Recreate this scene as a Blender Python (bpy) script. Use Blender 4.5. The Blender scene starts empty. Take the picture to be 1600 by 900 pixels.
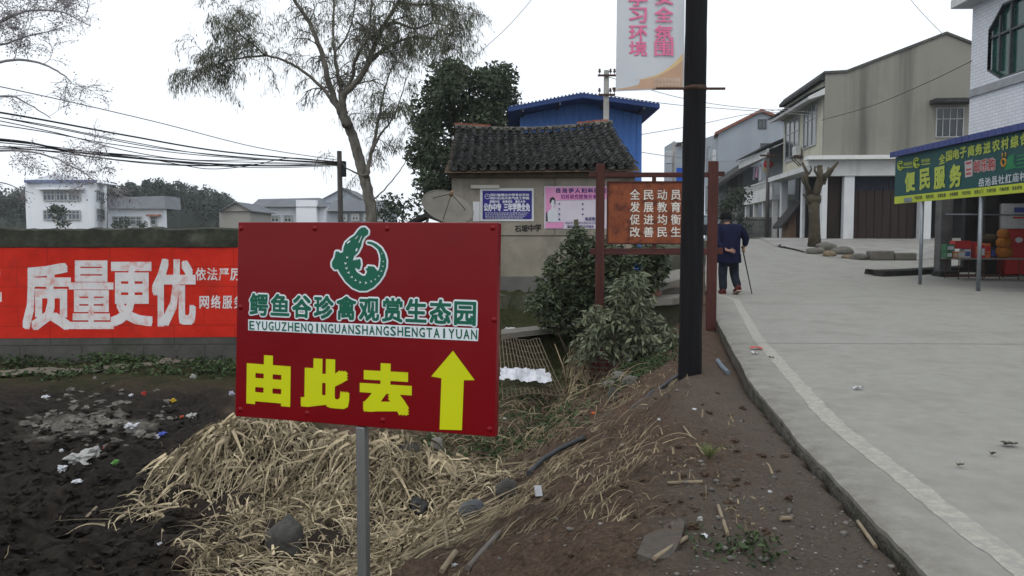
import bpy, bmesh, math, random
import numpy as np
from mathutils import Vector, Matrix, geometry
R = math.radians
S = bpy.context.scene
COL = S.collection
random.seed(7); RNG = np.random.default_rng(7)

# ------------------------------------------------------------------ camera, sky, sun, exposure
CAM = Vector((0, 0, 1.15)); F = 1256.0; PITCH = math.atan(78 / F)
cd = bpy.data.cameras.new('camera'); cam = bpy.data.objects.new('camera', cd); COL.objects.link(cam)
cam.location = CAM; cam.rotation_euler = (R(90) - PITCH, 0, 0)
cd.sensor_width = 36; cd.lens = 36 * F / 1600; cd.clip_start = 0.05; cd.clip_end = 3000
S.camera = cam
HAZE = .0004
W = bpy.data.worlds.new('World'); S.world = W; W.use_nodes = True
wn = W.node_tree; wn.nodes.clear()
wo = wn.nodes.new('ShaderNodeOutputWorld'); bg = wn.nodes.new('ShaderNodeBackground')
sky = wn.nodes.new('ShaderNodeTexSky'); sky.sky_type = 'NISHITA'; sky.sun_disc = False
sky.sun_elevation = R(52); sky.sun_rotation = R(210); sky.air_density = 1.5; sky.dust_density = 4
hs = wn.nodes.new('ShaderNodeHueSaturation'); hs.inputs['Saturation'].default_value = 0.3
mx = wn.nodes.new('ShaderNodeMix'); mx.data_type = 'RGBA'; mx.inputs[0].default_value = 0.8
mx.inputs[7].default_value = (11.0, 11.6, 12.3, 1)          # even white overcast
wn.links.new(sky.outputs[0], hs.inputs['Color']); wn.links.new(hs.outputs[0], mx.inputs[6])
wn.links.new(mx.outputs[2], bg.inputs[0]); bg.inputs[1].default_value = 0.15
wn.links.new(bg.outputs[0], wo.inputs[0])
sd = bpy.data.lights.new('sun', 'SUN'); sun = bpy.data.objects.new('sun', sd); COL.objects.link(sun)
sd.energy = 0.9; sd.angle = R(25); sd.color = (1, .96, .9)
sun.rotation_euler = (R(38), 0, R(-30)); sun.location = (0, -5, 30)
S.view_settings.view_transform = 'Standard'; S.view_settings.look = 'None'
S.view_settings.exposure = -0.42; S.view_settings.gamma = 1; S.view_settings.use_curve_mapping = False
S.render.engine = 'CYCLES'; S.cycles.use_denoising = True
S.cycles.max_bounces = 6; S.cycles.diffuse_bounces = 3; S.cycles.volume_bounces = 1; S.cycles.transparent_max_bounces = 6

# ------------------------------------------------------------------ picture geometry helpers
_f = Vector((0, math.cos(PITCH), -math.sin(PITCH))); _u = Vector((0, math.sin(PITCH), math.cos(PITCH)))
def ray(px, py): return _f + Vector((1, 0, 0)) * ((px - 800) / F) + _u * ((450 - py) / F)
def P(px, py, Y): d = ray(px, py); return CAM + d * (Y / d.y)
def G(px, py, z): d = ray(px, py); return CAM + d * ((z - CAM.z) / d.z)
def PL(px, py, p0, n): d = ray(px, py); return CAM + d * ((p0 - CAM).dot(n) / d.dot(n))
def sstep(a, b, x):
    t = np.clip((x - a) / (b - a), 0, 1); return t * t * (3 - 2 * t)

# value noise
_perm = RNG.random((64, 64, 64)).astype(np.float32)
def vnoise(x, y, z=0.0):
    x = np.asarray(x, float); y = np.asarray(y, float); z = np.asarray(z, float) + 0 * x
    xi = np.floor(x).astype(int); yi = np.floor(y).astype(int); zi = np.floor(z).astype(int)
    fx, fy, fz = x - xi, y - yi, z - zi
    fx, fy, fz = [t * t * (3 - 2 * t) for t in (fx, fy, fz)]
    g = lambda a, b, c: _perm[(xi + a) % 64, (yi + b) % 64, (zi + c) % 64]
    l = lambda a, b, t: a + (b - a) * t
    return l(l(l(g(0,0,0), g(1,0,0), fx), l(g(0,1,0), g(1,1,0), fx), fy),
             l(l(g(0,0,1), g(1,0,1), fx), l(g(0,1,1), g(1,1,1), fx), fy), fz) * 2 - 1
def fbm(x, y, z=0.0, o=4):
    s = 0; a = 1.0
    for i in range(o):
        s = s + a * vnoise(x * 2**i + 17 * i, y * 2**i + 5 * i, np.asarray(z) * 2**i); a *= .5
    return s

# ------------------------------------------------------------------ terrain shape
_ep = [G(1440, 890, 0), G(1345, 790, 0), G(1250, 690, 0), G(1170, 590, 0), G(1120, 500, 0), G(1113, 480, 0)]
_ey = np.array([-20, 0] + [p.y for p in _ep] + [18, 25, 54, 90, 600]); 
_ex = np.array([-1.0, 1.05] + [p.x for p in _ep] + [4.35, 6.0, 13.2, 22, 22])
def Xe(y): return np.interp(y, _ey, _ex)
def zr(y): return 1.12 * sstep(20, 40, y)
def T0(x, y):
    x = np.asarray(x, float); y = np.asarray(y, float)
    u = Xe(y) - x
    w = np.interp(y, [0, 4, 8, 60], [1.1, .9, .35, .35])
    drop = np.clip((u - w) * .5, 0, .9)
    drop = .9 * sstep(-.25, 1.15, drop) if False else drop
    z = zr(y) - np.interp(y, [0,4.6,6.2,60], [.045,.06,.12,.12]) - drop
    z = z - (zr(y)) * sstep(.5, 3.5, u)
    # terrace steps before the hut
    m = sstep(-2.3, -1.9, x) * sstep(2.7, 1.6, x) 
    lvl = -1.0 + .55 * sstep(13.5, 13.75, y) + .46 * sstep(15.05, 15.3, y)
    z = np.where(m > 0, np.maximum(z, z * (1 - m) + lvl * m), z)
    m2 = sstep(14.9, 15.3, y) * sstep(-2.3, -1.9, x) * sstep(30, 26, y)
    z = np.maximum(z, z * (1 - m2) + (-.02) * m2)
    # straw heap, dark soil mound, clods on the verge
    z = z + .52 * np.exp(-(((x + 2.15) / .75)**2 + ((y - 6.7) / .45)**2))
    z = z + .40 * np.exp(-(((x + .95) / .65)**2 + ((y - 6.3) / .45)**2))
    z = z + .30 * np.exp(-(((x + 3.3) / 1.2)**2 + ((y - 4.3) / .9)**2))
    z = z + .16 * np.exp(-(((x - 1.35) / .3)**2 + ((y - 6.0) / .45)**2))
    z = z + .10 * np.exp(-(((x - 1.15) / .22)**2 + ((y - 5.2) / .3)**2))
    z = np.where(u < 0.02, np.minimum(z, zr(y) - .16), z)
    return z
def T(x, y):
    x = np.asarray(x, float); y = np.asarray(y, float)
    u = Xe(y) - x
    a = sstep(.1, 1.4, u) * sstep(40, 16, y)
    z = T0(x, y) + a * (.07 * fbm(x * 1.7, y * 1.7, 3.3) + .035 * fbm(x * 7, y * 7, 1.1, 3) + .05 * np.abs(fbm(x * 3.3, y * 3.3, 6.1, 4)) * sstep(12, 8, y))
    z = z + sstep(.02, .3, u) * sstep(14, 9, y) * (.020 * fbm(x * 10, y * 10, 5, 3) + .018 * np.abs(fbm(x * 5, y * 5, 8, 4)))
    # cloddy dark soil on the left
    dk = ash(x, y)
    z = z + dk * .07 * np.abs(fbm(x * 4.5, y * 4.5, 9, 4))
    return z
def ash(x, y):       # burnt dark soil
    b = -1.75 - .35 * (y - 4.5) * np.where(y > 4.5, 1.0, .35) - .6 * np.clip(4.9 - y, 0, 2) * -1
    return sstep(.35, -.35, x - b + .35 * fbm(x * .9, y * .9, 2)) * sstep(12.5, 10.5, y)
_tt = np.concatenate([np.arange(1.5, 12, .06), np.arange(12, 40, .15)])
def GT(px, py, lo=1.5, hi=40):
    d = ray(px, py); ts = _tt[(_tt >= lo) & (_tt <= hi)]
    for _ in range(2):
        below = CAM.z + d.z*ts < T(CAM.x + d.x*ts, CAM.y + d.y*ts)
        if not below.any(): return CAM + d*hi
        i = int(np.argmax(below)); i = max(i, 1); ts = np.linspace(ts[i-1], ts[i], 12)
    return CAM + d*float(ts[6])
def onT(x, y, dz=0): return Vector((x, y, float(T(x, y)) + dz))

# ------------------------------------------------------------------ materials
MATS = {}
def lin(c): return tuple(c) + (1,)
def mat(name, c, c2=None, scale=3.0, rough=.85, bump=.25, bscale=25., spec=.3, metal=0., var=.22,
        streak=None, streak_scale=(3, 3, .25), streak_amt=.55, brick=None, island=0., coat=0, stretch=(1,1,1), dirt=None):
    if name in MATS: return MATS[name]
    m = bpy.data.materials.new(name); m.use_nodes = True; nt = m.node_tree; N = nt.nodes; L = nt.links
    b = N['Principled BSDF']; b.inputs['Roughness'].default_value = rough; b.inputs['Metallic'].default_value = metal
    b.inputs['Specular IOR Level'].default_value = spec; b.inputs['Coat Weight'].default_value = coat
    tc = N.new('ShaderNodeTexCoord'); mp = N.new('ShaderNodeMapping'); mp.inputs['Scale'].default_value = stretch
    L.new(tc.outputs['Object'], mp.inputs[0])
    nz = N.new('ShaderNodeTexNoise'); nz.inputs['Scale'].default_value = scale; nz.inputs['Detail'].default_value = 7
    nz.inputs['Roughness'].default_value = .62
    L.new(mp.outputs[0], nz.inputs[0])
    mr = N.new('ShaderNodeMapRange'); mr.inputs[1].default_value = .3; mr.inputs[2].default_value = .7
    L.new(nz.outputs[0], mr.inputs[0])
    mixn = N.new('ShaderNodeMix'); mixn.data_type = 'RGBA'
    if c2 is None:
        ca = tuple(v * (1 - var) for v in c); cb = tuple(min(1, v * (1 + var)) for v in c)
    else: ca, cb = c, c2
    mixn.inputs[6].default_value = lin(ca); mixn.inputs[7].default_value = lin(cb)
    L.new(mr.outputs[0], mixn.inputs[0]); out = mixn.outputs[2]
    def mixin(colr, fac_sock, amt=1.):
        nonlocal out
        k = N.new('ShaderNodeMix'); k.data_type = 'RGBA'; k.inputs[7].default_value = lin(colr)
        mm = N.new('ShaderNodeMath'); mm.operation = 'MULTIPLY'; mm.inputs[1].default_value = amt
        L.new(fac_sock, mm.inputs[0]); L.new(mm.outputs[0], k.inputs[0]); L.new(out, k.inputs[6]); out = k.outputs[2]
    hsock = None
    if brick:       # (width, height, mortar, mortar colour, amount)
        sx = N.new('ShaderNodeSeparateXYZ'); cx = N.new('ShaderNodeCombineXYZ'); L.new(tc.outputs['Object'], sx.inputs[0])
        L.new(sx.outputs[brick[5] if len(brick) > 5 else 0], cx.inputs[0]); L.new(sx.outputs[2], cx.inputs[1])
        bt = N.new('ShaderNodeTexBrick'); L.new(cx.outputs[0], bt.inputs[0]); bt.inputs['Scale'].default_value = 1
        bt.inputs['Brick Width'].default_value = brick[0]; bt.inputs['Row Height'].default_value = brick[1]
        bt.inputs['Mortar Size'].default_value = brick[2]; bt.inputs['Mortar Smooth'].default_value = .3
        mixin(brick[3], bt.outputs['Fac'], brick[4]); hsock = bt.outputs['Fac']
    if streak:
        m2 = N.new('ShaderNodeMapping'); m2.inputs['Scale'].default_value = streak_scale; L.new(tc.outputs['Object'], m2.inputs[0])
        n2 = N.new('ShaderNodeTexNoise'); n2.inputs['Scale'].default_value = 1; n2.inputs['Detail'].default_value = 8; n2.inputs['Roughness'].default_value = .6
        L.new(m2.outputs[0], n2.inputs[0]); r2 = N.new('ShaderNodeMapRange'); r2.inputs[1].default_value = .5; r2.inputs[2].default_value = .72
        L.new(n2.outputs[0], r2.inputs[0]); mixin(streak, r2.outputs[0], streak_amt)
    if dirt:        # (colour, scale, lo, hi, amt)
        n3 = N.new('ShaderNodeTexNoise'); n3.inputs['Scale'].default_value = dirt[1]; n3.inputs['Detail'].default_value = 9; n3.inputs['Roughness'].default_value = .65
        L.new(tc.outputs['Object'], n3.inputs[0]); r3 = N.new('ShaderNodeMapRange'); r3.inputs[1].default_value = dirt[2]; r3.inputs[2].default_value = dirt[3]
        L.new(n3.outputs[0], r3.inputs[0]); mixin(dirt[0], r3.outputs[0], dirt[4])
    if island:
        ge = N.new('ShaderNodeNewGeometry'); h = N.new('ShaderNodeHueSaturation')
        r4 = N.new('ShaderNodeMapRange'); r4.inputs[3].default_value = 1 - island; r4.inputs[4].default_value = 1 + island
        L.new(ge.outputs['Random Per Island'], r4.inputs[0]); L.new(r4.outputs[0], h.inputs['Value']); L.new(out, h.inputs['Color']); out = h.outputs[0]
    L.new(out, b.inputs['Base Color'])
    if bump:
        nb = N.new('ShaderNodeTexNoise'); nb.inputs['Scale'].default_value = bscale; nb.inputs['Detail'].default_value = 6
        L.new(mp.outputs[0], nb.inputs[0]); bp = N.new('ShaderNodeBump'); bp.inputs['Strength'].default_value = bump; bp.inputs['Distance'].default_value = .02
        hh = nb.outputs[0]
        if hsock:
            s2 = N.new('ShaderNodeMath'); s2.operation = 'SUBTRACT'; L.new(nb.outputs[0], s2.inputs[0]); L.new(hsock, s2.inputs[1]); hh = s2.outputs[0]
        L.new(hh, bp.inputs['Height']); L.new(bp.outputs[0], b.inputs['Normal'])
    MATS[name] = m; return m
def glassy(name, c, rough=.12): return mat(name, c, rough=rough, bump=0, spec=.6, var=.25, scale=1.3)

# ------------------------------------------------------------------ mesh builder
class MB:
    def __init__(s): s.v = []; s.f = []; s.sm = []
    def add(s, vs, fs, smooth=False):
        o = len(s.v); s.v.extend(Vector(v) for v in vs)
        for f in fs: s.f.append(tuple(i + o for i in f)); s.sm.append(smooth)
        return s
    def box(s, c, h, ex=(1,0,0), ey=None, ez=(0,0,1)):
        c = Vector(c); ex = Vector(ex).normalized(); ez = Vector(ez).normalized()
        ey = Vector(ey).normalized() if ey else ez.cross(ex)
        vs = [c + ex*h[0]*a + ey*h[1]*b + ez*h[2]*d for d in (-1,1) for b in (-1,1) for a in (-1,1)]
        return s.add(vs, [(0,2,3,1),(4,5,7,6),(0,1,5,4),(2,6,7,3),(0,4,6,2),(1,3,7,5)])
    def bevbox(s, c, h, b=.01, ex=(1,0,0), ez=(0,0,1)):
        c = Vector(c); ex = Vector(ex).normalized(); ez = Vector(ez).normalized(); ey = ez.cross(ex)
        bm = bmesh.new(); bmesh.ops.create_cube(bm, size=1)
        for v in bm.verts: v.co = Vector((v.co.x*2*h[0], v.co.y*2*h[1], v.co.z*2*h[2]))
        bmesh.ops.bevel(bm, geom=bm.edges[:], offset=min(b, min(h)*.9), segments=2, profile=.5, affect='EDGES')
        bm.verts.index_update()
        s.add([c + ex*v.co.x + ey*v.co.y + ez*v.co.z for v in bm.verts], [[v.index for v in f.verts] for f in bm.faces]); bm.free(); return s
    def prism(s, pts, ext):
        pts = [Vector(p) for p in pts]; n = len(pts); ext = Vector(ext)
        tri = geometry.tessellate_polygon([pts])
        vs = pts + [p + ext for p in pts]
        fs = [tuple(t) for t in tri] + [tuple(n + i for i in reversed(t)) for t in tri]
        fs += [(i, (i+1) % n, n + (i+1) % n, n + i) for i in range(n)]
        return s.add(vs, fs)
    def poly(s, pts):
        pts = [Vector(p) for p in pts]
        return s.add(pts, [tuple(t) for t in geometry.tessellate_polygon([pts])])
    def tube(s, pts, rad, n=8, caps=True, smooth=True):
        pts = [Vector(p) for p in pts]; k = len(pts)
        if not hasattr(rad, '__len__'): rad = [rad] * k
        vs = []; up = None
        for i, p in enumerate(pts):
            t = (pts[min(i+1, k-1)] - pts[max(i-1, 0)])
            if t.length < 1e-9: t = Vector((0,0,1))
            t.normalize()
            a = Vector((0,0,1)) if abs(t.z) < .9 else Vector((1,0,0))
            if up is None: up = a
            e1 = (up - t * up.dot(t))
            if e1.length < 1e-3: e1 = a - t * a.dot(t)
            e1.normalize(); up = e1; e2 = t.cross(e1)
            for j in range(n):
                an = 2*math.pi*j/n; vs.append(p + (e1*math.cos(an) + e2*math.sin(an)) * rad[i])
        fs = [(i*n+j, i*n+(j+1)%n, (i+1)*n+(j+1)%n, (i+1)*n+j) for i in range(k-1) for j in range(n)]
        s.add(vs, fs, smooth)
        if caps: o = len(s.v) - len(vs); s.f += [tuple(o+j for j in reversed(range(n))), tuple(o+(k-1)*n+j for j in range(n))]; s.sm += [False, False]
        return s
    def lathe(s, c, prof, n=20, smooth=True):
        c = Vector(c)
        vs = [c + Vector((r*math.cos(2*math.pi*j/n), r*math.sin(2*math.pi*j/n), z)) for r, z in prof for j in range(n)]
        fs = [(i*n+j, i*n+(j+1)%n, (i+1)*n+(j+1)%n, (i+1)*n+j) for i in range(len(prof)-1) for j in range(n)]
        return s.add(vs, fs, smooth)
    def blob(s, c, size, seed=0, amp=.25, freq=1.3, sub=3, smooth=True, flat=None, rot=0):
        bm = bmesh.new(); bmesh.ops.create_icosphere(bm, subdivisions=sub, radius=1); bm.verts.index_update()
        co = np.array([v.co[:] for v in bm.verts])
        d = 1 + amp * fbm(co[:,0]*freq + seed*3.1, co[:,1]*freq + seed*1.7, co[:,2]*freq + seed, 4)
        co = co * d[:,None]
        if flat is not None: co[:,2] = np.maximum(co[:,2], flat)
        co = co * np.array(size); ca, sa = math.cos(rot), math.sin(rot)
        co = np.stack([co[:,0]*ca - co[:,1]*sa, co[:,0]*sa + co[:,1]*ca, co[:,2]], 1)
        s.add([Vector(c) + Vector(v) for v in co], [[v.index for v in f.verts] for f in bm.faces], smooth); bm.free(); return s
    def grid(s, fn, nu, nv, smooth=True):
        vs = [fn(i/nu, j/nv) for j in range(nv+1) for i in range(nu+1)]
        fs = [(j*(nu+1)+i, j*(nu+1)+i+1, (j+1)*(nu+1)+i+1, (j+1)*(nu+1)+i) for j in range(nv) for i in range(nu)]
        return s.add(vs, fs, smooth)
    def np(s, verts, faces, smooth=False):
        o = len(s.v); s.v.extend(Vector(v) for v in verts.tolist())
        s.f.extend(tuple(int(i)+o for i in f) for f in faces.tolist()); s.sm.extend([smooth]*len(faces)); return s
    def build(s, name, m, parent=None, base=None):
        """parent=None: a top-level object with its origin at base; else a part (vertices made relative to the thing)"""
        if parent is not None:
            r = parent
            while r.parent: r = r.parent
            off = r.location.copy()
        else:
            if base is None:
                a = np.array([v[:] for v in s.v]); base = ((a[:,0].min()+a[:,0].max())/2, (a[:,1].min()+a[:,1].max())/2, a[:,2].min())
            off = Vector(base)
        me = bpy.data.meshes.new(name); me.from_pydata([(v - off)[:] for v in s.v], [], s.f)
        me.polygons.foreach_set('use_smooth', s.sm); me.update()
        o = bpy.data.objects.new(name, me); COL.objects.link(o)
        ms = m if isinstance(m, (list, tuple)) else [m]
        for q in ms: me.materials.append(q)
        if parent is not None: o.parent = parent
        else: o.location = off
        return o
def tag(o, label=None, cat=None, group=None, kind=None):
    if label: o['label'] = label
    if cat: o['category'] = cat
    if group: o['group'] = group
    if kind: o['kind'] = kind
    return o
def thing(name, loc, label, cat, group=None):
    o = bpy.data.objects.new(name, None); COL.objects.link(o); o.location = loc; o.empty_display_size = .2
    return tag(o, label, cat, group)
def struct(name, mb, m): return tag(mb.build(name, m, base=(0,0,0)), kind='structure')

# ------------------------------------------------------------------ lettering
_glyph = {}
def glyph(ch):
    if ch not in _glyph:
        c = bpy.data.curves.new('glyph', 'FONT'); c.body = ch; c.resolution_u = 2
        o = bpy.data.objects.new('glyph', c); COL.objects.link(o); bpy.context.view_layer.update()
        me = bpy.data.meshes.new_from_object(o.evaluated_get(bpy.context.evaluated_depsgraph_get()))
        v = np.array([q.co[:2] for q in me.vertices]) if len(me.vertices) else np.zeros((0,2))
        f = [tuple(p.vertices) for p in me.polygons]
        bpy.data.objects.remove(o); bpy.data.curves.remove(c); bpy.data.meshes.remove(me)
        _glyph[ch] = (v, f)
    return _glyph[ch]
def letters(mb, text, quad, n, bold=.0, copies=8, step=.0002, lift=.003, fill=.94, tight=True, tight_y=False, shrink=None):
    """each character of text into an equal cell of the 3-D quad (TL, TR, BR, BL); n is the face normal"""
    TL, TR, BR, BL = [Vector(q) for q in quad]; N = Vector(n).normalized(); k = len(text)
    sk = 1-2*bold if shrink is None else shrink
    for i, ch in enumerate(text):
        v, f = glyph(ch)
        if not len(v): continue
        lo, hi = v.min(0), v.max(0)
        cjk = ord(ch) > 0x2e00
        if cjk: u = (v[:,0] - .5 * 1) if False else v[:,0] - (lo[0]+hi[0])/2; w = v[:,1] - .345
        else: u = v[:,0] - (lo[0]+hi[0])/2; w = v[:,1] - .36
        if cjk: u = u / .95; w = w / .95
        else:
            u = u / max(hi[0]-lo[0], .35) * .82; w = w / .73
        if cjk and tight: u = u * min(1.12, .9 / max(hi[0]-lo[0], .5)); 
        if tight_y and cjk: w = (v[:,1] - (lo[1]+hi[1])/2) / max(hi[1]-lo[1], .5) * .98
        if not bold: offs = [(0, 0)]
        elif copies >= 12: offs = [(0, 0)] + [(bold*math.cos(2*math.pi*q/copies), bold*math.sin(2*math.pi*q/copies)) for q in range(copies)]
        else: offs = [(0,0)] + [(bold*a_, bold*b_) for a_ in (-1,0,1) for b_ in (-1,0,1) if (a_ or b_) and (copies > 5 or a_*b_)]
        for q, (dx, dy) in enumerate(offs):
            uu = (i + .5 + (u*sk + dx) * fill) / k; vv = .5 + (w*sk + dy) * fill
            pts = [(BL*(1-a) + BR*a)*(1-b) + (TL*(1-a) + TR*a)*b + N*(lift + step*q) for a, b in zip(uu, vv)]
            mb.add(pts, f)
    return mb
def pxquad(x0, y0, x1, y1, p0, n):      # an upright rectangle of the photo on a plane
    return [PL(x0,y0,p0,n), PL(x1,y0,p0,n), PL(x1,y1,p0,n), PL(x0,y1,p0,n)]
def q4(pts, p0, n): return [PL(x, y, p0, n) for x, y in pts]

# ------------------------------------------------------------------ foliage
def leaf_mesh(mb, C, D, L, Wd, fold=.25):
    """diamond leaves: centres C, axis D, length L, width Wd (arrays)"""
    n = len(C); D = D / np.linalg.norm(D, axis=1)[:,None]
    r = RNG.normal(size=(n,3)); A = np.cross(D, r); A /= np.linalg.norm(A, axis=1)[:,None] + 1e-9; B = np.cross(D, A)
    L = np.broadcast_to(L, (n,))[:,None]; Wd = np.broadcast_to(Wd, (n,))[:,None]
    a = C - D*L*.5; b = C + A*Wd*.5 + B*Wd*fold - D*L*.05; c = C + D*L*.5; d = C - A*Wd*.5 + B*Wd*fold - D*L*.05
    V = np.stack([a,b,c,d],1).reshape(-1,3); Fc = np.arange(4*n).reshape(n,4)
    return mb.np(V, Fc)
def rdir(n): v = RNG.normal(size=(n,3)); return v / np.linalg.norm(v, axis=1)[:,None]

# ------------------------------------------------------------------ ground
def axis(segs):
    out = []
    for a, b, st in segs: out += list(np.arange(a, b, st))
    return np.array(out + [segs[-1][1]])
gx = axis([(-700,-60,40), (-60,-12,2), (-12,-4.5,.15), (-4.5,2.6,.04), (2.6,6,.12), (6,60,3), (60,700,40)])
gy = axis([(-60,-2,4), (-2,1.5,.25), (1.5,9,.04), (9,17,.1), (17,60,.7), (60,900,40)])
GX, GY = np.meshgrid(gx, gy); GZ = T(GX, GY)
vs = np.stack([GX, GY, GZ], -1).reshape(-1, 3); nx, ny = len(gx), len(gy)
ii = (np.arange(ny-1)[:,None]*nx + np.arange(nx-1)[None,:]).reshape(-1)
fs = np.stack([ii, ii+1, ii+nx+1, ii+nx], 1)
me = bpy.data.meshes.new('ground'); me.from_pydata(vs.tolist(), [], fs.tolist())
me.polygons.foreach_set('use_smooth', [True]*len(fs))
X_, Y_ = vs[:,0], vs[:,1]; U_ = Xe(Y_) - X_
def attr(n, v):
    a = me.attributes.new(n, 'FLOAT', 'POINT'); a.data.foreach_set('value', np.asarray(v, np.float32))
attr('ash', np.maximum(ash(X_, Y_), .85*np.clip(np.exp(-(((X_+1.5)/1.3)**2+((Y_-6.0)/1.1)**2))*1.6, 0, 1)))  # burnt soil, plus shade painted into the ground under the straw heap
attr('grit', sstep(.95, .30, U_ + .30*fbm(X_*1.5, Y_*1.5, 7)) * sstep(9, 6, Y_) )
mo = sstep(.0, .5, fbm(X_*1.1, Y_*1.1, 4) + .15) * sstep(6.5, 9, Y_) * sstep(1.2, 2.0, U_) + sstep(9.5, 12.5, Y_) * sstep(1, 2, U_) * .8 + .9*sstep(25, 40, Y_)
attr('moss', np.clip(mo, 0, 1))
pale = np.exp(-(((X_+4.75)/.75)**2 + ((Y_-9.0)/.8)**2)); attr('pale', .85*sstep(.3, .8, pale + .35*fbm(X_*2.4, Y_*2.4, 8)))
gm = bpy.data.materials.new('soil'); gm.use_nodes = True; nt = gm.node_tree; N = nt.nodes; L = nt.links
b = N['Principled BSDF']; b.inputs['Roughness'].default_value = .95; b.inputs['Specular IOR Level'].default_value = .15
tc = N.new('ShaderNodeTexCoord')
def nz(scale, lo=.3, hi=.7, det=9, rough=.68):
    n = N.new('ShaderNodeTexNoise'); n.inputs['Scale'].default_value = scale; n.inputs['Detail'].default_value = det; n.inputs['Roughness'].default_value = rough
    L.new(tc.outputs['Object'], n.inputs[0]); r = N.new('ShaderNodeMapRange'); r.inputs[1].default_value = lo; r.inputs[2].default_value = hi
    L.new(n.outputs[0], r.inputs[0]); return r.outputs[0]
def mixc(a, b_, f):
    k = N.new('ShaderNodeMix'); k.data_type = 'RGBA'
    for i, q in ((6, a), (7, b_)):
        if isinstance(q, tuple): k.inputs[i].default_value = lin(q)
        else: L.new(q, k.inputs[i])
    L.new(f, k.inputs[0]); return k.outputs[2]
def at(n):
    a = N.new('ShaderNodeAttribute'); a.attribute_name = n; return a.outputs['Fac']
n1, n2, n3 = nz(2.2), nz(14, .35, .65), nz(45, .38, .62)
brown = mixc(mixc((.036,.021,.014), (.118,.073,.047), n1), (.160,.112,.079), n3)
brown = mixc(brown, mixc((.042,.029,.021), (.105,.072,.052), n3), n2)
c = mixc(brown, mixc((.078,.061,.047), (.148,.122,.098), nz(60, .36, .64, 10, .8)), at('grit'))
c = mixc(c, mixc((.018,.028,.008), (.05,.045,.02), n2), at('moss'))
c = mixc(c, mixc((.009,.008,.0075), mixc((.026,.023,.020), (.050,.040,.031), n1), n2), at('ash'))  # burnt soil and the painted dark gaps beneath the straw
c = mixc(c, mixc((.035,.032,.028), (.26,.245,.21), nz(6, .38, .68)), at('pale'))
L.new(c, b.inputs['Base Color'])
nb = N.new('ShaderNodeTexNoise'); nb.inputs['Scale'].default_value = 26; nb.inputs['Detail'].default_value = 12; nb.inputs['Roughness'].default_value = .82
L.new(tc.outputs['Object'], nb.inputs[0]); bp = N.new('ShaderNodeBump'); bp.inputs['Strength'].default_value = .85; bp.inputs['Distance'].default_value = .045
L.new(nb.outputs[0], bp.inputs['Height']); L.new(bp.outputs[0], b.inputs['Normal'])
me.materials.append(gm); go = bpy.data.objects.new('ground', me); COL.objects.link(go); tag(go, kind='structure')

# ------------------------------------------------------------------ road
CONC = mat('road_concrete', (.225,.22,.198), (.275,.27,.244), scale=7, rough=.85, bump=.35, bscale=90, spec=.2, dirt=((.14,.132,.115), 1.3, .50, .80, .6), streak=(.33,.325,.30), streak_scale=(1.6,.25,1), streak_amt=.15)
ry = axis([(-4,1,.5), (1,14,.1), (14,60,.5), (60,160,20)])
rb = MB(); vv = []; ff = []
cols = [0, .04, .09, .15, .22, .3, .42, .6, .8, 1.6, 3, 6, 10, 16, 24]
for y in ry:
    e = float(Xe(y)) + .010*float(fbm(y*1.1, 3.0)) + .005*float(fbm(y*9, 1.0)); z = float(zr(y))
    row = [(e+.015, y, z-.32)] + [(e + c_, y, z - (.012 if c_ == 0 else 0)) for c_ in cols]
    vv += row
k = len(cols)+1
for i in range(len(ry)-1):
    for j in range(k-1): ff.append((i*k+j, i*k+j+1, (i+1)*k+j+1, (i+1)*k+j))
rb.add(vv, ff); rd = struct('road', rb, CONC)
da = rd.data.attributes.new('dust', 'FLOAT', 'POINT'); da.data.foreach_set('value', np.array([max(0, 1-(v[0]-float(Xe(v[1])))/.42) for v in vv], np.float32))
nt = CONC.node_tree; N = nt.nodes; L = nt.links; tc = N.new('ShaderNodeTexCoord'); bs_ = N['Principled BSDF'].inputs['Base Color']; old = bs_.links[0].from_socket
m1 = N.new('ShaderNodeMath'); m1.operation = 'MULTIPLY'; L.new(at('dust'), m1.inputs[0]); L.new(nz(5, .35, .75, 10, .75), m1.inputs[1])
c = mixc(old, (.11,.095,.078), m1.outputs[0]); c = mixc(c, (.10,.095,.085), nz(55, .68, .76, 3, .6)); L.new(c, bs_)
# dirty broken edge face of the slab
eb = MB(); vv = []; ff = []
for i, y in enumerate(ry):
    e = float(Xe(y)) + .010*float(fbm(y*1.1, 3.0)) + .005*float(fbm(y*9, 1.0)) - .006; z = float(zr(y))
    vv += [(e+.012, y, z-.32), (e - .008*abs(float(fbm(y*14, 2.))), y, z-.03)]
    if i: ff.append((2*i-2, 2*i-1, 2*i+1, 2*i))
eb.add(vv, ff); struct('road_edge', eb, mat('slab_edge', (.06,.052,.044), (.15,.135,.118), scale=9, rough=.9, bump=.8, bscale=40, dirt=((.02,.03,.012), 4, .45, .65, .8)))
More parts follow.
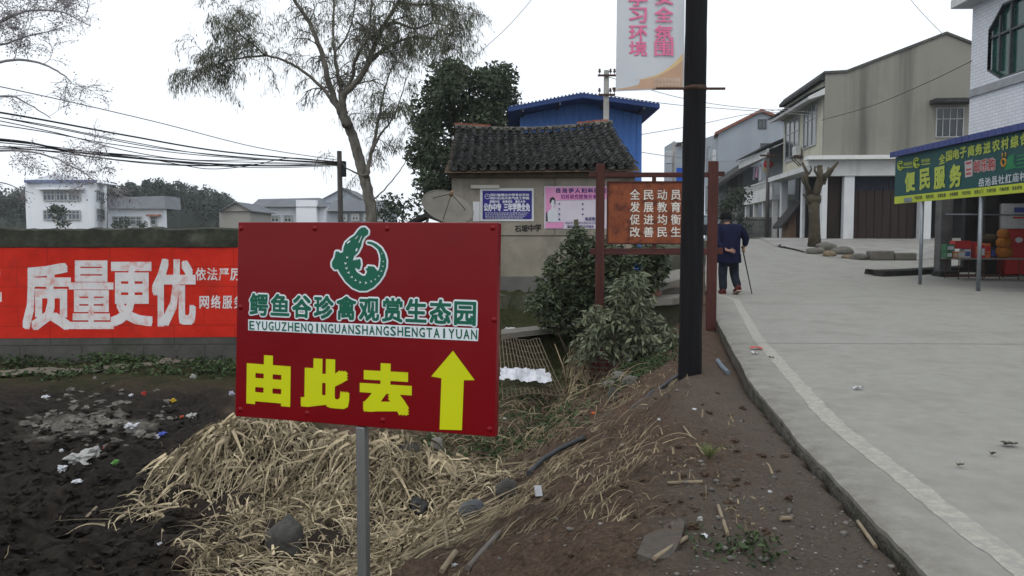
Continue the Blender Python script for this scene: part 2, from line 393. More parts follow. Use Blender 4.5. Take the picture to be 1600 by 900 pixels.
# worn painted edge line
pm = bpy.data.materials.new('worn_paint'); pm.use_nodes = True; nt = pm.node_tree; N = nt.nodes; L = nt.links; b = N['Principled BSDF']
b.inputs['Roughness'].default_value = .8; tc = N.new('ShaderNodeTexCoord')
c = mixc((.245,.24,.218), mixc((.31,.298,.25), (.385,.37,.31), nz(9)), nz(16, .44, .60, 12, .78)); L.new(c, b.inputs['Base Color'])
_lp = [G(1640,920,0), G(1560,862,0), G(1455,780,0), G(1300,660,0), G(1185,530,0), G(1162,490,0), G(1150,468,0)]
ly = np.array([p.y for p in _lp]); lx = np.array([p.x for p in _lp])
yy = np.arange(2.3, 17, .03); lb = MB(); vv = []; ff = []
xs = np.interp(yy, ly, lx); xs = np.convolve(np.pad(xs, 12, mode='edge'), np.ones(25)/25, 'valid')
for i, (y, x) in enumerate(zip(yy, xs)):
    j1 = .008*float(fbm(y*7, 4.)) + .004*float(fbm(y*40, 4.)); j2 = .008*float(fbm(y*7, 9.)) + .004*float(fbm(y*40, 9.))
    vv += [(x-.06+j1, y, .002), (x+.06+j2, y, .002)]
    if i: ff.append((2*i-2, 2*i-1, 2*i+1, 2*i))
lb.add(vv, ff); struct('road_markings', lb, pm)
# transverse slab joints
jm = mat('joint_dirt', (.12,.115,.10), (.19,.185,.165), scale=20, rough=.95)
jb = MB()
for y0, sl in ((8.75, -.03), (14.0, -.03), (19.4, -.02), (25, -.02)):
    p = []
    for t in np.arange(0, 8.01, .2):
        y = y0 + sl*t; p.append((float(Xe(y)) + .03 + t, y + .012*float(fbm(t*3, y0)), float(zr(y)) + .004))
    for a, b_ in zip(p[:-1], p[1:]): jb.add([a, b_, (b_[0], b_[1]+.016, b_[2]), (a[0], a[1]+.016, a[2])], [(0,1,2,3)])
struct('road_joint', jb, jm)
def GR(px, py):
    d = ray(px, py); t = 8
    while t < 70:
        p = CAM + d*t
        if p.z < float(zr(p.y)): return p
        t += .05
    return CAM + d*t
# forecourt of the cream house
pb = MB(); front = [(1208,384), (1235,389), (1262,395), (1300,403), (1350,406), (1412,407), (1470,404), (1540,402), (1640,401)]
fp = [GR(*q) for q in front]
def fc(u, v):
    i = min(int(u*(len(fp)-1)), len(fp)-2); t = u*(len(fp)-1) - i; a = fp[i].lerp(fp[i+1], t); y = a.y*(1-v) + 48*v
    x = a.x * (1-v) + (a.x*1.28)*v
    return (x, y, float(zr(y)) + .012 + .05*v)
pb.grid(fc, 32, 14); struct('pavement', pb, mat('forecourt', (.20,.195,.18), (.29,.285,.265), scale=.8, rough=.85, bump=.2, dirt=((.10,.095,.085), 1.2, .5, .7, .6)))

# ------------------------------------------------------------------ red painted wall
WN = Vector((.052, -1, 0)).normalized(); WP = Vector((-8, 13.85, 0))       # face plane of the wall
def PW(px, py): return PL(px, py, WP, WN)
wx = Vector((1, .052, 0)).normalized()
STONE = mat('wall_stone', (.055,.055,.05), (.105,.10,.092), scale=2.5, rough=.95, bump=.6, bscale=18, brick=(1.05,.34,.012,(.03,.03,.028),.6), dirt=((.025,.035,.014), 1.6, .52, .7, .7))
COPE = mat('wall_coping', (.02,.024,.017), (.06,.062,.045), scale=5, rough=1, bump=1, bscale=14, dirt=((.13,.13,.11), 2.2, .52, .72, .7))
RED = mat('wall_red_paint', (.46,.016,.008), (.62,.030,.014), scale=2.2, rough=.75, bump=.5, bscale=16, brick=(1.05,.34,.007,(.20,.012,.008),.55), dirt=((.22,.025,.018), 2.4, .54, .8, .75), spec=.15)
def wpt(s, z, out=0): p = WP + wx*s; return Vector((p.x, p.y, z)) + WN*out
wl = thing('stone_wall', wpt(0, -1.05), 'long grey stone block wall with a red painted slogan band facing the waste ground', 'wall')
s0, s1 = -8.0, 6.55
mb = MB(); mb.box(wpt((s0+s1)/2, -.05, -.16), ((s1-s0)/2, .16, 1.05), wx); mb.build('wall_body', STONE, wl)
mb = MB(); n_ = 160
def cop(u, v):
    s = s0 + (s1-s0)*u; a = v*math.pi
    jz = .022*float(fbm(s*1.1, 2.)) + .02*float(fbm(s*5, 7.)); r = [(.0,1.0),(.025,1.0),(.03,1.12),(.025,1.30+jz),(-.15,1.33+jz),(-.33,1.28+jz),(-.35,1.0)]
    o, z = r[min(int(v*6+.01), 6)]
    return wpt(s, z + .0, o + .012*float(fbm(s*4, z*5)))
mb.grid(cop, 260, 6, False); mb.build('coping', COPE, wl)
top_, bot_ = PW(100,387).z, PW(100,528).z
mb = MB(); mb.box(wpt((s0+s1)/2, (top_+bot_)/2, .004), ((s1-s0)/2, .004, (top_-bot_)/2), wx); mb.build('painted_band', RED, wl)
WORN = mat('worn_white_paint', (.62,.60,.60), (.74,.72,.73), scale=4, rough=.8, bump=.3, dirt=((.60,.16,.12), 6, .50, .70, .75))
mb = MB()
for ch, x0, y0, x1, y1 in (('质',36,413,111,514),('量',108,409,178,512),('更',173,411,239,508),('优',238,406,306,508)):
    letters(mb, ch, pxquad(x0, y0, x1, y1, WP, WN), WN, bold=.02 if ch == '量' else .034, copies=10, step=.0003, lift=.0105, fill=1.06, tight_y=True)
letters(mb, '好', pxquad(-70, 413, 3, 514, WP, WN), WN, bold=.036, copies=8, step=.0003, lift=.0105, fill=1.06, tight_y=True)
for k, ch in enumerate('依法严厉'): letters(mb, ch, pxquad(305+k*18, 418, 323+k*18, 440, WP, WN), WN, bold=.02, copies=6, step=.0003, lift=.0105)
for k, ch in enumerate('网络服务'): letters(mb, ch, pxquad(311+k*18, 461, 328+k*18, 484, WP, WN), WN, bold=.02, copies=6, step=.0003, lift=.0105)
mb.build('slogan_lettering', WORN, wl)
# earth path along the wall
mb = MB(); pp = [(-60,594), (0,589), (90,584), (180,577), (270,569), (366,560)]
pc = [GT(*q) for q in pp]
def pathf(u, v):
    i = min(int(u*5), 4); t = u*5-i; a = pc[i].lerp(pc[i+1], t); y = a.y + (v-.5)*.34
    return (a.x, y, max(float(T0(a.x, a.y)), float(T(a.x, a.y))) + .07 + .012*float(fbm(a.x*3, y*3)) - .05*(abs(v-.5)*2)**6)
mb.grid(pathf, 90, 6); struct('path', mb, mat('path_dirt', (.10,.09,.07), (.17,.15,.12), scale=4, bump=.5))

# ------------------------------------------------------------------ the big red direction sign
sc_ = P(575, 510, 3.5); yaw = R(17.0)
SX = Vector((math.cos(yaw), -math.sin(yaw), 0)); SN = Vector((-math.sin(yaw), -math.cos(yaw), .03)).normalized(); SP = sc_
def PS(px, py): return PL(px, py, SP, SN)
quad = [PS(372,347), PS(778.5,347.5), PS(773.5,683), PS(367,650.5)]
sign = thing('direction_sign', onT(PS(562,680).x, PS(562,680).y), 'dark red board with green crocodile emblem and yellow arrow on a square steel post', 'sign')
REDS = mat('sign_red', (.155,.002,.005), (.175,.003,.006), scale=2, rough=.25, bump=.22, bscale=3, spec=.2, dirt=((.115,.010,.012), 3, .55, .85, .5))
bm = bmesh.new(); vs_ = [bm.verts.new(q) for q in quad] + [bm.verts.new(q - SN*.045) for q in quad]
for f in ((3,2,1,0),(4,5,6,7),(0,1,5,4),(1,2,6,5),(2,3,7,6),(3,0,4,7)): bm.faces.new([vs_[i] for i in f])
bmesh.ops.recalc_face_normals(bm, faces=bm.faces[:]); bmesh.ops.bevel(bm, geom=bm.edges[:], offset=.004, segments=2, profile=.5, affect='EDGES')
mb = MB(); bm.verts.index_update(); mb.add([v.co.copy() for v in bm.verts], [[v.index for v in f.verts] for f in bm.faces]); bm.free()
mb.build('panel', REDS, sign)
# dimpled screws along the rim
for px, py in ((377,357),(492,357),(605,357),(770,356),(376,640),(480,646),(598,657),(765,671),(772,500),(376,480)):
    mb = MB(); c_ = PS(px, py); mb.lathe((0,0,0), [(.013,0),(.011,.003),(.005,.0045),(0.0001,.005)], 10)
    for v in mb.v: v.xyz = c_ + SX*v.x + Vector((0,0,1))*v.y + SN*v.z
    mb.build('rivet', REDS, sign)
SW = mat('sticker_white', (.62,.68,.72), (.70,.75,.78), rough=.4, bump=0); SG = mat('sticker_green', (.003,.095,.055), (.004,.115,.068), rough=.4, bump=0)
SY = mat('sticker_yellow', (.52,.56,.0), (.56,.60,.002), rough=.42, bump=0)
# emblem
EO = [(455,97),(490,130),(488,165),(450,195),(430,230),(415,290),(385,350),(347,388),(333,430),(350,424),(358,432),(370,414),(380,428),(396,412),(410,424),(416,470),(405,515),(385,522),(362,502),(358,520),(372,545),(400,565),(430,584),(455,585),(477,545),(460,512),(482,505),(484,486),(545,492),(572,522),(582,537),(596,520),(606,480),(612,420),(605,370),(585,320),(545,285),(510,265),(484,262),(475,252),(482,240),(520,243),(570,265),(620,305),(655,365),(672,430),(668,500),(640,580),(600,640),(540,700),(470,735),(400,735),(330,705),(260,640),(205,560),(186,520),(150,522),(125,492),(122,450),(150,400),(160,345),(170,336),(180,346),(190,336),(200,352),(213,356),(235,345),(240,300),(260,250),(310,205),(350,180),(390,125),(420,100)]
epx = lambda q, dx=0, dy=0: PS(500 + (q[0]+dx)/6.43, 340 + (q[1]+dy)/6.43)
mb = MB()
for q in range(16): mb.poly([epx(p, 17*math.cos(q*math.pi/8), 17*math.sin(q*math.pi/8)) + SN*(.0015 + .00008*q) for p in EO])
mb.build('emblem_outline', SW, sign)
mb = MB(); mb.poly([epx(p) + SN*.0034 for p in EO]); emb = mb.build('emblem', SG, sign)
for cx, cy, an, s_ in ((275,398,-.6,1.2),(258,458,-.2,1.2),(268,508,.15,1.2),(290,553,.5,1.15),(322,598,.7,1.1),(360,630,.9,1),(406,652,1.2,1.1),(464,657,1.5,1.1),(518,642,1.9,.95),(560,622,2.1,.8),(596,588,2.4,.75),(622,538,2.7,.8),(637,490,3,.75),(640,440,3.2,.65),(626,360,3.6,.6)):
    pts = [(-15,-10),(0,-2),(15,-12),(4,14)]; pts = [((x*math.cos(-an)-y*math.sin(-an))*s_*.9, (x*math.sin(-an)+y*math.cos(-an))*s_*.9) for x, y in pts]
    MB().poly([epx((cx+x, cy+y)) + SN*.0037 for x, y in pts]).build('emblem_mark', SW, emb)
for pts in ([(272,255),(295,232),(310,232),(305,245),(280,262)], [(360,330),(372,305),(381,310),(375,335),(364,340)], [(355,215),(385,180),(388,183),(362,216)], [(390,252),(420,185),(426,184),(400,250)]):
    MB().poly([epx(p) + SN*.0037 for p in pts]).build('emblem_mark', SW, emb)
nm = '鳄鱼谷珍禽观赏生态园'; nq = q4([(389,457),(747,469),(746,513),(388,496)], SP, SN)
mb = MB(); letters(mb, nm, nq, SN, bold=.092, copies=16, step=.00008, lift=.0012, fill=.95, shrink=.92)
pq = q4([(389,500),(747,514),(747,531),(389,515)], SP, SN); pin = 'EYUGUZHENQINGUANSHANGSHENGTAIYUAN'
mb.poly([p + SN*.0011 for p in q4([(388,499),(748,513),(747,533),(388,516)], SP, SN)])
mb.build('lettering_outline', SW, sign)
mb = MB(); letters(mb, nm, nq, SN, bold=.028, copies=8, step=.00008, lift=.0034, fill=.95, shrink=.92)
letters(mb, pin, pq, SN, bold=.02, copies=4, step=.00008, lift=.0024, fill=.96); mb.build('name_lettering', SG, sign)
mb = MB()
for ch, pts in (('由',[(386,555),(455,560),(454,634),(385,628)]),('此',[(472,561),(546,565),(545,639),(471,633)]),('去',[(564,568),(643,572),(642,648),(563,642)])):
    letters(mb, ch, q4(pts, SP, SN), SN, bold=.055, copies=8, step=.00008, lift=.0016, fill=1.08, tight_y=True)
mb.build('direction_lettering', SY, sign)
mb = MB(); mb.poly([p + SN*.0018 for p in q4([(708,548),(742,594),(725,594),(722,672),(687,671),(690,591),(674,588)], SP, SN)]); mb.build('arrow', SY, sign)
gb = PS(562, 667); gz = float(T(gb.x, gb.y)) - .1
mb = MB(); pc_ = gb - SN*.024
mb.bevbox((pc_.x, pc_.y, (gz + pc_.z)/2), (.022, .022, (pc_.z - .004 - gz)/2), .004, SX); mb.build('post', mat('galvanised', (.20,.205,.20), (.30,.305,.30), scale=6, rough=.45, metal=.7, bump=.1, stretch=(1,1,.15), dirt=((.11,.09,.07), 5, .58, .75, .5)), sign)

# ------------------------------------------------------------------ dark wooden pole with the hanging banner
pb_ = Vector((1.65, 7.4, 0)); pb_.z = float(T(pb_.x, pb_.y))
pole = thing('utility_pole', pb_, 'thick black tarred wooden pole on the verge beside the banner', 'pole')
def pp_(z): t = (z - pb_.z)/3.4; return Vector((pb_.x + .015*t, 7.4, z))
mb = MB(); zs = np.linspace(pb_.z-.3, 5.2, 60)
mb.tube([pp_(z) for z in zs], [.108 - .0035*(z+.2) + .003*float(fbm(z*3, 1.)) for z in zs], 20); mb.build('shaft', mat('tarred_wood', (.005,.005,.006), (.013,.013,.015), scale=3, rough=.85, bump=.9, bscale=10, stretch=(5,5,.35), dirt=((.055,.05,.048), 2.5, .60, .85, .4), spec=.15), pole)
bw = thing('hanging_banner', P(1010, 140, 7.3), 'white cloth banner with pink lettering and an orange wave hanging from the black pole', 'banner')
BNp = Vector((0, 7.3, 0)); BNn = Vector((.05,-1,0)).normalized()
b4 = [PL(965,-80,BNp,BNn), PL(1070,-78,BNp,BNn), PL(1069,139,BNp,BNn), PL(962,143,BNp,BNn)]
def ban(u, v, lift=0): a = b4[3].lerp(b4[2], u); c_ = b4[0].lerp(b4[1], u); p = a.lerp(c_, v); return p + BNn*(lift + .006*math.sin(u*5+v*3))
mb = MB(); mb.grid(lambda u, v: ban(u, v), 16, 24); mb.grid(lambda u, v: ban(1-u, v, -.004), 16, 24)
mb.build('cloth', mat('banner_white', (.50,.53,.57), (.56,.58,.61), rough=.6, bump=.05), bw)
mb = MB()
wave = lambda u: .085 + .30*max(0, u-.35)**2*1.2 + .05*max(0,.35-u)
mb.grid(lambda u, v: ban(.02+u*.96, .01 + (.35+.65*sstep(0,.5,u))*v*wave(u)*.92*(.25+.75*u if u<.35 else 1), .003), 40, 6); mb.build('orange_wave', mat('banner_orange', (.47,.29,.19), (.52,.37,.26), scale=5, rough=.6, bump=0), bw)
mb = MB(); mb.grid(lambda u, v: ban(.25+u*.73, wave(.25+u*.73)*(.92+.22*u*v), .0034), 40, 3); mb.build('yellow_wave', mat('banner_yellow', (.62,.45,.22), (.64,.50,.30), rough=.6, bump=0), bw)
mb = MB()
for ch, x0, x1, y0, y1 in (('安',1019,1056,-39,10),('全',1019,1055,8,37),('氛',1019,1055,35,66),('围',1019,1055,62,90),('学',978,1015,-37,12),('习',979,1014,9,38),('环',979,1014,37,66),('境',979,1014,62,90)):
    letters(mb, ch, pxquad(x0, y1-28, x1, y1, BNp, BNn), BNn, bold=.02, copies=8, step=.0002, lift=.009, fill=.86, tight_y=True)
mb.build('pink_lettering', mat('banner_pink', (.68,.16,.30), (.72,.19,.34), rough=.6, bump=0), bw)
mb = MB()
for r_ in range(2):
    for k in range(8): letters(mb, '岳池县教育局校园'[k] if r_ == 0 else '安全宣传教育活动'[k], pxquad(1021+k*5.2, 122+r_*7, 1026+k*5.2, 128.5+r_*7, BNp, BNn), BNn, lift=.012)
mb.build('small_lettering', mat('banner_pale', (.60,.52,.45), rough=.6, bump=0), bw)
IRON = mat('rusty_iron', (.03,.018,.014), (.09,.045,.03), scale=12, rough=.8, bump=.4)
mb = MB(); mb.box(PL(1045,138.5,BNp,BNn), (.51,.010,.010)); a_ = PL(1084,138,BNp,BNn)
mb.build('rod', IRON, bw)
mb = MB(); z_ = a_.z; c_ = pp_(z_); mb.lathe((c_.x, c_.y, z_-.02), [(.098,0),(.104,0),(.104,.04),(.098,.04)], 20); mb.build('bracket', IRON, bw)

# ------------------------------------------------------------------ wooden notice frame
NY = 11.0; fr = thing('notice_frame', onT(P(1025,500,NY).x, NY), 'red brown timber frame holding a slogan board behind the black pole', 'notice board')
WOOD = mat('red_timber', (.038,.010,.008), (.078,.022,.016), scale=3, rough=.7, bump=.4, bscale=14, stretch=(4,4,.6), dirt=((.03,.012,.010), 3, .55, .75, .6))
WOODH = mat('red_timber_rail', (.038,.010,.008), (.078,.022,.016), scale=3, rough=.7, bump=.4, bscale=14, stretch=(.6,4,4), dirt=((.03,.012,.010), 3, .55, .75, .6))
def bar(name, x0, y0, x1, y1, m, Y=NY, d=.035):
    a = P(x0,y0,Y); b_ = P(x1,y1,Y); c_ = (a+b_)/2; MB().bevbox(c_, (abs(b_.x-a.x)/2, d, abs(b_.z-a.z)/2), .006).build(name, m, fr)
bar('post', 931.5, 256, 942.7, 560, WOOD); bar('post', 1107.3, 252, 1118, 516, WOOD)
bar('rail', 921, 269.5, 931.3, 277, WOODH, d=.025); bar('rail', 942.7, 269.5, 1107.3, 277, WOODH, d=.025); bar('rail', 1118.2, 268, 1132, 275.5, WOODH, d=.025)
bar('lower_rail', 922, 388, 931.3, 398, WOODH, d=.025); bar('lower_rail', 942.7, 388, 1107.3, 398, WOODH, d=.025); bar('lower_rail', 1118.2, 387, 1129, 397, WOODH, d=.025)
bar('hanger', 1019, 276, 1025, 284.5, WOOD, d=.02); bar('hanger', 1019, 379, 1025, 389, WOOD, d=.02)
a = P(950,285,NY); b_ = P(1092,380,NY)
bdm = mat('orange_board', (.13,.030,.012), (.25,.066,.022), scale=5, rough=.6, bump=.3, bscale=30, stretch=(2,1,1), dirt=((.05,.014,.008), 9, .52, .66, .85))
brd = MB().bevbox((a+b_)/2, ((b_.x-a.x)/2, .018, (a.z-b_.z)/2), .006).build('board', bdm, fr)
mb = MB(); mb.box((((a.x+b_.x)/2), NY-.012, a.z+.006), ((b_.x-a.x)/2+.012,.022,.009)); mb.box((((a.x+b_.x)/2), NY-.012, b_.z-.006), ((b_.x-a.x)/2+.012,.022,.009)); mb.box((a.x-.006, NY-.012, (a.z+b_.z)/2), (.009,.021,(a.z-b_.z)/2)); mb.build('board_trim', WOODH, brd)
n0 = Vector((0,-1,0)); bp0 = Vector((0, NY-.018, 0)); mb = MB()
for r_, row in enumerate(('全民动员','发展教育','促进均衡','改善民生')):
    for k, ch in enumerate(row): letters(mb, ch, pxquad(983+k*21.3, 295.5+r_*19.4, 1001+k*21.3, 314+r_*19.4, bp0, n0), n0, bold=.012, copies=6, step=.0002, lift=.003, fill=.9)
mb.build('board_lettering', mat('board_white', (.62,.60,.55), rough=.5, bump=0), brd)
mb = MB(); BR = mat('pier_brick', (.16,.030,.022), (.26,.055,.038), scale=8, bump=.5, brick=(.24,.075,.012,(.22,.21,.19),.9), dirt=((.03,.03,.025),4,.5,.7,.6))
q = P(940, 572, NY); mb.bevbox((q.x, NY+.02, (P(940,552,NY).z + P(940,605,NY).z)/2), (.19,.17,(P(940,552,NY).z - P(940,605,NY).z)/2), .008)
mb.build('brick_footing', BR, fr)

# ------------------------------------------------------------------ tiled brick hut
HY = 17.0
HW = mat('hut_plaster', (.20,.18,.145), (.30,.275,.225), scale=1.6, rough=.95, bump=.35, bscale=20, dirt=((.11,.10,.085), 1.3, .52, .72, .7), streak=(.10,.09,.075), streak_scale=(2.5,2.5,.4), streak_amt=.5)
HP = mat('hut_plinth', (.10,.10,.095), (.17,.165,.15), scale=2, rough=.95, bump=.4, dirt=((.04,.05,.025), 2, .5, .7, .6))
TILE = mat('roof_tile', (.014,.015,.015), (.052,.052,.050), scale=3, rough=.95, bump=.5, bscale=30, island=.45, dirt=((.085,.085,.075), 6, .58, .74, .4))
WD = mat('old_timber', (.05,.035,.022), (.11,.08,.055), scale=4, rough=.9, bump=.4)
hx0, hx1 = P(706,300,HY).x, P(992,300,HY).x; hz0, hz1 = -.15, P(800,272,HY).z
hut = thing('tiled_hut', ((hx0+hx1)/2, HY+1.8, -.1), 'small grey plastered hut with a sagging dark tiled roof and two posters on its wall', 'hut')
mb = MB(); mb.box(((hx0+hx1)/2, HY+1.8, (hz0+hz1)/2), ((hx1-hx0)/2, 1.8, (hz1-hz0)/2))
gy_ = HY+1.8; mb.build('wall', HW, hut)
zp = P(800,432,HY).z
mb = MB(); mb.box(((hx0+hx1)/2, HY-.012, (hz0+zp)/2), ((hx1-hx0)/2+.01, .012, (zp-hz0)/2)); mb.build('plinth', HP, hut)
zl = P(800,368,HY).z
mb = MB(); mb.box(((hx0+hx1)/2, HY-.006, zl), ((hx1-hx0)/2, .006, .008)); mb.box((P(867,300,HY).x, HY-.005, (zl+hz1)/2), (.006,.005,(hz1-zl)/2-.02)); mb.build('mortar_line', mat('mortar_dark', (.07,.065,.055), rough=1), hut)
mb = MB(); mb.box(((hx0+hx1)/2, HY-.10, hz1-.02), ((hx1-hx0)/2+.06, .05, .055)); mb.build('eave_beam', WD, hut)
mb = MB(); z_ = P(780,292,HY).z; mb.box((P(758,292,HY).x, HY-.03, z_), (.30,.03,.035)); mb.build('ledge', mat('pale_board', (.42,.40,.36), (.5,.48,.44), rough=.8), hut)
# roof: eave and ridge lines
EY, RY = HY-.35, HY+1.75
eL, eR = P(694,268,EY), P(1001,265,EY); rL, rR = P(711,203,RY), P(957,197,RY)
def roofp(u, v, up=0):
    sag = -.05*math.sin(math.pi*u)*(1 if v > .5 else .6)*v - .10*math.sin(math.pi*min(1, u*1.1))*.5*v
    a = eL.lerp(eR, u); b_ = rL.lerp(rR, u); p = a.lerp(b_, v); p.z += sag - .10*math.sin(math.pi*v)*.6 + up; return p
NC, NR = 20, 16; mb = MB()
rx = (eR-eL).normalized()
for i in range(NC):
    for pan in (0, 1):
        for r_ in range(NR):
            uc = (i + (.5 if not pan else 1.0))/NC
            if pan and i == NC-1: continue
            j = random.uniform
            u_ = uc + j(-.0035,.0035); v0 = r_/NR + j(-.006,.006); v1 = v0 + 1.35/NR; w_ = (.50 if not pan else .56)/NC*(1+j(-.06,.06)); lift = j(0,.012)
            vs_ = []; n_ = 7
            for v_, dz, ww in ((v0, .045, 1.05), (min(v1,1.0), .0, .92)):
                for k in range(n_):
                    t = k/(n_-1)*2-1; arch = math.sqrt(max(0,1-t*t*.92))
                    h_ = (.035 + .085*arch if not pan else .035 - .05*arch) + dz + lift
                    vs_.append(roofp(u_ + t*w_*ww*.5*1.15, v_, h_))
            fs_ = [(k, k+1, n_+k+1, n_+k) for k in range(n_-1)]
            # butt edge thickness of the lower end
            o_ = len(vs_); vs_ += [vs_[k] - Vector((0,0,.022)) for k in range(n_)]; fs_ += [(k+1, k, o_+k, o_+k+1) for k in range(n_-1)]
            mb.add(vs_, fs_)
rf = mb.build('roof', TILE, hut)
mb = MB(); mb.grid(lambda u, v: roofp(u, v, -.03), 20, 6); bl, br_ = eL + Vector((0,4.2,0)), eR + Vector((0,4.2,0))
mb.grid(lambda u, v: roofp(u, 1).lerp(bl.lerp(br_, u), v), 20, 2); mb.build('roof_deck', WD, rf)
mb = MB(); mb.prism([Vector((hx1, HY+.02, hz1)), Vector((rR.x-.12, RY, rR.z-.12)), Vector((hx1, HY+3.58, hz1))], (-.12,0,0)); mb.build('gable', HW, hut); mb = MB(); mb.prism([Vector((hx0+.12, HY+.02, hz1)), Vector((hx0+.12, RY, rL.z-.12)), Vector((hx0+.12, HY+3.58, hz1))], (-.12,0,0)); mb.build('gable', HW, hut)
mb = MB()
for k in range(26):
    u = (k+.5)/26; p = roofp(u, 1, .08); mb.bevbox(p, (.5*(rR-rL).length/26-.004, .09, .035+.01*random.random()), .012, rx + Vector((0,0,random.uniform(-.04,.04))))
mb.build('ridge_cap', mat('ridge_mortar', (.10,.095,.085), (.22,.20,.17), scale=3, island=.3, bump=.5), rf)
RB = mat('ridge_brick', (.20,.06,.035), (.30,.10,.06), island=.3, bump=.4)
for k in range(9):
    u = .02 + k*.045 if k < 5 else .80 + (k-5)*.05; p = roofp(u, 1, .135); MB().bevbox(p, (.085,.06,.024), .006, rx).build('ridge_brick', RB, rf)
def HPx(px, py): return P(px, py, HY)
n0 = Vector((0,-1,0)); hp0 = Vector((0, HY, 0))
# posters
def sheet(name, x0, y0, x1, y1, m, label, off=.012, cat='poster', parent=None):
    a, b_ = P(x0,y0,HY-off), P(x1,y1,HY-off)
    t = thing(name, ((a.x+b_.x)/2, HY-off, b_.z), label, cat)
    mb = MB(); mb.grid(lambda u, v: (a.x+(b_.x-a.x)*u, HY-off + .004*math.sin(u*9+v*4), b_.z + (a.z-b_.z)*v), 12, 8); mb.grid(lambda u, v: (b_.x+(a.x-b_.x)*u, HY-off+.003 + .004*math.sin((1-u)*9+v*4), b_.z + (a.z-b_.z)*v), 12, 8)
    mb.build('paper', m, t); return t
PW_ = mat('poster_white', (.52,.54,.57), (.60,.61,.62), rough=.6, bump=.1)
INKB = mat('ink_navy', (.02,.025,.14), rough=.6, bump=0); INKW = mat('ink_white', (.60,.62,.68), rough=.6, bump=0)
t1 = sheet('school_poster', 750, 294, 834, 345.5, PW_, 'navy blue school advert poster with white lettering on the hut wall')
o1 = HY-.022
a, b_ = P(754,298,o1), P(831,342,o1); MB().prism([(a.x,o1,a.z),(b_.x,o1,a.z),(b_.x,o1,b_.z),(a.x,o1,b_.z)], (0,.002,0)).build('blue_field', mat('poster_blue', (.020,.016,.16), (.028,.022,.21), rough=.6, bump=0), t1)
p1 = Vector((0,o1,0)); mb = MB()
letters(mb, '公办中专', pxquad(756,318,783,330.5,p1,n0), n0, bold=.04, copies=8, lift=.003, fill=1.05); letters(mb, '三年学费全免', pxquad(787,318,828,330.5,p1,n0), n0, bold=.04, copies=8, lift=.003, fill=1.05)
letters(mb, '四川省蜀北中等专业学校', pxquad(766,302.5,827,307,p1,n0), n0, bold=.03, copies=6, lift=.003, fill=1); letters(mb, '四川石油天然气技工学院', pxquad(766,307.5,827,312,p1,n0), n0, bold=.03, copies=6, lift=.003, fill=1)
for r_ in range(4): letters(mb, ('免费就读包分配包就业国家承认学历', '招生专业护理学前教育汽修电子旅游数控', '报名地址学校招生办公室联系电话咨询', '欢迎来校参观考察咨询报名')[r_], pxquad(758,331.5+r_*2.6,826-r_*3,334+r_*2.6,p1,n0), n0, lift=.003, fill=.9)
for k in range(3): letters(mb, ('招初中生','春季招生','直升大专')[k], pxquad(765+k*20,313,781+k*20,317.6,p1,n0), n0, bold=.03, copies=6, lift=.003, fill=1)
mb.build('poster_lettering', INKW, t1)
mb = MB(); c_ = P(761.5,307,o1-.002); mb.tube([c_ + Vector((math.cos(t)*.05, 0, math.sin(t)*.05)) for t in np.linspace(0,2*math.pi,20)], .007, 5); mb.tube([c_+Vector((-.02,0,.0)), c_+Vector((0,0,.02)), c_+Vector((.02,0,-.01))], .007, 5); mb.build('crest', INKW, t1)
t2 = sheet('clinic_poster', 850.5, 291, 950, 357.5, mat('poster_lilac', (.50,.46,.54), (.58,.53,.60), rough=.6, bump=0), 'pale pink hospital poster with a woman printed on it on the hut wall')
p1 = Vector((0,o1,0))
def flat(name, pts, m, par, off=.0): return MB().poly([P(x,y,o1-off) for x,y in pts]).build(name, m, par)
PINK = mat('poster_pink', (.58,.20,.40), (.62,.30,.48), scale=2, rough=.6, bump=0)
flat('pink_field', [(852,292.5),(948,292.5),(948,311),(868,313),(864,330),(853,337)], PINK, t2); flat('pink_strip', [(852.5,348),(881,347),(880,356.5),(852.5,356.5)], PINK, t2)
GREY = mat('poster_grey', (.48,.50,.55), (.55,.57,.61), rough=.6, bump=0); HAIR = mat('poster_black', (.03,.03,.035), rough=.6, bump=0)
flat('printed_figure', [(855,347),(855,335),(857,329),(861,326.5),(862,323),(860,318),(861,312),(866,311),(867,318),(865,323),(866,326),(871,329),(873,347)], GREY, t2, .002)
flat('printed_hair', [(858.5,316),(859.5,310),(863,307.5),(867,309.5),(868,319),(866.5,319),(866,313),(863,312),(860.5,318)], HAIR, t2, .0035)
flat('printed_shadow', [(853,346),(853,333),(855,330),(856,346)], HAIR, t2, .0035)
mb = MB(); letters(mb, '岳池伊人妇科医院', pxquad(867,293.5,948,302.5,p1,n0), n0, bold=.03, copies=6, lift=.004, fill=.85)
letters(mb, '电话咨询', pxquad(914,339,935,345,p1,n0), n0, bold=.03, copies=6, lift=.004); letters(mb, '地址岳池县城大西街车站旁', pxquad(883,346,932,350.5,p1,n0), n0, lift=.004); letters(mb, '乘车路线城区公交直达', pxquad(886,351.5,928,356,p1,n0), n0, bold=.02, copies=6, lift=.004)
for k in range(4): mb.lathe((0,0,0), [(.0001,0),(.018,0)], 8)
for q, v in enumerate(mb.v[-64:]): v.xyz = P(874 if q < 64 else 910, 318.5+8*(q//16), o1-.004) + Vector((v.x,0,v.y))
for k in range(3): mb.lathe((0,0,0), [(.0001,0),(.018,0)], 8)
for q, v in enumerate(mb.v[-48:]): v.xyz = P(910.5, 318.5+8*(q//16), o1-.004) + Vector((v.x,0,v.y))
mb.build('poster_lettering', INKB, t2)
mb = MB(); letters(mb, '妇科研究院物价单位', pxquad(876,303.5,940,311.5,p1,n0), n0, bold=.02, copies=6, lift=.004, fill=.9); mb.build('poster_subtitle', mat('ink_purple', (.16,.03,.20), rough=.6, bump=0), t2)
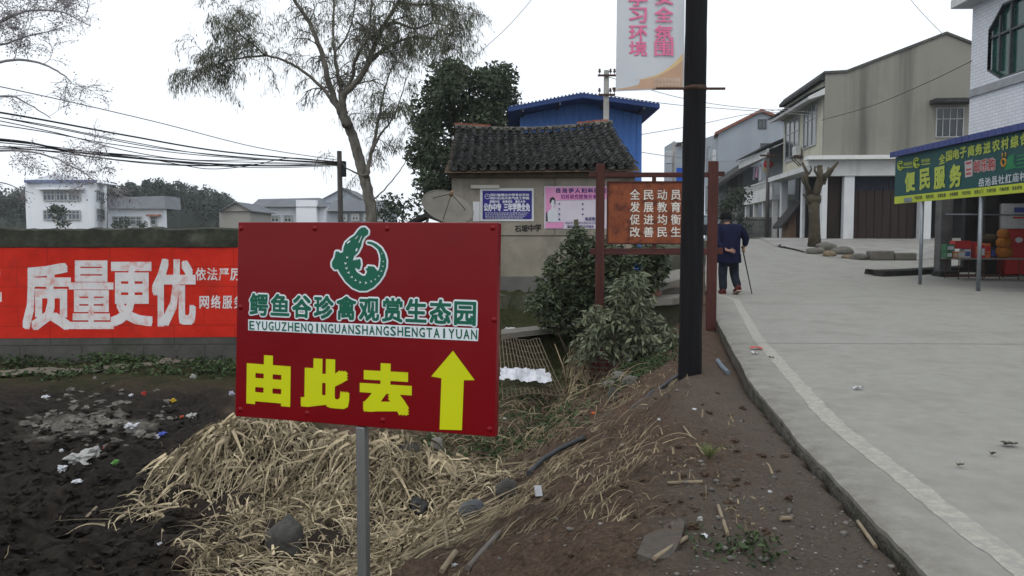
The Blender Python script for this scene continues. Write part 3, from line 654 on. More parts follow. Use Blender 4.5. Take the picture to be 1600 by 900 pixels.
t3 = sheet('pale_notice', 739, 315, 749.5, 346, PW_, 'small faded white notice beside the navy poster and satellite dish', cat='notice')
# brushed graffiti, painted on the hut wall itself
mb = MB(); letters(mb, '石垭中学', [P(804,352.5,HY), P(846,350,HY), P(846,362,HY), P(804,363,HY)], n0, bold=.03, copies=6, lift=.006, fill=1); mb.build('brushed_lettering', mat('ink_black', (.02,.018,.018), rough=.8, bump=0), hut)

# ------------------------------------------------------------------ satellite dish and the low shed beside the hut
dc = P(700,323,16.0); ds = thing('satellite_dish', onT(dc.x, 16.0), 'weathered grey satellite dish tilted in front of the hut corner', 'satellite dish')
ax = Vector((.30,-.56,.72)).normalized(); e1 = Vector((1,.1,-.40)); e1 = (e1 - ax*e1.dot(ax)).normalized(); e2 = ax.cross(e1)
DM = mat('dish_grey', (.115,.108,.092), (.175,.165,.14), scale=2.5, rough=.75, bump=.15, dirt=((.13,.09,.06), 2, .55, .75, .5))
mb = MB(); Rd = .52
def dishp(u, v, o=0): r = max(v, .002); a = u*2*math.pi; return dc + (e1*math.cos(a) + e2*math.sin(a))*(r*Rd) + ax*(.13*(r*r-1) - o)
mb.grid(lambda u, v: dishp(u, v), 40, 8); mb.grid(lambda u, v: dishp(1-u, v, .008), 40, 8); mb.tube([dishp(k/40, 1) for k in range(41)], .012, 6); mb.build('reflector', DM, ds)
mb = MB(); foc = dc + ax*.32 - e1*.02
for k in (0.08, .42, .75): mb.tube([dishp(k, .75), foc], .008, 6)
arm_ = mb.build('feed_arm', IRON, ds)
mb = MB(); mb.tube([foc - ax*.05, foc + ax*.06], [.035,.028], 10); mb.build('feed_horn', mat('rust_feed', (.14,.08,.04), (.24,.15,.08)), ds)
mb = MB(); mb.tube([dc - ax*.14, Vector((dc.x, 16.25, dc.z-.30)), Vector((dc.x, 16.25, float(T(dc.x,16.25))-.1))], .03, 8); mb.build('mast', IRON, ds)
sh = thing('low_shed', (P(668,340,22).x, 22.6, -1), 'low mud shed with a dark sagging roof behind the sign and dish', 'shed')
a = P(668,352,22); mb = MB(); mb.box((a.x, 22.6, 0), (.6,.5,1.2)); mb.build('wall', mat('mud_wall', (.10,.05,.035), (.17,.09,.06)), sh)
mb = MB(); mb.prism([P(636,347,21.9), P(664,333,21.9), P(700,345,21.9), P(700,352,21.9), P(664,339,21.9), P(636,352,21.9)], (0,1.4,0)); mb.build('roof', TILE, sh)

# ------------------------------------------------------------------ blue steel shed, camphor tree, concrete utility pole behind the hut
BY = 30.0; BLUE = mat('blue_steel', (.05,.155,.46), (.065,.185,.52), scale=1.2, rough=.5, bump=.05, streak=(.015,.04,.17), streak_scale=(1.5,1.5,.15), streak_amt=.6, spec=.3)
bs = thing('blue_shed', (P(906,300,BY).x, BY+5, -.2), 'bright blue corrugated steel shed with a low gable roof rising behind the tiled hut', 'shed')
wl_ = [P(x,y,BY) for x, y in ((813,181),(912,159),(1003,180))]; w0, w1 = P(813,300,BY).x, P(1003,300,BY).x
mb = MB(); pts = [Vector((w0,BY,-.5)), wl_[0], wl_[1], wl_[2], Vector((w1,BY,-.5))]; mb.prism(pts, (0,10,0)); mb.build('wall', BLUE, bs)
mb = MB(); n_ = 17
for k in range(n_):
    x = w0 + (w1-w0)*(k+.3)/n_; zt = np.interp(x, [w0, wl_[1].x, w1], [wl_[0].z, wl_[1].z, wl_[2].z])
    mb.prism([(x-.05,BY-.002,-.4),(x-.02,BY-.035,-.4),(x+.02,BY-.035,-.4),(x+.05,BY-.002,-.4)], (0,0,zt+.36))
mb.build('wall_rib', BLUE, bs)
fY = BY-1.3; out = [P(794,167,fY), P(910,145,fY), P(1031,162,fY)]
mb = MB(); mb.prism([out[0], out[1], out[2], out[2]-Vector((0,0,.16)), out[1]-Vector((0,0,.16)), out[0]-Vector((0,0,.16))], (0,12,0))
for k in range(40):
    t = (k+.5)/40; p = out[0].lerp(out[1], t*2) if t < .5 else out[1].lerp(out[2], t*2-1); mb.box((p.x, fY+6, p.z+.012), (.025,6.02,.03))
mb.build('roof', mat('blue_roof', (.012,.035,.13), (.02,.05,.18), rough=.55, bump=.05), bs)
mb = MB()
for t in (.1,.35,.65,.9):
    p = out[0].lerp(out[1], t*2) if t < .5 else out[1].lerp(out[2], t*2-1); mb.box((p.x, fY+.65, p.z-.22), (.04,.63,.05))
mb.build('rafter', mat('steel_dark', (.03,.04,.06), rough=.6), bs)
CONP = mat('pole_concrete', (.20,.20,.185), (.31,.305,.285), scale=3, rough=.85, bump=.2)
INS = mat('insulator', (.05,.03,.025), (.09,.06,.05), rough=.4)
q = P(947,195,27); up = thing('power_pole', (q.x, 27, -.2), 'pale concrete power pole with insulators standing before the blue shed', 'pole')
zt = P(947,110,27).z; MB().tube([(q.x,27,-.4),(q.x,27,zt)], [.14,.085], 14).build('shaft', CONP, up)
for zz, l in ((P(0,119,27).z, .30), (P(0,149,27).z, .28)):
    c_ = MB().box((q.x, 26.88, zz), (l,.03,.03)).build('crossarm', IRON, up)
    for dx in (-.24, .12, .25):
        MB().lathe((q.x+dx, 26.88, zz+.03), [(.012,0),(.012,.06),(.045,.07),(.05,.10),(.03,.13),(.045,.15),(.02,.19),(.0001,.20)], 8).build('insulator', INS, c_)

def clump_tree(name, base, label, cat, pts, trunk_pts, tr, leafm, barkm, n, ls, spread, group=None, aspect=.5):
    t = thing(name, base, label, cat, group); mb = MB()
    for tp, r in zip(trunk_pts, tr): mb.tube(tp, r, 10)
    mb.build('trunk', barkm, t)
    mb = MB()
    for (c_, s_) in pts:
        k = max(8, int(n*s_*s_*s_)); d = rdir(k); rr = RNG.random(k)**.45
        C = np.array(c_) + d*rr[:,None]*s_*np.array([1,1,.8])*spread
        D = d*.6 + rdir(k)*.8 + np.array([0,0,-.25]); leaf_mesh(mb, C, D, ls*(.7+.6*RNG.random(k)), ls*aspect*(.7+.6*RNG.random(k)))
    mb.build('crown', leafm, t); return t
BARK = mat('bark_grey', (.06,.05,.04), (.15,.13,.105), scale=6, rough=.95, bump=.8, bscale=20, stretch=(2,2,.5))
CAMPH = mat('camphor_leaf', (.024,.036,.018), (.062,.082,.042), scale=.8, rough=.6, bump=0, island=.4, spec=.25)
TY = 36.0; cl = []
for k in range(150):
    for _ in range(50):
        px, py = random.uniform(650,806), random.uniform(108,345)
        # crown outline of the photo
        cx = 728 + (py-230)*-.10; hw = 78*math.sqrt(max(0, 1-((py-200)/118)**2)) + (8 if py > 190 else 0)
        if py > 300: hw *= .75; cx = 690
        if abs(px-cx) < hw*.93: break
    p = P(px, py, TY + random.uniform(-2.2,2.2)); cl.append((p, random.uniform(.45,.85)))
b0 = P(715,330,TY); tb = Vector((b0.x, TY, -.8))
clump_tree('camphor_tree', tb, 'large dense dark evergreen tree behind the tiled hut beside the blue shed', 'tree', cl, [[tb, tb+Vector((.1,0,2.5)), tb+Vector((0,0,5.5))], [tb+Vector((.1,0,2.4)), tb+Vector((-1.4,.2,4.6))], [tb+Vector((.1,0,2.6)), tb+Vector((1.2,-.2,5.5))]], [[.4,.3,.12],[.2,.08],[.2,.08]], CAMPH, BARK, 430, .24, 1.0)

# ------------------------------------------------------------------ bare willow behind the wall
def branch_tree(name, base, label, limbs, bark, leafm, twigs, leafn, leafL, leafW, Y, droop, seed, zones, jitter=1.0, twr=.006, tl=(.5,1.1), dens=.42):
    rnd = random.Random(seed); t = thing(name, base, label, 'tree'); mb = MB(); LC, LD = [], []
    def twig(p, d, L, r, lv, leafy):
        pts = [p]; q = p.copy(); d = d.normalized(); n_ = 6
        for k in range(n_):
            d = (d + Vector((rnd.gauss(0,.16), rnd.gauss(0,.16), rnd.gauss(0,.10) - droop*(.35 if lv == 0 else 1)*(k+1)/n_))).normalized()
            q = q + d*(L/n_); pts.append(q.copy())
            if lv < 2 and k >= 1:
                for _ in range(2 if lv == 0 else 1):
                    if rnd.random() < .8: twig(q.copy(), d + Vector((rnd.gauss(0,.7), rnd.gauss(0,.7), rnd.gauss(.1,.5))), L*rnd.uniform(.4,.65), r*.55, lv+1, leafy)
            if lv >= 1:
                for _ in range(int(leafn*leafy) + (rnd.random() < (leafn*leafy) % 1)):
                    LC.append((q + Vector((rnd.gauss(0,.05), rnd.gauss(0,.05), rnd.gauss(-.02,.05))))[:]); LD.append((d*.5 + Vector((rnd.gauss(0,.3), rnd.gauss(0,.3), -.8*min(1,droop*2) + rnd.gauss(0,.3))))[:])
        mb.tube(pts, [max(.0028, r*(1-.8*i/n_)) for i in range(n_+1)], 4 if lv else 5, caps=False)
    for pts, r0, r1, tw, dy in limbs:
        k = len(pts); raw = [P(x, y, Y + dy*i/(k-1)) for i, (x, y) in enumerate(pts)]; fine = []
        for i in range(k-1):      # Catmull-Rom so that limbs bend smoothly
            p0, p1_, p2, p3 = raw[max(i-1,0)], raw[i], raw[i+1], raw[min(i+2,k-1)]
            for s_ in range(6):
                u = s_/6; fine.append(.5*((2*p1_) + (p2-p0)*u + (2*p0-5*p1_+4*p2-p3)*u*u + (3*p1_-p0-3*p2+p3)*u**3))
        fine.append(raw[-1]); n_ = len(fine)
        rad = [r0 + (r1-r0)*(i/(n_-1))**.8 for i in range(n_)]
        mb.tube([p + Vector((rnd.gauss(0,.008), rnd.gauss(0,.008), 0)) for p in fine], rad, 10 if r0 > .05 else 6)
        for i in range(n_):
            f = i/(n_-1)
            for _ in range(tw if f > .3 else 0):
                if rnd.random() < dens*(.25 + .6*f):
                    p = fine[i]; tx = (fine[min(i+1,n_-1)] - fine[max(i-1,0)]).normalized()
                    d = tx*.6 + Vector((rnd.gauss(0,.7), rnd.gauss(0,.7), rnd.gauss(.35,.5)))
                    v = p - CAM; px = 800 + F*v.x/v.dot(_f)
                    lf = zones(px); twig(p.copy(), d, rnd.uniform(*tl), max(twr, rad[i]*.35), 0, lf)
    mb.build('trunk', bark, t)
    mb = MB(); C = np.array(LC); D = np.array(LD); n_ = len(C); leaf_mesh(mb, C, D, leafL*(.6+.8*RNG.random(n_)), leafW*(.7+.6*RNG.random(n_))); mb.build('crown', leafm, t)
    return t, n_
WB = mat('willow_bark', (.055,.05,.042), (.19,.175,.15), scale=5, rough=.95, bump=.7, bscale=16, stretch=(2,2,.6))
WL = mat('willow_leaf', (.055,.066,.036), (.12,.135,.075), scale=.9, rough=.7, bump=0, island=.35)
z2 = lambda x, y: (280 + x/2.5, y/2.5)
Z = lambda *q: [z2(*p) for p in q]
limbs = [
 ([(582,400)] + Z((752,860),(735,740),(702,620),(680,540),(650,470),(625,425)), .145, .10, 0, .3),
 (Z((655,490),(628,430),(592,350),(562,230),(520,110),(450,0),(380,-120)), .095, .03, 3, .8),
 (Z((640,460),(605,405),(560,345),(480,275),(400,232),(340,215),(290,175),(245,140),(190,80)), .048, .010, 3, -.8),
 (Z((345,216),(300,220),(250,225),(180,240),(120,265),(60,300)), .03, .008, 3, -.3),
 (Z((658,490),(640,430),(645,370),(690,325),(738,250),(762,180),(800,100),(860,0),(900,-90)), .095, .03, 4, -.6),
 (Z((745,240),(785,205),(830,172),(910,147),(990,150),(1060,190)), .05, .012, 4, .6),
 (Z((655,485),(637,430),(632,370),(620,300),(606,200),(600,80),(615,-60)), .07, .02, 3, 1.2),
 (Z((640,380),(680,290),(690,230),(740,140),(750,20),(770,-80)), .05, .015, 4, -.9),
 (Z((800,110),(850,90),(920,110),(1000,90),(1080,120)), .04, .01, 5, -1.0),
 (Z((860,10),(930,20),(1010,20),(1100,60)), .04, .01, 5, .5),
 (Z((730,690),(745,620),(765,540),(785,440),(800,360),(830,260)), .06, .012, 2, .5),
 (Z((752,590),(790,520),(830,470),(865,390),(885,300)), .035, .008, 2, -.4),
 (Z((610,200),(650,150),(680,60),(690,-40)), .03, .01, 4, .3),
 (Z((735,690),(700,680),(660,660),(640,640)), .03, .01, 1, .2),
 (Z((760,780),(820,720),(880,640),(910,560)), .018, .006, 1, .2),
]
def zoneW(px): return .35 if px > 705 else 1.0 if px > 590 else (.9 if px < 420 else .35)
tbp = P(582,400,18.0); wb_ = Vector((tbp.x, 18, -1.05)); limbs[0][0].insert(0, (583, 372 + 2.2*F/18))
_, nl = branch_tree('willow_tree', wb_, 'tall leaning willow with pale bark and thin hanging leaves behind the wall', limbs, WB, WL, 3, .42, .105, .017, 18.0, .55, 5, zoneW, tl=(.4,.8), dens=.40)
print('willow leaves', nl)
TW = mat('twig_overexposed', (.18,.17,.17), (.32,.31,.32), scale=5, rough=.9, bump=.3); TB = mat('dry_bud', (.14,.12,.12), (.26,.23,.23), island=.3, bump=0)  # twigs and buds coloured pale: bleaching by the bright sky is painted in
limb2 = [
 ([(-260,640),(-240,420),(-215,250),(-190,120),(-160,-40)], .16, .06, 0, .2),
 ([(-200,140),(-120,70),(-50,45),(0,34),(30,20),(62,16),(100,20),(140,40)], .05, .006, 2, -.4),
 ([(-220,260),(-140,150),(-60,90),(0,70),(50,55),(95,45)], .045, .006, 2, .3),
 ([(-225,300),(-140,190),(-50,120),(10,95),(60,98),(100,118),(112,132)], .045, .006, 2, -.2),
 ([(-190,120),(-100,10),(-30,-10),(30,-20),(90,0)], .04, .006, 2, .5),
 ([(-230,340),(-130,230),(-50,165),(10,150),(40,160),(80,185)], .04, .006, 1, .2),
 ([(-235,380),(-140,290),(-60,245),(20,235),(80,245),(130,270),(150,285)], .035, .005, 2, -.3),
 ([(-238,400),(-150,330),(-60,290),(0,285),(40,300)], .03, .005, 2, .2)]
b2 = P(-260,640,13.0); b2.z = float(T(b2.x, 13.0))
_, nl = branch_tree('bare_tree', b2, 'leafless pale twigged tree reaching over the red slogan wall', limb2, TW, TB, 2, .45, .03, .02, 13.0, .12, 9, lambda px: 1, twr=.0035, tl=(.3,.6), dens=.30)
print('bare buds', nl)

# ------------------------------------------------------------------ thin wooden pole, cables
PY = 20.0; q = P(531,300,PY); wp_ = thing('wooden_pole', (q.x, PY, -1.05), 'thin dark wooden cable pole behind the wall next to the willow', 'pole')
MB().tube([(q.x+.03,PY,-1.2),(q.x,PY,P(0,236,PY).z)], [.085,.06], 10).build('shaft', mat('pole_wood', (.05,.045,.045), (.11,.10,.095), scale=5, rough=.95, stretch=(3,3,.4)), wp_)
c_ = P(537,264,PY-.12); MB().bevbox(c_, (.055,.07,.19), .015).build('junction_box', mat('box_black', (.012,.012,.013), rough=.6), wp_)
CB = mat('cable_black', (.022,.022,.025), (.04,.04,.042), rough=.6, bump=0); CG = mat('cable_grey', (.20,.20,.21), (.28,.28,.29), rough=.7, bump=0)
def cable(pts, r, m, label, group=None, Yf=None, name='overhead_cable'):
    raw = [P(x, y, Yf(x)) for x, y in pts]; k = len(raw); fine = []
    for i in range(k-1):
        p0, p1_, p2, p3 = raw[max(i-1,0)], raw[i], raw[i+1], raw[min(i+2,k-1)]
        for s_ in range(8):
            u = s_/8; fine.append(.5*((2*p1_) + (p2-p0)*u + (2*p0-5*p1_+4*p2-p3)*u*u + (3*p1_-p0-3*p2+p3)*u**3))
    fine.append(raw[-1]); mb = MB(); mb.tube(fine, r, 6); return tag(mb.build(name, m), label, 'cable', group)
Yw = lambda x: PY - (527-x)*.0125
g_ = 'black cables strung to the thin wooden pole'; lb_ = 'black overhead cable sagging in a bundle towards the thin wooden pole'
cable([(-160,96),(-60,122),(100,157),(250,192),(400,230),(527,250)], .009, CG, 'pale grey twisted cable running highest to the thin wooden pole', Yf=Yw)  # light tone imitates overexposure against the sky, put into the cable colour
cable([(-160,150),(-60,166),(60,186),(200,212),(350,237),(527,253)], .016, CB, 'thick black cable, upper one of the bundle to the thin wooden pole', Yf=Yw)
cable([(-160,195),(-60,212),(40,222),(130,239),(300,254),(420,259),(527,257)], .018, CB, 'thickest black cable, low in the bundle to the thin wooden pole', Yf=Yw)
for pts in ([(-160,155),(-60,172),(100,203),(250,232),(400,247),(527,255)], [(-160,160),(-60,177),(90,208),(200,236),(300,250),(420,250),(527,256)], [(-160,168),(-60,186),(70,206),(180,226),(330,244),(527,256)],
            [(-160,205),(-60,222),(80,236),(200,243),(280,257),(330,264),(390,259),(455,247),(527,254)], [(-160,212),(-60,229),(60,235),(250,257),(400,259),(527,257)], [(-160,200),(-60,217),(60,229),(160,247),(300,258),(420,256),(527,258)], [(-160,158),(-60,174),(70,195),(190,219),(340,243),(527,254)], [(-160,208),(-60,226),(60,231),(180,240),(310,251),(420,254),(527,256)], [(-160,196),(-60,214),(50,225),(170,241),(300,256),(410,262),(527,259)]):
    cable(pts, .0085, CB, lb_, g_, Yf=Yw)

# ------------------------------------------------------------------ cream house with the big grey gable
FR = mat('window_frame', (.30,.32,.32), (.40,.41,.41), rough=.5, bump=0); FRD = mat('window_frame_dark', (.04,.05,.05), rough=.5, bump=0)
GLD = glassy('glass_dark', (.045,.06,.065)); GLB = glassy('glass_pale', (.12,.16,.18)); GLX = glassy('glass_black', (.012,.018,.022), rough=.25); GLG = glassy('glass_green', (.010,.055,.045), rough=.2)
WHT = mat('white_plaster', (.46,.47,.46), (.58,.58,.57), scale=1.5, rough=.9, bump=.1, dirt=((.28,.27,.25), 1.5, .55, .75, .6), streak=(.25,.25,.24), streak_scale=(2,2,.2), streak_amt=.4)
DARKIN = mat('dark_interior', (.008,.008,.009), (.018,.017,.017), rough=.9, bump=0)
DOORB = mat('brown_doors', (.016,.010,.009), (.035,.022,.018), scale=2, rough=.75, bump=.2, stretch=(3,3,.4))
ROOFD = mat('dark_roof', (.02,.02,.021), (.05,.05,.05), scale=4, rough=.95, bump=.6, bscale=18)
def rects(root, name, m, p, a, bq, n, w, dz0=0., th=.03, parent=None):
    """flat bar box from point a to bq (3-D) of width w, standing th proud along n"""
    mid = (a+bq)/2; mb = MB(); mb.box(mid + n*(th/2), ((bq-a).length/2, th/2, w/2), (bq-a), n); return mb.build(name, m, parent or root)
def window(root, c0, ex, ez, n, w, h, nxm, nzm, fm, gm, bar_=.05, lay=None, depth=.06):
    """c0 bottom corner, ex/ez unit axes, n outward; a frame (part) with its panes (sub-part)"""
    mb = MB(); o = c0 + n*.0
    def b(u0, v0, u1, v1, d0, d1): mb.box(o + ex*((u0+u1)/2) + ez*((v0+v1)/2) + n*((d0+d1)/2), ((u1-u0)/2, (d1-d0)/2, (v1-v0)/2), ex, n.cross(ex)*0+ (ez.cross(ex)), ez)
    b(0,0,w,bar_,.0,depth); b(0,h-bar_,w,h,.0,depth); b(0,bar_,bar_,h-bar_,.0,depth); b(w-bar_,bar_,w,h-bar_,.0,depth)
    for k in range(1, nxm): b(w*k/nxm-bar_*.35, bar_, w*k/nxm+bar_*.35, h-bar_, .002, depth-.004)
    for k in (lay or [j/nzm for j in range(1, nzm)]): b(bar_, h*k-bar_*.35, w-bar_, h*k+bar_*.35, .004, depth-.008)
    fo = mb.build('window', fm, root); mb = MB()
    mb.box(o + ex*w/2 + ez*h/2 + n*.012, (w/2-.01, .008, h/2-.01), ex, ez.cross(ex), ez); mb.build('pane', gm, fo); return fo
UP = Vector((0,0,1)); C0 = Vector((14.6, 38, 1.05)); ge = Vector((1,-.09,0)).normalized(); gn = Vector((-.09,-1,0)).normalized()   # gable face
fe = Vector((.09,1,0)).normalized(); fnn = Vector((-1,.09,0)).normalized()                                                     # street facade
def PGb(px, py): return PL(px, py, C0, gn)
def PFc(px, py): return PL(px, py, C0, fnn)
GREYW = mat('grey_render', (.20,.193,.168), (.255,.247,.215), scale=.5, rough=.95, bump=.2, streak=(.055,.055,.05), streak_scale=(.9,.9,.05), streak_amt=.75, dirt=((.12,.115,.10), .5, .5, .75, .6))
CREAM = mat('cream_render', (.40,.385,.30), (.50,.48,.39), scale=1, rough=.9, bump=.1, streak=(.25,.24,.19), streak_scale=(2,2,.2), streak_amt=.35)
ho = thing('cream_house', C0, 'cream two storey house with a large stained grey gable wall and brown ground floor doors', 'house')
zu = PGb(1283,251).z; zg = .9
gp = [PGb(1283,251), PGb(1283,116), PGb(1322,114), PGb(1478,54), PGb(1560,86), PGb(1560,251)]
gp[-1].z = zu; gp[0] = Vector((C0.x, C0.y, zu)); gp[1] = Vector((C0.x, C0.y, gp[1].z))
mb = MB(); mb.prism([p + fe*.24 for p in gp], fe*7.5); mb.build('upper_wall', CREAM, ho)
mb = MB(); mb.prism(gp, fe*.24); mb.build('gable_wall', GREYW, ho)
# roof verge and slabs
mb = MB()
for a, bq in ((gp[1]-ge*.05, gp[2]), (gp[2], gp[3]), (gp[3], gp[4])):
    mb.prism([a + UP*.01 - fe*.08, bq + UP*.01 - fe*.08, bq + UP*.13 - fe*.08, a + UP*.13 - fe*.08], fe*7.7)
mb.build('roof', mat('verge_dark', (.045,.045,.04), (.10,.10,.09), scale=3, bump=.5), ho)
# ground floor: lintel, piers, doors
x0 = C0 - ge*.0; mb = MB()
lw = 13.0; a = Vector((C0.x, C0.y, zu)); hgt = zu - PGb(1300,275).z
mb.box(a + ge*(lw/2-.3) + fe*.2 - UP*(hgt/2+.0), (lw/2+.35, .32, hgt/2), ge, fe, UP); mb.build('lintel', WHT, ho)
mb = MB(); mb.box(a + ge*(lw/2-.35) - fe*.22 + UP*.10, (lw/2+.5, .36, .09), ge, fe, UP); mb.build('ledge', mat('ledge_white', (.55,.55,.53), (.66,.66,.64), scale=2, dirt=((.2,.2,.19), 2, .6, .8, .7)), ho)
PIER = mat('pier_white', (.52,.54,.55), (.62,.63,.64), scale=1.4, rough=.85, bump=.05, dirt=((.34,.34,.33), 1.2, .58, .8, .6))
for px0, px1 in ((1284,1292),(1318,1334),(1437,1455)):
    p, q = PGb(px0, 330), PGb(px1, 330); m_ = (p+q)/2; MB().bevbox(Vector((m_.x, m_.y, (zu-hgt+zg)/2)) + fe*.16, ((q-p).length/2, .2, (zu-hgt-zg)/2), .02, ge).build('pier', PIER, ho)
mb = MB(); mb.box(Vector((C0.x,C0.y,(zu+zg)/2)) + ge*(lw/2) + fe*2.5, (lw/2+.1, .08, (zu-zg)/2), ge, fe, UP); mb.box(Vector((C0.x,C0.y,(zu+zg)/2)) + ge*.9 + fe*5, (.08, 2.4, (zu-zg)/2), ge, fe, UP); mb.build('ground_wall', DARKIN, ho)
p, q = PGb(1334,275), PGb(1437,275); dz = (zu-hgt)
mb = MB()
wd = (q-p).length; 
for k in range(8): 
    mb.bevbox(Vector((p.x,p.y,0)) + ge*(wd*(k+.5)/8) + UP*((zg + dz-.65)/2) + fe*.45, (wd/16-.012, .03, (dz-.65-zg)/2), .01, ge)
    for zz in (.55, 1.25, 1.75): mb.box(Vector((p.x,p.y,0)) + ge*(wd*(k+.5)/8) + UP*(zg+zz+.2) + fe*.42, (wd/16-.07, .012, .2), ge, fe, UP)
mb.build('door', DOORB, ho)
mb = MB(); mb.box(Vector((p.x,p.y,0)) + ge*(wd/2) + UP*(dz-.33) + fe*.5, (wd/2, .02, .32), ge, fe, UP)
for k in range(22): mb.box(Vector((p.x,p.y,0)) + ge*(wd*(k+.5)/22) + UP*(dz-.33) + fe*.46, (.03,.025,.32), ge, fe, UP)
mb.build('door_grille', mat('grille_blue', (.012,.018,.03), (.025,.032,.05), rough=.7), ho)
p, q = PGb(1292,275), PGb(1318,275); MB().box(((p+q)/2).to_2d().to_3d() + UP*((zg+dz)/2) + fe*.5, ((q-p).length/2, .03, (dz-zg)/2), ge, fe, UP).build('door', DOORB, ho)
# gable window with its hood
p = PGb(1461,215); q = PGb(1506,168); window(ho, p + gn*.005, ge, UP, gn, (Vector((q.x,q.y,0))-Vector((p.x,p.y,0))).length, q.z-p.z, 4, 2, FR, GLX, .04, lay=[.62])
p = PGb(1452,160); q = PGb(1514,160); MB().bevbox((p+q)/2 + gn*.35, ((q-p).length/2, .35, .10), .02, ge).build('window_hood', ROOFD, ho)
# street facade: canopy, windows, overhanging slab, piers
for xa, xb, ya, yb in ((1257,1275.5,229,181),(1228.5,1248.5,250,200)):
    p = PFc(xb, ya-3); q = PFc(xa, yb); L_ = (Vector((q.x,q.y,0))-Vector((p.x,p.y,0))).length
    window(ho, p + fnn*.01, fe, UP, fnn, L_, q.z+.25-p.z, 3, 2, FR, GLX, .045, lay=[.68])
p = PFc(1283,163); q = PFc(1226,200); L_ = (q-p).length
mb = MB(); mid = (C0 + fe*3.5); zc = PFc(1283,151).z
mb.prism([C0*1 + UP*(zc-C0.z) , C0 + UP*(zc-C0.z+.30), C0 + fnn*.75 + UP*(zc-C0.z-.08), C0 + fnn*.75 + UP*(zc-C0.z-.22)], fe*8.0); mb.build('canopy', WHT, ho)
mb = MB(); mb.prism([C0 + fnn*.02 + UP*(zc-C0.z+.33), C0 + fnn*.02 + UP*(zc-C0.z+.40), C0 + fnn*.85 + UP*(zc-C0.z+.02), C0 + fnn*.85 + UP*(zc-C0.z-.05)], fe*8.05); mb.build('canopy_tiles', ROOFD, ho)
zt_ = PFc(1282,130).z; mb = MB(); mb.prism([C0 + fnn*.0 + UP*(zt_-C0.z), C0 + fnn*.25 + UP*(zt_-C0.z), C0 + fnn*.25 + UP*(zt_-C0.z+.15), C0 + UP*(zt_-C0.z+.45)], fe*7.9); mb.build('eave_tiles', ROOFD, ho)
mb = MB(); mb.box(C0 + fe*4 + fnn*.35 + UP*(zu-C0.z-.35), (4.0,.45,.12), fe, fnn, UP); mb.build('slab', WHT, ho)
for t_ in (3.0, 7.4): mb = MB(); mb.bevbox(C0 + fe*t_ + UP*((zu-.4-zg)/2 + zg - C0.z), (.18,.18,(zu-.5-zg)/2), .02, fe); mb.build('pier', PIER, ho)
ac = PFc(1252.5,236); at_ = thing('air_conditioner', ac - UP*.4, 'old air conditioner box on brackets between the windows of the cream house', 'air conditioner')
MB().bevbox(ac + fnn*.25, (.30,.15,.24), .03, fe).build('casing', mat('ac_white', (.42,.42,.40), (.5,.5,.48)), at_)
mb = MB(); mb.box(ac + fnn*.22 - UP*.32, (.36,.25,.025), fe, fnn, UP); mb.tube([ac - UP*.75 , ac + fnn*.42 - UP*.33], .025, 6); mb.tube([ac - UP*.75 + fe*.4, ac + fnn*.42 - UP*.33 + fe*.4], .025, 6); mb.build('bracket', IRON, at_)

# ------------------------------------------------------------------ pollarded tree and the stones by the forecourt
pt = GR(1270,386); POL = mat('pollard_bark', (.034,.027,.018), (.09,.073,.05), scale=4, rough=.95, bump=.9, bscale=14, dirt=((.04,.045,.025), 3, .5, .7, .6))
ptr = thing('pollarded_tree', pt, 'pollarded bare tree with stubby cut limbs before the cream house', 'tree'); z4 = lambda x, y: P(1200+x/4.09, 220+y/4.09, pt.y)
mb = MB()
def limb(pts, radii, j=0.):
    pts = [z4(*p) + Vector((0, j*i/len(pts), 0)) for i, p in enumerate(pts)]; radii = [r_*(.80 if radii[0] < .28 else 1) for r_ in radii]; mb.tube(pts, radii, 10); mb.blob(pts[-1], (radii[-1]*1.1,)*3, seed=pts[-1].x, sub=2)
limb([(296,690),(298,600),(296,480),(290,380)], [.30,.235,.215,.25]); limb([(292,420),(268,330),(252,270),(262,200),(240,140)], [.20,.16,.12,.085,.06], .4)
limb([(290,400),(312,310),(325,230),(310,170)], [.22,.20,.15,.09], -.3); limb([(318,270),(350,230),(350,160)], [.14,.11,.07], .3); limb([(330,250),(380,205),(428,145)], [.14,.11,.06], -.4)
limb([(275,340),(240,280),(215,225)], [.12,.09,.06], -.3); limb([(290,420),(250,385),(212,345)], [.09,.06,.04], -.4); limb([(322,260),(365,270),(400,190),(410,170)], [.12,.10,.08,.06], .5)
limb([(300,300),(345,285),(375,235),(392,200)], [.08,.07,.05,.035], .2); limb([(252,290),(225,262),(222,235)], [.07,.05,.035], .2); limb([(330,240),(300,190),(305,165)], [.07,.06,.04], .1); limb([(260,215),(280,180),(275,160)], [.05,.045,.03], .1); limb([(365,215),(395,225),(420,190)], [.06,.05,.03], .1)
mb.build('trunk', POL, ptr)
mb = MB(); c_ = z4(262,383); mb.lathe((0,0,0), [(.0001,0),(.045,0)], 10)
for v in mb.v: v.xyz = c_ + Vector((v.x, -.13, v.y))
mb.build('cut_stub', mat('cut_wood', (.5,.42,.28), (.6,.5,.35)), ptr)
STN = mat('rough_stone', (.085,.08,.07), (.17,.16,.14), scale=3, rough=.95, bump=.7, bscale=12, dirt=((.05,.055,.035), 2, .5, .7, .6)); STB = mat('tan_stone', (.13,.095,.06), (.22,.17,.11), scale=3, rough=.95, bump=.7)
def stone(px, py, w, h, label, m=STN, seed=0, amp=.2, dep=.8, name='stone', flatb=-.6):
    g = GR(px, py); k = g.y/F; sx, sz = w*k/2, h*k*.78
    o = MB().blob((g.x, g.y+sx*dep*.6, g.z + sz*.35), (sx, sx*dep, sz*.65), seed=seed, amp=amp, sub=3, flat=flatb).build(name, m, base=(g.x, g.y+sx*dep*.6, g.z)); return tag(o, label, 'stone')
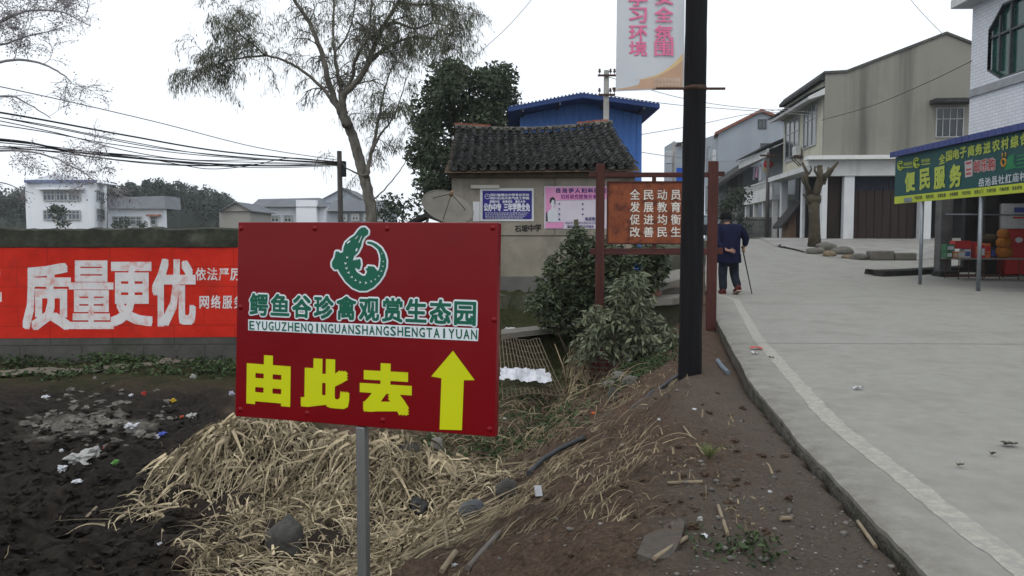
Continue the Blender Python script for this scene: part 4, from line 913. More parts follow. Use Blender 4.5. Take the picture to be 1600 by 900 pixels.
stone(1277, 397, 28, 14, 'lumpy grey stone at the foot of the pollarded tree', seed=2); stone(1293, 392, 34, 18, 'large rounded stone heap behind the small stones near the pollarded tree', seed=3, dep=.6)
stone(1298, 401, 20, 12, 'small tan stone between the grey stones near the pollarded tree', STB, 4); stone(1318, 398, 36, 17, 'wide sloping grey stone in the row by the forecourt', seed=5)
stone(1328, 404, 22, 8, 'small flat tan stone low in the row by the forecourt', STB, 6); stone(1346, 406, 28, 13, 'mossy brown stone beside the square cut stone block', seed=7)
def block(px, py, w, h, label):
    g = GR(px, py); k = g.y/F; mb = MB(); mb.bevbox((g.x, g.y+.25, g.z + h*k/2), (w*k/2, .25, h*k/2), .05)
    return tag(mb.build('stone_block', STN, base=(g.x, g.y+.25, g.z)), label, 'stone')
block(1380, 407, 36, 15, 'square cut grey stone block at the end of the stone row'); block(1416, 407, 34, 12, 'long low kerb stone behind the thin awning post')
mb = MB(); kp = [GR(x, y) for x, y in ((1266,398),(1240,391),(1214,386))]
mb.grid(lambda u, v: (kp[0].lerp(kp[1], u*2) if u < .5 else kp[1].lerp(kp[2], u*2-1)) + Vector((.45*v*u, 2.2*v*(1-u*.6), .07 + .05*math.sin(u*20)*v)), 14, 5); struct('soil_patch', mb, mat('dark_soil', (.018,.017,.015), (.05,.045,.04), scale=5, bump=.8))
# dark raised kerb of the stall yard
mb = MB(); kr = [GR(x, y) for x, y in ((1364,431),(1380,432.5),(1420,431),(1480,427),(1560,422),(1650,418))]
KB = mat('black_kerb', (.010,.010,.009), (.03,.03,.027), scale=4, rough=.95, bump=.7)  # near-black all over, for the dark band built as a kerb
for i in range(len(kr)-1): pass
mb.grid(lambda u, v: (lambda i, t: kr[i].lerp(kr[i+1], t))(min(int(u*5),4), u*5-min(int(u*5),4)) + [Vector((0,0,-.05)), Vector((0,0,.15)), Vector((0,.05,.18)), Vector((0,.5,.185)), Vector((0,.6,.02))][int(v*4+.01)], 40, 4, False)
tag(mb.build('kerb', KB, base=kr[2][:]), 'low black kerb curving out of the stall yard', 'kerb')

# ------------------------------------------------------------------ green service stall sign on posts
AX = Vector((10.1,0,0)); AN = Vector((-1,0,0))
def PA(px, py): return PL(px, py, AX, AN)
aw = thing('stall_canopy', Vector((10.5,18,0)), 'stall canopy with long green and yellow sign and blue roof on thin steel posts', 'canopy')
yF, yN = PA(1399,260).y, 13.2; zT, zB, zY = 3.27, 2.05, 2.24
GRN = mat('sign_green', (.004,.042,.040), (.006,.056,.052), scale=1, rough=.5, bump=.03); LIME = mat('sign_lime', (.33,.39,.025), (.38,.44,.03), rough=.5, bump=0)
mb = MB(); mb.box((10.13, (yF+yN)/2, (zT+zY)/2), (.03,(yF-yN)/2,(zT-zY)/2)); mb.build('green_panel', GRN, aw)
mb = MB(); mb.box((10.13, (yF+yN)/2, (zB+zY)/2-.001), (.03,(yF-yN)/2,(zY-zB)/2-.001)); mb.build('lime_strip', LIME, aw)
mb = MB(); mb.prism([(10.0,yF+.1,zT+.0),(10.0,yF+.1,zT+.13),(14.5,yF+.1,zT+.65),(14.5,yF+.1,zT+.52)], (0,-(yF-yN)-.1,0))
for k in range(34):
    y = yF - (yF-yN)*k/33; mb.box((9.998, y, zT+.07), (.006,.10,.068))
mb.build('roof', mat('canopy_blue', (.028,.040,.14), (.042,.058,.19), rough=.6, bump=.1), aw)
STP = mat('steel_post', (.16,.18,.20), (.24,.26,.28), scale=4, rough=.4, metal=.5, bump=.05)
for y in (19.95, 17.45, 14.2):
    MB().tube([(10.14,y,float(zr(y))-.05),(10.14,y,zB)], .042, 12).build('post', STP, aw)
a0 = Vector((10.1,0,0)); la = PA
mb = MB()
for k, ch in enumerate('便民服务'):
    cx = (1422.5, 1445.5, 1468.5, 1493.5)[k]; cy = (284, 279.5, 277.5, 274.5)[k]; w = 16+k*.9; h = 30+k*1.8
    letters(mb, ch, [la(cx-w/2,cy-h/2+.109*w), la(cx+w/2,cy-h/2-.109*w), la(cx+w/2,cy+h/2-.10*w), la(cx-w/2,cy+h/2+.10*w)], AN, bold=.04, copies=8, step=.0004, lift=.008, fill=1.05, tight_y=True)
top = '全国电子商务进农村综合'
for k, ch in enumerate(top):
    cx = (1472.5,1483.5,1494.5,1505.5,1518,1530,1543,1557,1571,1586,1601,1617,1634)[k]; cy = (248.5,243.5,240.5,238,235.5,233,230.5,227,224,221,216,212,207)[k]; w = 9.5+k*.35; h = 15+k*.45
    letters(mb, ch, [la(cx-w/2,cy-h/2+.17*w), la(cx+w/2,cy-h/2-.17*w), la(cx+w/2,cy+h/2-.16*w), la(cx-w/2,cy+h/2+.16*w)], AN, bold=.03, copies=6, step=.0004, lift=.008, fill=1.05, tight_y=True)
# round swirl logos and the thin lines of words beside them
for px, py, s_ in ((1408,259,7),(1433,254.5,7.5)):
    for rr in (.55, 1.0):
        mb.tube([la(px + s_*.62*rr*math.cos(t), py + s_*rr*math.sin(t)) + AN*.012 for t in np.linspace(0.3,5.6,16)], .018, 5)
for px, py, tx in ((1419.5,256,'电商服务'),(1447,251,'便民服务')):
    letters(mb, tx, [la(px-7,py-3+.8), la(px+7,py-3-.8), la(px+7,py+3-.8), la(px-7,py+3+.8)], AN, bold=.02, copies=4, step=.0004, lift=.008)
    q_ = [la(px-7,py+4.6+.8), la(px+7,py+4.6-.8), la(px+7,py+6-.8), la(px-7,py+6+.8)]; mb.poly([p + AN*.008 for p in q_])
mb.build('yellow_lettering', mat('letter_yellow', (.29,.35,.04), (.34,.40,.06), rough=.5, bump=0), aw)
mb = MB(); letters(mb, '岳池县社红庙村   ', [la(1529,279), la(1643,260), la(1643,277), la(1529,293)], AN, bold=.03, copies=6, step=.0004, lift=.008, fill=.95, tight_y=True)
mb.build('white_lettering', mat('letter_white', (.36,.40,.42), rough=.5, bump=0), aw)
PALE = mat('logo_pale', (.32,.27,.27), (.38,.33,.33), rough=.5, bump=0); LRED = mat('logo_red', (.30,.03,.025), rough=.5, bump=0)
mb = MB(); q_ = [la(1507.5,252), la(1520,249), la(1520,275), la(1508.5,277.5)]; mb.poly([p + AN*.006 for p in q_])
for q in range(10): letters(mb, '邮乐购', [la(1522 + .9*math.cos(q*.628),250.5 + .9*math.sin(q*.628)), la(1556 + .9*math.cos(q*.628),245.5 + .9*math.sin(q*.628)), la(1556 + .9*math.cos(q*.628),266 + .9*math.sin(q*.628)), la(1522 + .9*math.cos(q*.628),271 + .9*math.sin(q*.628))], AN, bold=.05, copies=4, step=.0004, lift=.006 + q*.0001, tight_y=True)
mb.build('logo_ground', PALE, aw)
mb = MB()
for y0, y1 in ((254,257),(264.5,267),(270.5,273.5)): mb.poly([p + AN*.010 for p in [la(1510,y0), la(1518,y0-1.6), la(1518,y1-1.6), la(1510,y1)]])
letters(mb, '邮乐购', [la(1522,250.5), la(1556,245.5), la(1556,266), la(1522,271)], AN, bold=.015, copies=4, step=.0004, lift=.0125, tight_y=True); mb.build('logo_lettering', LRED, aw)
mb = MB(); mb.poly([p + AN*.006 for p in [la(1572,252),la(1578,243),(la(1586,240)),la(1584,254),la(1589,262),la(1570,266)]])
for k in range(4): mb.poly([p + AN*.006 for p in [la(1589,243+k*6),la(1640,232+k*6),la(1640,234.5+k*6),la(1589,245.5+k*6)]])
mb.build('green_logo', mat('logo_green', (.01,.14,.05), rough=.5, bump=0), aw)
mb = MB(); mb.tube([la(1569 + 3.4*math.cos(t), 254 + 6*math.sin(t)) + AN*.01 for t in np.linspace(0,6.28,14)], .02, 5); mb.tube([la(1567,246)+AN*.01, la(1567,239)+AN*.01], .012, 5); mb.tube([la(1572,246)+AN*.01, la(1572,238)+AN*.01], .012, 5); mb.build('orange_logo', mat('logo_orange', (.34,.16,.02), rough=.5, bump=0), aw)
mb = MB()
for k, tx in enumerate(('产品代销','物流代发','话费充值','水电缴费','代买代卖','送货上门','农资代购','代缴话费','信息咨询')):
    xa = 1429 + k*16.6 + (k**1.35)*1.2; w = 12 + k*.45; ya = 309.5 - (xa-1429)*.1; mb2 = mb
    letters(mb, tx, [la(xa,ya-3.2), la(xa+w,ya-3.2-w*.1), la(xa+w,ya+3.2-w*.09), la(xa,ya+3.2)], AN, bold=.02, copies=4, step=.0004, lift=.008)
mb.build('small_lettering', mat('letter_dark', (.03,.05,.03), rough=.5, bump=0), aw)
mb = MB(); mb.poly([p + AN*.006 for p in [la(1413,309.5),la(1425.5,308.5),la(1425.5,315.5),la(1413,316.5)]]); mb.build('badge', mat('badge_grey', (.10,.13,.14), rough=.5, bump=0), aw)
mb = MB(); letters(mb, '服务项目', [la(1413.5,310),la(1425,309),la(1425,315),la(1413.5,316)], AN, lift=.009); mb.build('badge_lettering', MATS['letter_white'], aw)

# ------------------------------------------------------------------ white painted brick building beside the stall
VX = Vector((13.5,0,0))
def PV(px, py): return PL(px, py, VX, AN)
WBR = mat('white_brick', (.52,.54,.58), (.62,.64,.68), scale=2, rough=.8, bump=.35, bscale=25, brick=(.30,.095,.010,(.36,.37,.40),.8,1), dirt=((.38,.38,.38), .8, .58, .8, .5))
vb = thing('white_brick_building', Vector((16.5,18.5,0)), 'white painted brick building with a green octagonal window above the stall', 'building')
yc = PV(1517,100).y; zb = 3.75; zt_ = PV(1516,12).z
mb = MB(); wy = [(PV(1543,50).y, PV(1543,105).y)]
oc = [PV(1543,45), PV(1566,8), PV(1566,8)+Vector((0,0,0)), PV(1563,123), PV(1543,107)]
yL = PV(1543,76).y; yR = yL - 2.9; zlo, zhi = PV(1563,123).z, PV(1566,6).z; ch_ = .55
yLc = yL - .62
octo = [(yL, zlo+ch_*.62), (yL, zhi-ch_), (yLc, zhi), (yR+.62, zhi), (yR, zhi-ch_), (yR, zlo+ch_*.62), (yR+.62, zlo), (yLc, zlo)]
# facade with an octagonal hole: ring of quads between the rectangle and the octagon
rect = [(yc, zlo+ch_*.62), (yc, zhi-ch_), (yLc, zt_), (yR+.62, zt_), (13.5, zhi-ch_), (13.5, zlo+ch_*.62), (yR+.62, zb), (yLc, zb)]
outer = [[(yc, zlo+ch_*.62),(yc,zhi-ch_)], [(yc,zhi-ch_),(yc,zt_),(yLc,zt_)], [(yLc,zt_),(yR+.62,zt_)], [(yR+.62,zt_),(13.5,zt_),(13.5,zhi-ch_)], [(13.5,zhi-ch_),(13.5,zlo+ch_*.62)], [(13.5,zlo+ch_*.62),(13.5,zb),(yR+.62,zb)], [(yR+.62,zb),(yLc,zb)], [(yLc,zb),(yc,zb),(yc,zlo+ch_*.62)]]
for i in range(8):
    pl = [octo[i]] + outer[i] + [octo[(i+1)%8]]
    mb.prism([Vector((13.5, y, z)) for y, z in pl], (.24,0,0))
mb.box((16.9, yc-.12, (zb+zt_)/2), (3.15,.12,(zt_-zb)/2)); mb.build('facade', WBR, vb)
mb = MB(); mb.box((13.47, (yc+13.5)/2, PV(1516,151).z), (.03,(yc-13.5)/2,.035)); mb.box((13.485, (yc+13.5)/2, PV(1516,151).z+.12), (.012,(yc-13.5)/2,.075)); mb.build('string_course', mat('course_dark', (.20,.21,.22), (.30,.31,.32), scale=3), vb)
mb = MB(); mb.bevbox((16.4, (yc+13.4)/2+.1, zt_+.13), (3.4,(yc-13.2)/2+.1,.13), .02); mb.box((16.45, (yc+13.4)/2, zt_+.5), (3.2,(yc-13.4)/2,.25)); mb.build('cornice', WHT, vb)
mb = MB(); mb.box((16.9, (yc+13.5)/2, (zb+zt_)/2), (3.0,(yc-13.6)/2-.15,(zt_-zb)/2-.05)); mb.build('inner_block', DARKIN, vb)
mb = MB()
for i in range(8):
    a, bq = Vector((13.56,)+octo[i]), Vector((13.56,)+octo[(i+1)%8]); d = bq-a; mb.box((a+bq)/2, (d.length/2+.02,.05,.05), d, Vector((1,0,0)))
for y in (yL-.45, yL-.95, yL-1.9): mb.box((13.585, y, (zlo+zhi)/2), (.035,.03,(zhi-zlo)/2 - (.25 if y > yL-.6 else .02)))
zm = zlo + (zhi-zlo)*.62; mb.box((13.588, (yL+yR)/2, zm), (.03,(yL-yR)/2-.02,.03))
wf = mb.build('window', FRD, vb); mb = MB(); mb.poly([(13.64,y,z) for y, z in octo]); mb.build('pane', GLG, wf)
mb = MB(); mb.box((16.6, (yc+13.5)/2, zb-.1), (3.1,(yc-13.5)/2,.10)); mb.build('floor_slab', WHT, vb)
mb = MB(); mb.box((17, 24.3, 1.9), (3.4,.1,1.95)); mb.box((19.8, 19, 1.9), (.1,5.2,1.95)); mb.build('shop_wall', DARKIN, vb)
for xx, yy_ in ((13.75, 23.3), (13.75,16.0)): MB().bevbox((xx, yy_, 1.85), (.2,.2,1.9), .02).build('column', WHT if yy_ < 20 else DARKIN, vb)
cpy = GR(1472,431); cq = thing('concrete_post', cpy, 'square stained concrete post at the edge of the stall behind the black kerb', 'post')
MB().bevbox((cpy.x, cpy.y, cpy.z+1.75), (.17,.17,1.8), .02).build('shaft', mat('post_concrete', (.055,.055,.055), (.12,.12,.115), scale=2.5, streak=(.03,.03,.03), streak_scale=(3,3,.4)), cq)
mb = MB(); mb.bevbox((cpy.x, cpy.y-.17, cpy.z+.05), (.28,.25,.10), .03); mb.build('base', KB, cq)

# goods on the stall table
tb_ = thing('stall_table', Vector((12.75, 21.9, 0.02)), 'wire legged trestle table piled with groceries under the green sign', 'table')
tz = P(1530,404,21.9).z; xa, xb = P(1482,404,21.9).x, P(1586,404,21.9).x
MB().bevbox(((xa+xb)/2, 21.9, tz), ((xb-xa)/2, .4, .02), .005).build('table_top', mat('table_board', (.14,.13,.12), (.2,.19,.17)), tb_)
for x in (xa+.1, (xa+xb)/2-.15, (xa+xb)/2+.3, xb-.1):
    for y in (21.56, 22.24): MB().tube([(x,y,.04),(x,y,tz-.015)], .015, 6).build('leg', IRON, tb_)
mb = MB(); mb.box(((xa+xb)/2, 21.56, .13), ((xb-xa)/2-.1,.015,.02)); mb.box(((xa+xb)/2, 22.24, .13), ((xb-xa)/2-.1,.015,.02)); mb.build('stretcher', IRON, tb_)
def mm(n, c): return mat(n, c, tuple(min(1,v*1.3) for v in c), scale=9, rough=.5, bump=0)
def carton(px0, py0, px1, py1, m, label, Y=21.75, d=.14, lab=None, name='carton'):
    a, b_ = P(px0,py0,Y), P(px1,py1,Y); t = thing(name, ((a.x+b_.x)/2, Y+d, b_.z), label, 'carton')
    MB().bevbox(((a.x+b_.x)/2, Y+d, (a.z+b_.z)/2), ((b_.x-a.x)/2-.004, d, (a.z-b_.z)/2-.002), .01).build('box', m, t)
    if lab:
        w, h = b_.x-a.x, a.z-b_.z; MB().box(((a.x+b_.x)/2, Y-.003, (a.z+b_.z)/2-.02*h), (w*.36,.004,h*.26)).build('printed_label', lab, t)
    return t
mwh = mm('pack_white', (.38,.40,.42)); mgr = mm('pack_green', (.02,.10,.04)); mrd = mm('pack_red', (.34,.012,.012)); mor = mm('pack_orange', (.42,.10,.03)); mbl = mm('pack_blue', (.03,.05,.22)); mcr = mm('pack_cream', (.40,.33,.22)); mdk = mm('pack_dark', (.02,.02,.03))
carton(1479, 393, 1488.5, 403.4, mgr, 'white and green carton at the end of the stall table beneath a green one', lab=mwh); carton(1479, 381.5, 1492, 392.8, mgr, 'dark green carton stacked on top at the end of the stall table', lab=mwh)
carton(1489, 393, 1497, 403.4, mor, 'orange carton between the green and cream cartons on the stall table', lab=mcr); carton(1497.3, 393, 1507, 403.4, mcr, 'cream carton on the stall table beneath the long red box', lab=mwh)
carton(1507.3, 389.5, 1517, 403.4, mwh, 'white carton with blue print on the stall table', lab=mbl); carton(1492.5, 376, 1517, 388.8, mrd, 'long red gift box on top of the cartons on the stall table', Y=21.8)
carton(1524, 378, 1531, 403.4, mrd, 'tall red packet beside the thin awning post on the stall table', lab=mor); carton(1531.3, 383, 1539, 403.4, mrd, 'red snack carton with pale print in the middle of the stall table', lab=mwh)
carton(1539.3, 380, 1548, 396, mor, 'orange red packet above the dark packet row on the stall table', lab=mrd); carton(1539.3, 396.3, 1548, 403.4, mor, 'small orange box lying under the orange red packet on the stall table')
carton(1548.3, 386, 1558, 403.4, mdk, 'dark packet with blue print next to the orange sacks on the stall table', lab=mbl)
SKM = mat('orange_net', (.20,.055,.006), (.34,.13,.012), scale=14, rough=.8, bump=.8, bscale=30)
for (px, py, w, h, sd_, lb_) in ((1568,404,24,20,1,'lowest orange net sack of fruit on the stall table'), (1568,388,20,18,2,'middle orange net sack of fruit in the pile on the stall table'), (1568,374,14,17,3,'topmost orange net sack of fruit tied at its neck on the stall table')):
    c_ = P(px, py-h/2, 21.7); k = 21.7/F; tag(MB().blob(c_, (w*k/2, .2, h*k/2*1.05), seed=sd_, amp=.12).build('net_sack', SKM), lb_, 'sack')
c_ = P(1545,375,22.1); tag(MB().blob(c_, (.32,.18,.16), seed=8, amp=.3).build('burlap_sack', mat('burlap', (.05,.035,.02), (.09,.065,.04))), 'brown slumped sack behind the red packets on the stall table', 'sack')
cb = thing('drinks_cooler', Vector((P(1587,430,23).x, 23, .04)), 'tall red drinks cooler with a white printed header beneath the stall roof', 'cooler')
a, b_ = P(1573,358,23), P(1600,429,23); xm = (a.x + b_.x)/2 + .1
mb = MB(); mb.bevbox((xm, 23.3, (a.z+b_.z)/2), ((b_.x-a.x)/2+.1,.3,(a.z-b_.z)/2), .02); mb.build('cabinet', mm('cooler_red', (.26,.008,.008)), cb)
a2 = P(1566,318,23); mb = MB(); mb.bevbox((xm-.06, 23.28, (a2.z+a.z)/2+.005), ((b_.x-a.x)/2+.16,.26,(a2.z-a.z)/2-.005), .01); hd = mb.build('header', mm('cooler_white', (.34,.35,.36)), cb)
mb = MB(); mb.box((xm, 23.01, P(0,328,23).z), (.17,.008,.07)); mb.build('header_label', mbl, hd); mb = MB(); mb.box((xm, 23.012, P(0,340,23).z), (.19,.007,.025)); mb.build('header_stripe', mrd, hd)
mb = MB(); mb.lathe((0,0,0), [(.0001,0),(.10,.01),(.11,0)], 16)
for v in mb.v: v.xyz = Vector((xm-.02, 22.985, P(0,375,23).z)) + Vector((v.x,0,v.y*.7))
mb.build('emblem', mwh, cb)
mb = MB(); z_ = P(1500,335,22.6).z; mb.tube([P(1478,335,22.6), P(1600,336,22.6)], .02, 6); tag(mb.build('rail', STP), 'thin pale metal rail across the dark stall opening', 'rail')

# ------------------------------------------------------------------ far street: grey house, balcony house, sheds, wall, car, pole
GH = mat('blue_grey_render', (.27,.30,.34), (.33,.36,.40), scale=.4, rough=.95, bump=.05, streak=(.20,.22,.25), streak_scale=(.6,.6,.06), streak_amt=.5)
gh = thing('grey_house', Vector((P(1160,370,62).x, 66, 1.1)), 'pale blue grey gabled house with a red tile verge far up the street', 'house')
D = 62; ppx = [(1122,400),(1122,209),(1190,176),(1243,197),(1243,400)]
MB().prism([P(x,y,D) for x, y in ppx], (2.0,9,0)).build('wall', GH, gh)
mb = MB(); mb.prism([P(1101,400,D+6), P(1101,216,D+6), P(1122.5,209,D+.2), P(1122.5,400,D+.2)], (.5,2,0)); mb.build('side_wall', GH, gh)
mb = MB()
for q0, q1 in (((1117,211),(1190,174.5)),((1190,174.5),(1246,196))):
    a, b_ = P(*q0,D-.25), P(*q1,D-.25); mb.prism([a, b_, b_+UP*.22, a+UP*.22], (2.0,9.5,0))
mb.build('roof', mat('red_tile', (.16,.06,.045), (.24,.10,.075), scale=3), gh)
for x0_, y0_, x1_, y1_ in ((1184,201.5,1197.5,186.5),(1188,240,1208,224)):
    a, b_ = P(x0_,y0_,D), P(x1_,y1_,D); window(gh, Vector((a.x,D-.005,a.z)), Vector((1,0,0)), UP, Vector((0,-1,0)), b_.x-a.x, b_.z-a.z, 2, 1, FRD, GLD, .06)
a, b_ = P(1104,300,D+2.5), P(1119,222,D+2.5); sdv = (P(1101,216,D+6)-P(1122.5,216,D+.2)).to_2d().to_3d().normalized(); nn = Vector((sdv.y,-sdv.x,0)); nn = nn if nn.y < 0 else -nn
for (zz0, zz1) in ((6.6,8.6),(3.4,5.4)):
    for t_ in (.8, 3.2): 
        s_ = Vector((P(1122.5,216,D+.2).x, D+.2, zz0)) + sdv*t_; window(gh, s_ + nn*.01, sdv, UP, nn, 1.7, zz1-zz0, 2, 2, FRD, GLD, .07)
# balcony house
bhp = lambda px, py, off=0: PL(px, py, Vector((15.5,46,0)) + fnn*off, fnn)
bh = thing('balcony_house', Vector((17.5,50,1.1)), 'narrow white house with a laundry balcony between the cream house and the stone wall', 'house')
B0 = Vector((15.5,46,1.0)); LH = 8.4; ztop = bhp(1200,243).z+.6
mb = MB(); mb.box(B0 + fe*(LH/2) - fnn*1.6 + UP*((ztop-1)/2), (LH/2,1.0,(ztop-1)/2), fe, fnn, UP); mb.build('wall', mat('shade_white', (.30,.32,.34), (.38,.40,.42), scale=1), bh)
zb1, zb2 = bhp(1223,305).z, bhp(1223,284).z
mb = MB(); mb.box(B0 + fe*(LH/2) - fnn*.25 + UP*(zb1-1-.12), (LH/2,.95,.14), fe, fnn, UP); mb.build('balcony_floor', WHT, bh)
mb = MB(); mb.box(B0 + fe*(LH/2) + fnn*.62 + UP*(zb1-1+.25), (LH/2,.05,.22), fe, fnn, UP); mb.box(B0 + fe*(LH/2) + fnn*.62 + UP*(zb1-1+.9), (LH/2,.035,.035), fe, fnn, UP)
for k in range(28): mb.box(B0 + fe*(LH*(k+.5)/28) + fnn*.62 + UP*(zb1-1+.68), (.03,.025,.22), fe, fnn, UP)
mb.build('railing', WHT, bh)
for k in range(4): MB().box(B0 + fe*(LH*(k+.1)/3.2) + fnn*.45 + UP*((zb1-1)/2-.1), (.13,.13,(zb1-1)/2-.16), fe, fnn, UP).build('column', WHT, bh)
mb = MB(); zr_ = ztop-1; mb.prism([B0 + fnn*1.2 + UP*(zr_-.6), B0 + fnn*1.2 + UP*(zr_-.5), B0 - fnn*2.5 + UP*(zr_+1.0), B0 - fnn*2.5 + UP*(zr_+.9)], fe*LH); mb.build('roof', ROOFD, bh)
mb = MB(); mb.box(B0 + fe*(LH/2) + fnn*.95 + UP*(zr_-.85), (LH/2,.05,.22), fe, fnn, UP); mb.build('fascia', WHT, bh)
for k, (t_, col, w, h, lb_) in enumerate(((5.6,(.40,.16,.24),.45,.7,'pink garment hanging on the balcony line'),(4.5,(.42,.40,.42),.5,.95,'pale grey garment hanging on the balcony line'),(3.4,(.40,.28,.03),.3,.45,'yellow garment hanging on the balcony line'),(2.7,(.34,.20,.03),.3,.6,'ochre garment hanging on the balcony line'),(6.4,(.10,.11,.16),.5,.8,'dark blue garment hanging on the balcony line'))):
    c_ = B0 + fe*t_ + fnn*.4 + UP*(zr_-1.15); mb = MB(); mb.grid(lambda u, v: c_ + fe*((u-.5)*w*(1+.25*(v<.2))) - UP*(v*h) + fnn*(.05*math.sin(u*9)*v), 8, 6)
    tag(mb.build('garment', mm('cloth_%d' % k, col)), lb_, 'laundry')
c_ = B0 + fe*1.9 + fnn*.5 + UP*(zr_-1.35); t = thing('red_lantern', c_, 'round red paper lantern hung on the laundry balcony', 'lantern'); MB().lathe(c_, [(.1,-.24),(.24,-.15),(.3,0),(.24,.15),(.1,.24)], 16).build('shade', mrd, t); MB().tube([c_-UP*.24, c_-UP*.55], [.06,.03], 8).build('tassel', mor, t)
# dark roofed shed beyond the stone wall
ds_ = thing('roofed_shed', Vector((P(1160,370,58).x,59,1.1)), 'old dark roofed shed beyond the stone wall below the blue grey house', 'shed')
a, b_ = P(1148,380,58), P(1182,262,58); MB().box(((a.x+b_.x)/2+.3, 60, (a.z+b_.z)/2), ((b_.x-a.x)/2,1.5,(b_.z-a.z)/2)).build('wall', mat('shed_grey', (.09,.09,.09), (.15,.15,.145), scale=1.5), ds_)
mb = MB(); mb.prism([P(1119,289,57), P(1178,250,57), P(1206,237,57), P(1206,243,57), P(1178,257,57), P(1119,294,57)], (.6,5,.3)); mb.build('roof', ROOFD, ds_)
a = P(1163,300,57.9); MB().box((a.x+.5, 58.2, a.z-.2), (.55,.06,2.0)).build('door', mat('shed_door', (.05,.055,.06)), ds_)
GW = mat('far_stone', (.085,.09,.09), (.16,.165,.16), scale=1.5, rough=.95, bump=.4, brick=(.9,.4,.02,(.05,.05,.05),.6))
a, b_ = P(1164,376,46.5), P(1233,343,46.5); gw = thing('garden_wall', Vector(((a.x+b_.x)/2,46.7,1.0)), 'grey stone garden wall at the bend of the street below the balcony house', 'wall')
MB().box(((a.x+b_.x)/2, 46.7, (b_.z+.95)/2), ((b_.x-a.x)/2,.2,(b_.z-.95)/2)).build('wall_body', GW, gw); MB().bevbox(((a.x+b_.x)/2, 46.7, b_.z+.07), ((b_.x-a.x)/2+.05,.25,.07), .02).build('coping', mat('far_coping', (.11,.11,.10), (.19,.19,.18)), gw)
es = thing('earth_shed', Vector((P(1240,375,43).x,43.5,1.0)), 'little brown earth walled shed with a slanting dark roof beside the cream house', 'shed')
a, b_ = P(1231,378,43), P(1253,318,43); MB().prism([Vector((a.x,43,.95)), P(1231,340,43), P(1253,318,43), Vector((b_.x,43,.95))], (.2,1.5,0)).build('wall', mat('brown_earth', (.14,.085,.055), (.21,.135,.09)), es)
MB().prism([P(1221,352,42.7), P(1255,312,42.7), P(1255,318,42.7), P(1221,357,42.7)], (.2,2.0,0)).build('roof', ROOFD, es); a = P(1249,372,42.95); MB().box((a.x, 42.98, 1.9), (.16,.03,.9)).build('door', DARKIN, es)
q = P(1198,335,46); MB_ = MB(); p_ = thing('street_pole', Vector((q.x,45.9,1.05)), 'slim weathered pole standing at the garden wall below the balcony', 'pole'); MB_.tube([(q.x,45.9,1.0),(q.x,45.9,P(1198,238,45.9).z)], [.13,.09], 8).build('shaft', MATS['pole_wood'], p_)
MB().box((q.x,45.8,P(0,243,45.8).z), (.5,.04,.05)).build('crossarm', IRON, p_)
# pole with cabinet and lamp arm, left of the black pole
q = P(1052,300,40); lp = thing('street_lamp', Vector((q.x,40,1.0)), 'slim grey street lamp pole with a white meter box behind the notice frame', 'lamp'); MB().tube([(q.x,40,.8),(q.x,40,P(1052,221,40).z)], [.10,.07], 10).build('pole', CONP, lp)
MB().bevbox(P(1045,246,39.8), (.16,.13,.30), .02).build('meter_box', mat('box_white', (.42,.44,.46)), lp); MB().tube([P(1052,229,40), P(1060,227,40), P(1068,225,40)], .03, 6).build('arm', IRON, lp)
MB().bevbox(P(1071,226,40), (.2,.1,.05), .02).build('lamp_head', FR, lp)
q = P(1064,273,39); bsn = thing('blue_sign', Vector((q.x,39,1.0)), 'small plain blue road sign behind the notice frame and black pole', 'sign'); MB().bevbox(q, (.22,.02,.33), .01).build('panel', mat('road_blue', (.012,.08,.42), rough=.5, bump=0), bsn); MB().tube([(q.x,39.05,.8),(q.x,39.05,q.z+.3)], .035, 8).build('post', STP, bsn)
q = P(1080,230,75); a, b_ = P(1066,370,75), P(1085,222,75); rh = thing('far_white_house', Vector(((a.x+b_.x)/2,77,1)), 'distant white house glimpsed just past the black pole', 'house'); MB().box(((a.x+b_.x)/2,77,(b_.z+1)/2), ((b_.x-a.x)/2+1,2,(b_.z-1)/2)).build('wall', GH, rh); MB().prism([P(1058,224,74.5),P(1090,214,74.5),P(1120,226,74.5)], (0,5,0)).build('roof', ROOFD, rh)
# the parked car far up the road
cx = P(1109,370,52).x; car = thing('parked_car', Vector((cx,53,1.13)), 'dark parked car with a white roof and red tail lights far up the road', 'car'); CB_ = mat('car_dark', (.012,.013,.018), rough=.3, bump=0, spec=.6, coat=.5)
def carsec(y, w, zlo, zhi, wt): return [(cx-w,y,zlo),(cx+w,y,zlo),(cx+w,y,zlo+.45),(cx+wt,y,zhi),(cx-wt,y,zhi),(cx-w,y,zlo+.45)]
def loft(secs, mb):
    vs_ = sum(secs, []); n_ = len(secs[0]); fs_ = [(i*n_+j, i*n_+(j+1)%n_, (i+1)*n_+(j+1)%n_, (i+1)*n_+j) for i in range(len(secs)-1) for j in range(n_)]; fs_ += [tuple(range(n_)), tuple((len(secs)-1)*n_+j for j in reversed(range(n_)))]; mb.add(vs_, fs_)
mb = MB(); loft([carsec(52,.78,1.33,2.0,.76), carsec(52.1,.82,1.33,2.06,.80), carsec(55.0,.82,1.33,2.06,.80), carsec(56.0,.78,1.33,1.95,.72)], mb); mb.build('body', CB_, car)
mb = MB(); loft([[(cx-.76,52.12,2.05),(cx+.76,52.12,2.05),(cx+.62,52.45,2.58),(cx-.62,52.45,2.58)], [(cx-.78,55,2.05),(cx+.78,55,2.05),(cx+.6,54.4,2.58),(cx-.6,54.4,2.58)]], mb); mb.build('window', GLB, car)
MB().bevbox((cx,53.4,2.63), (.64,1.0,.05), .03).build('roof', mat('car_white', (.6,.62,.64), rough=.3, bump=0), car)
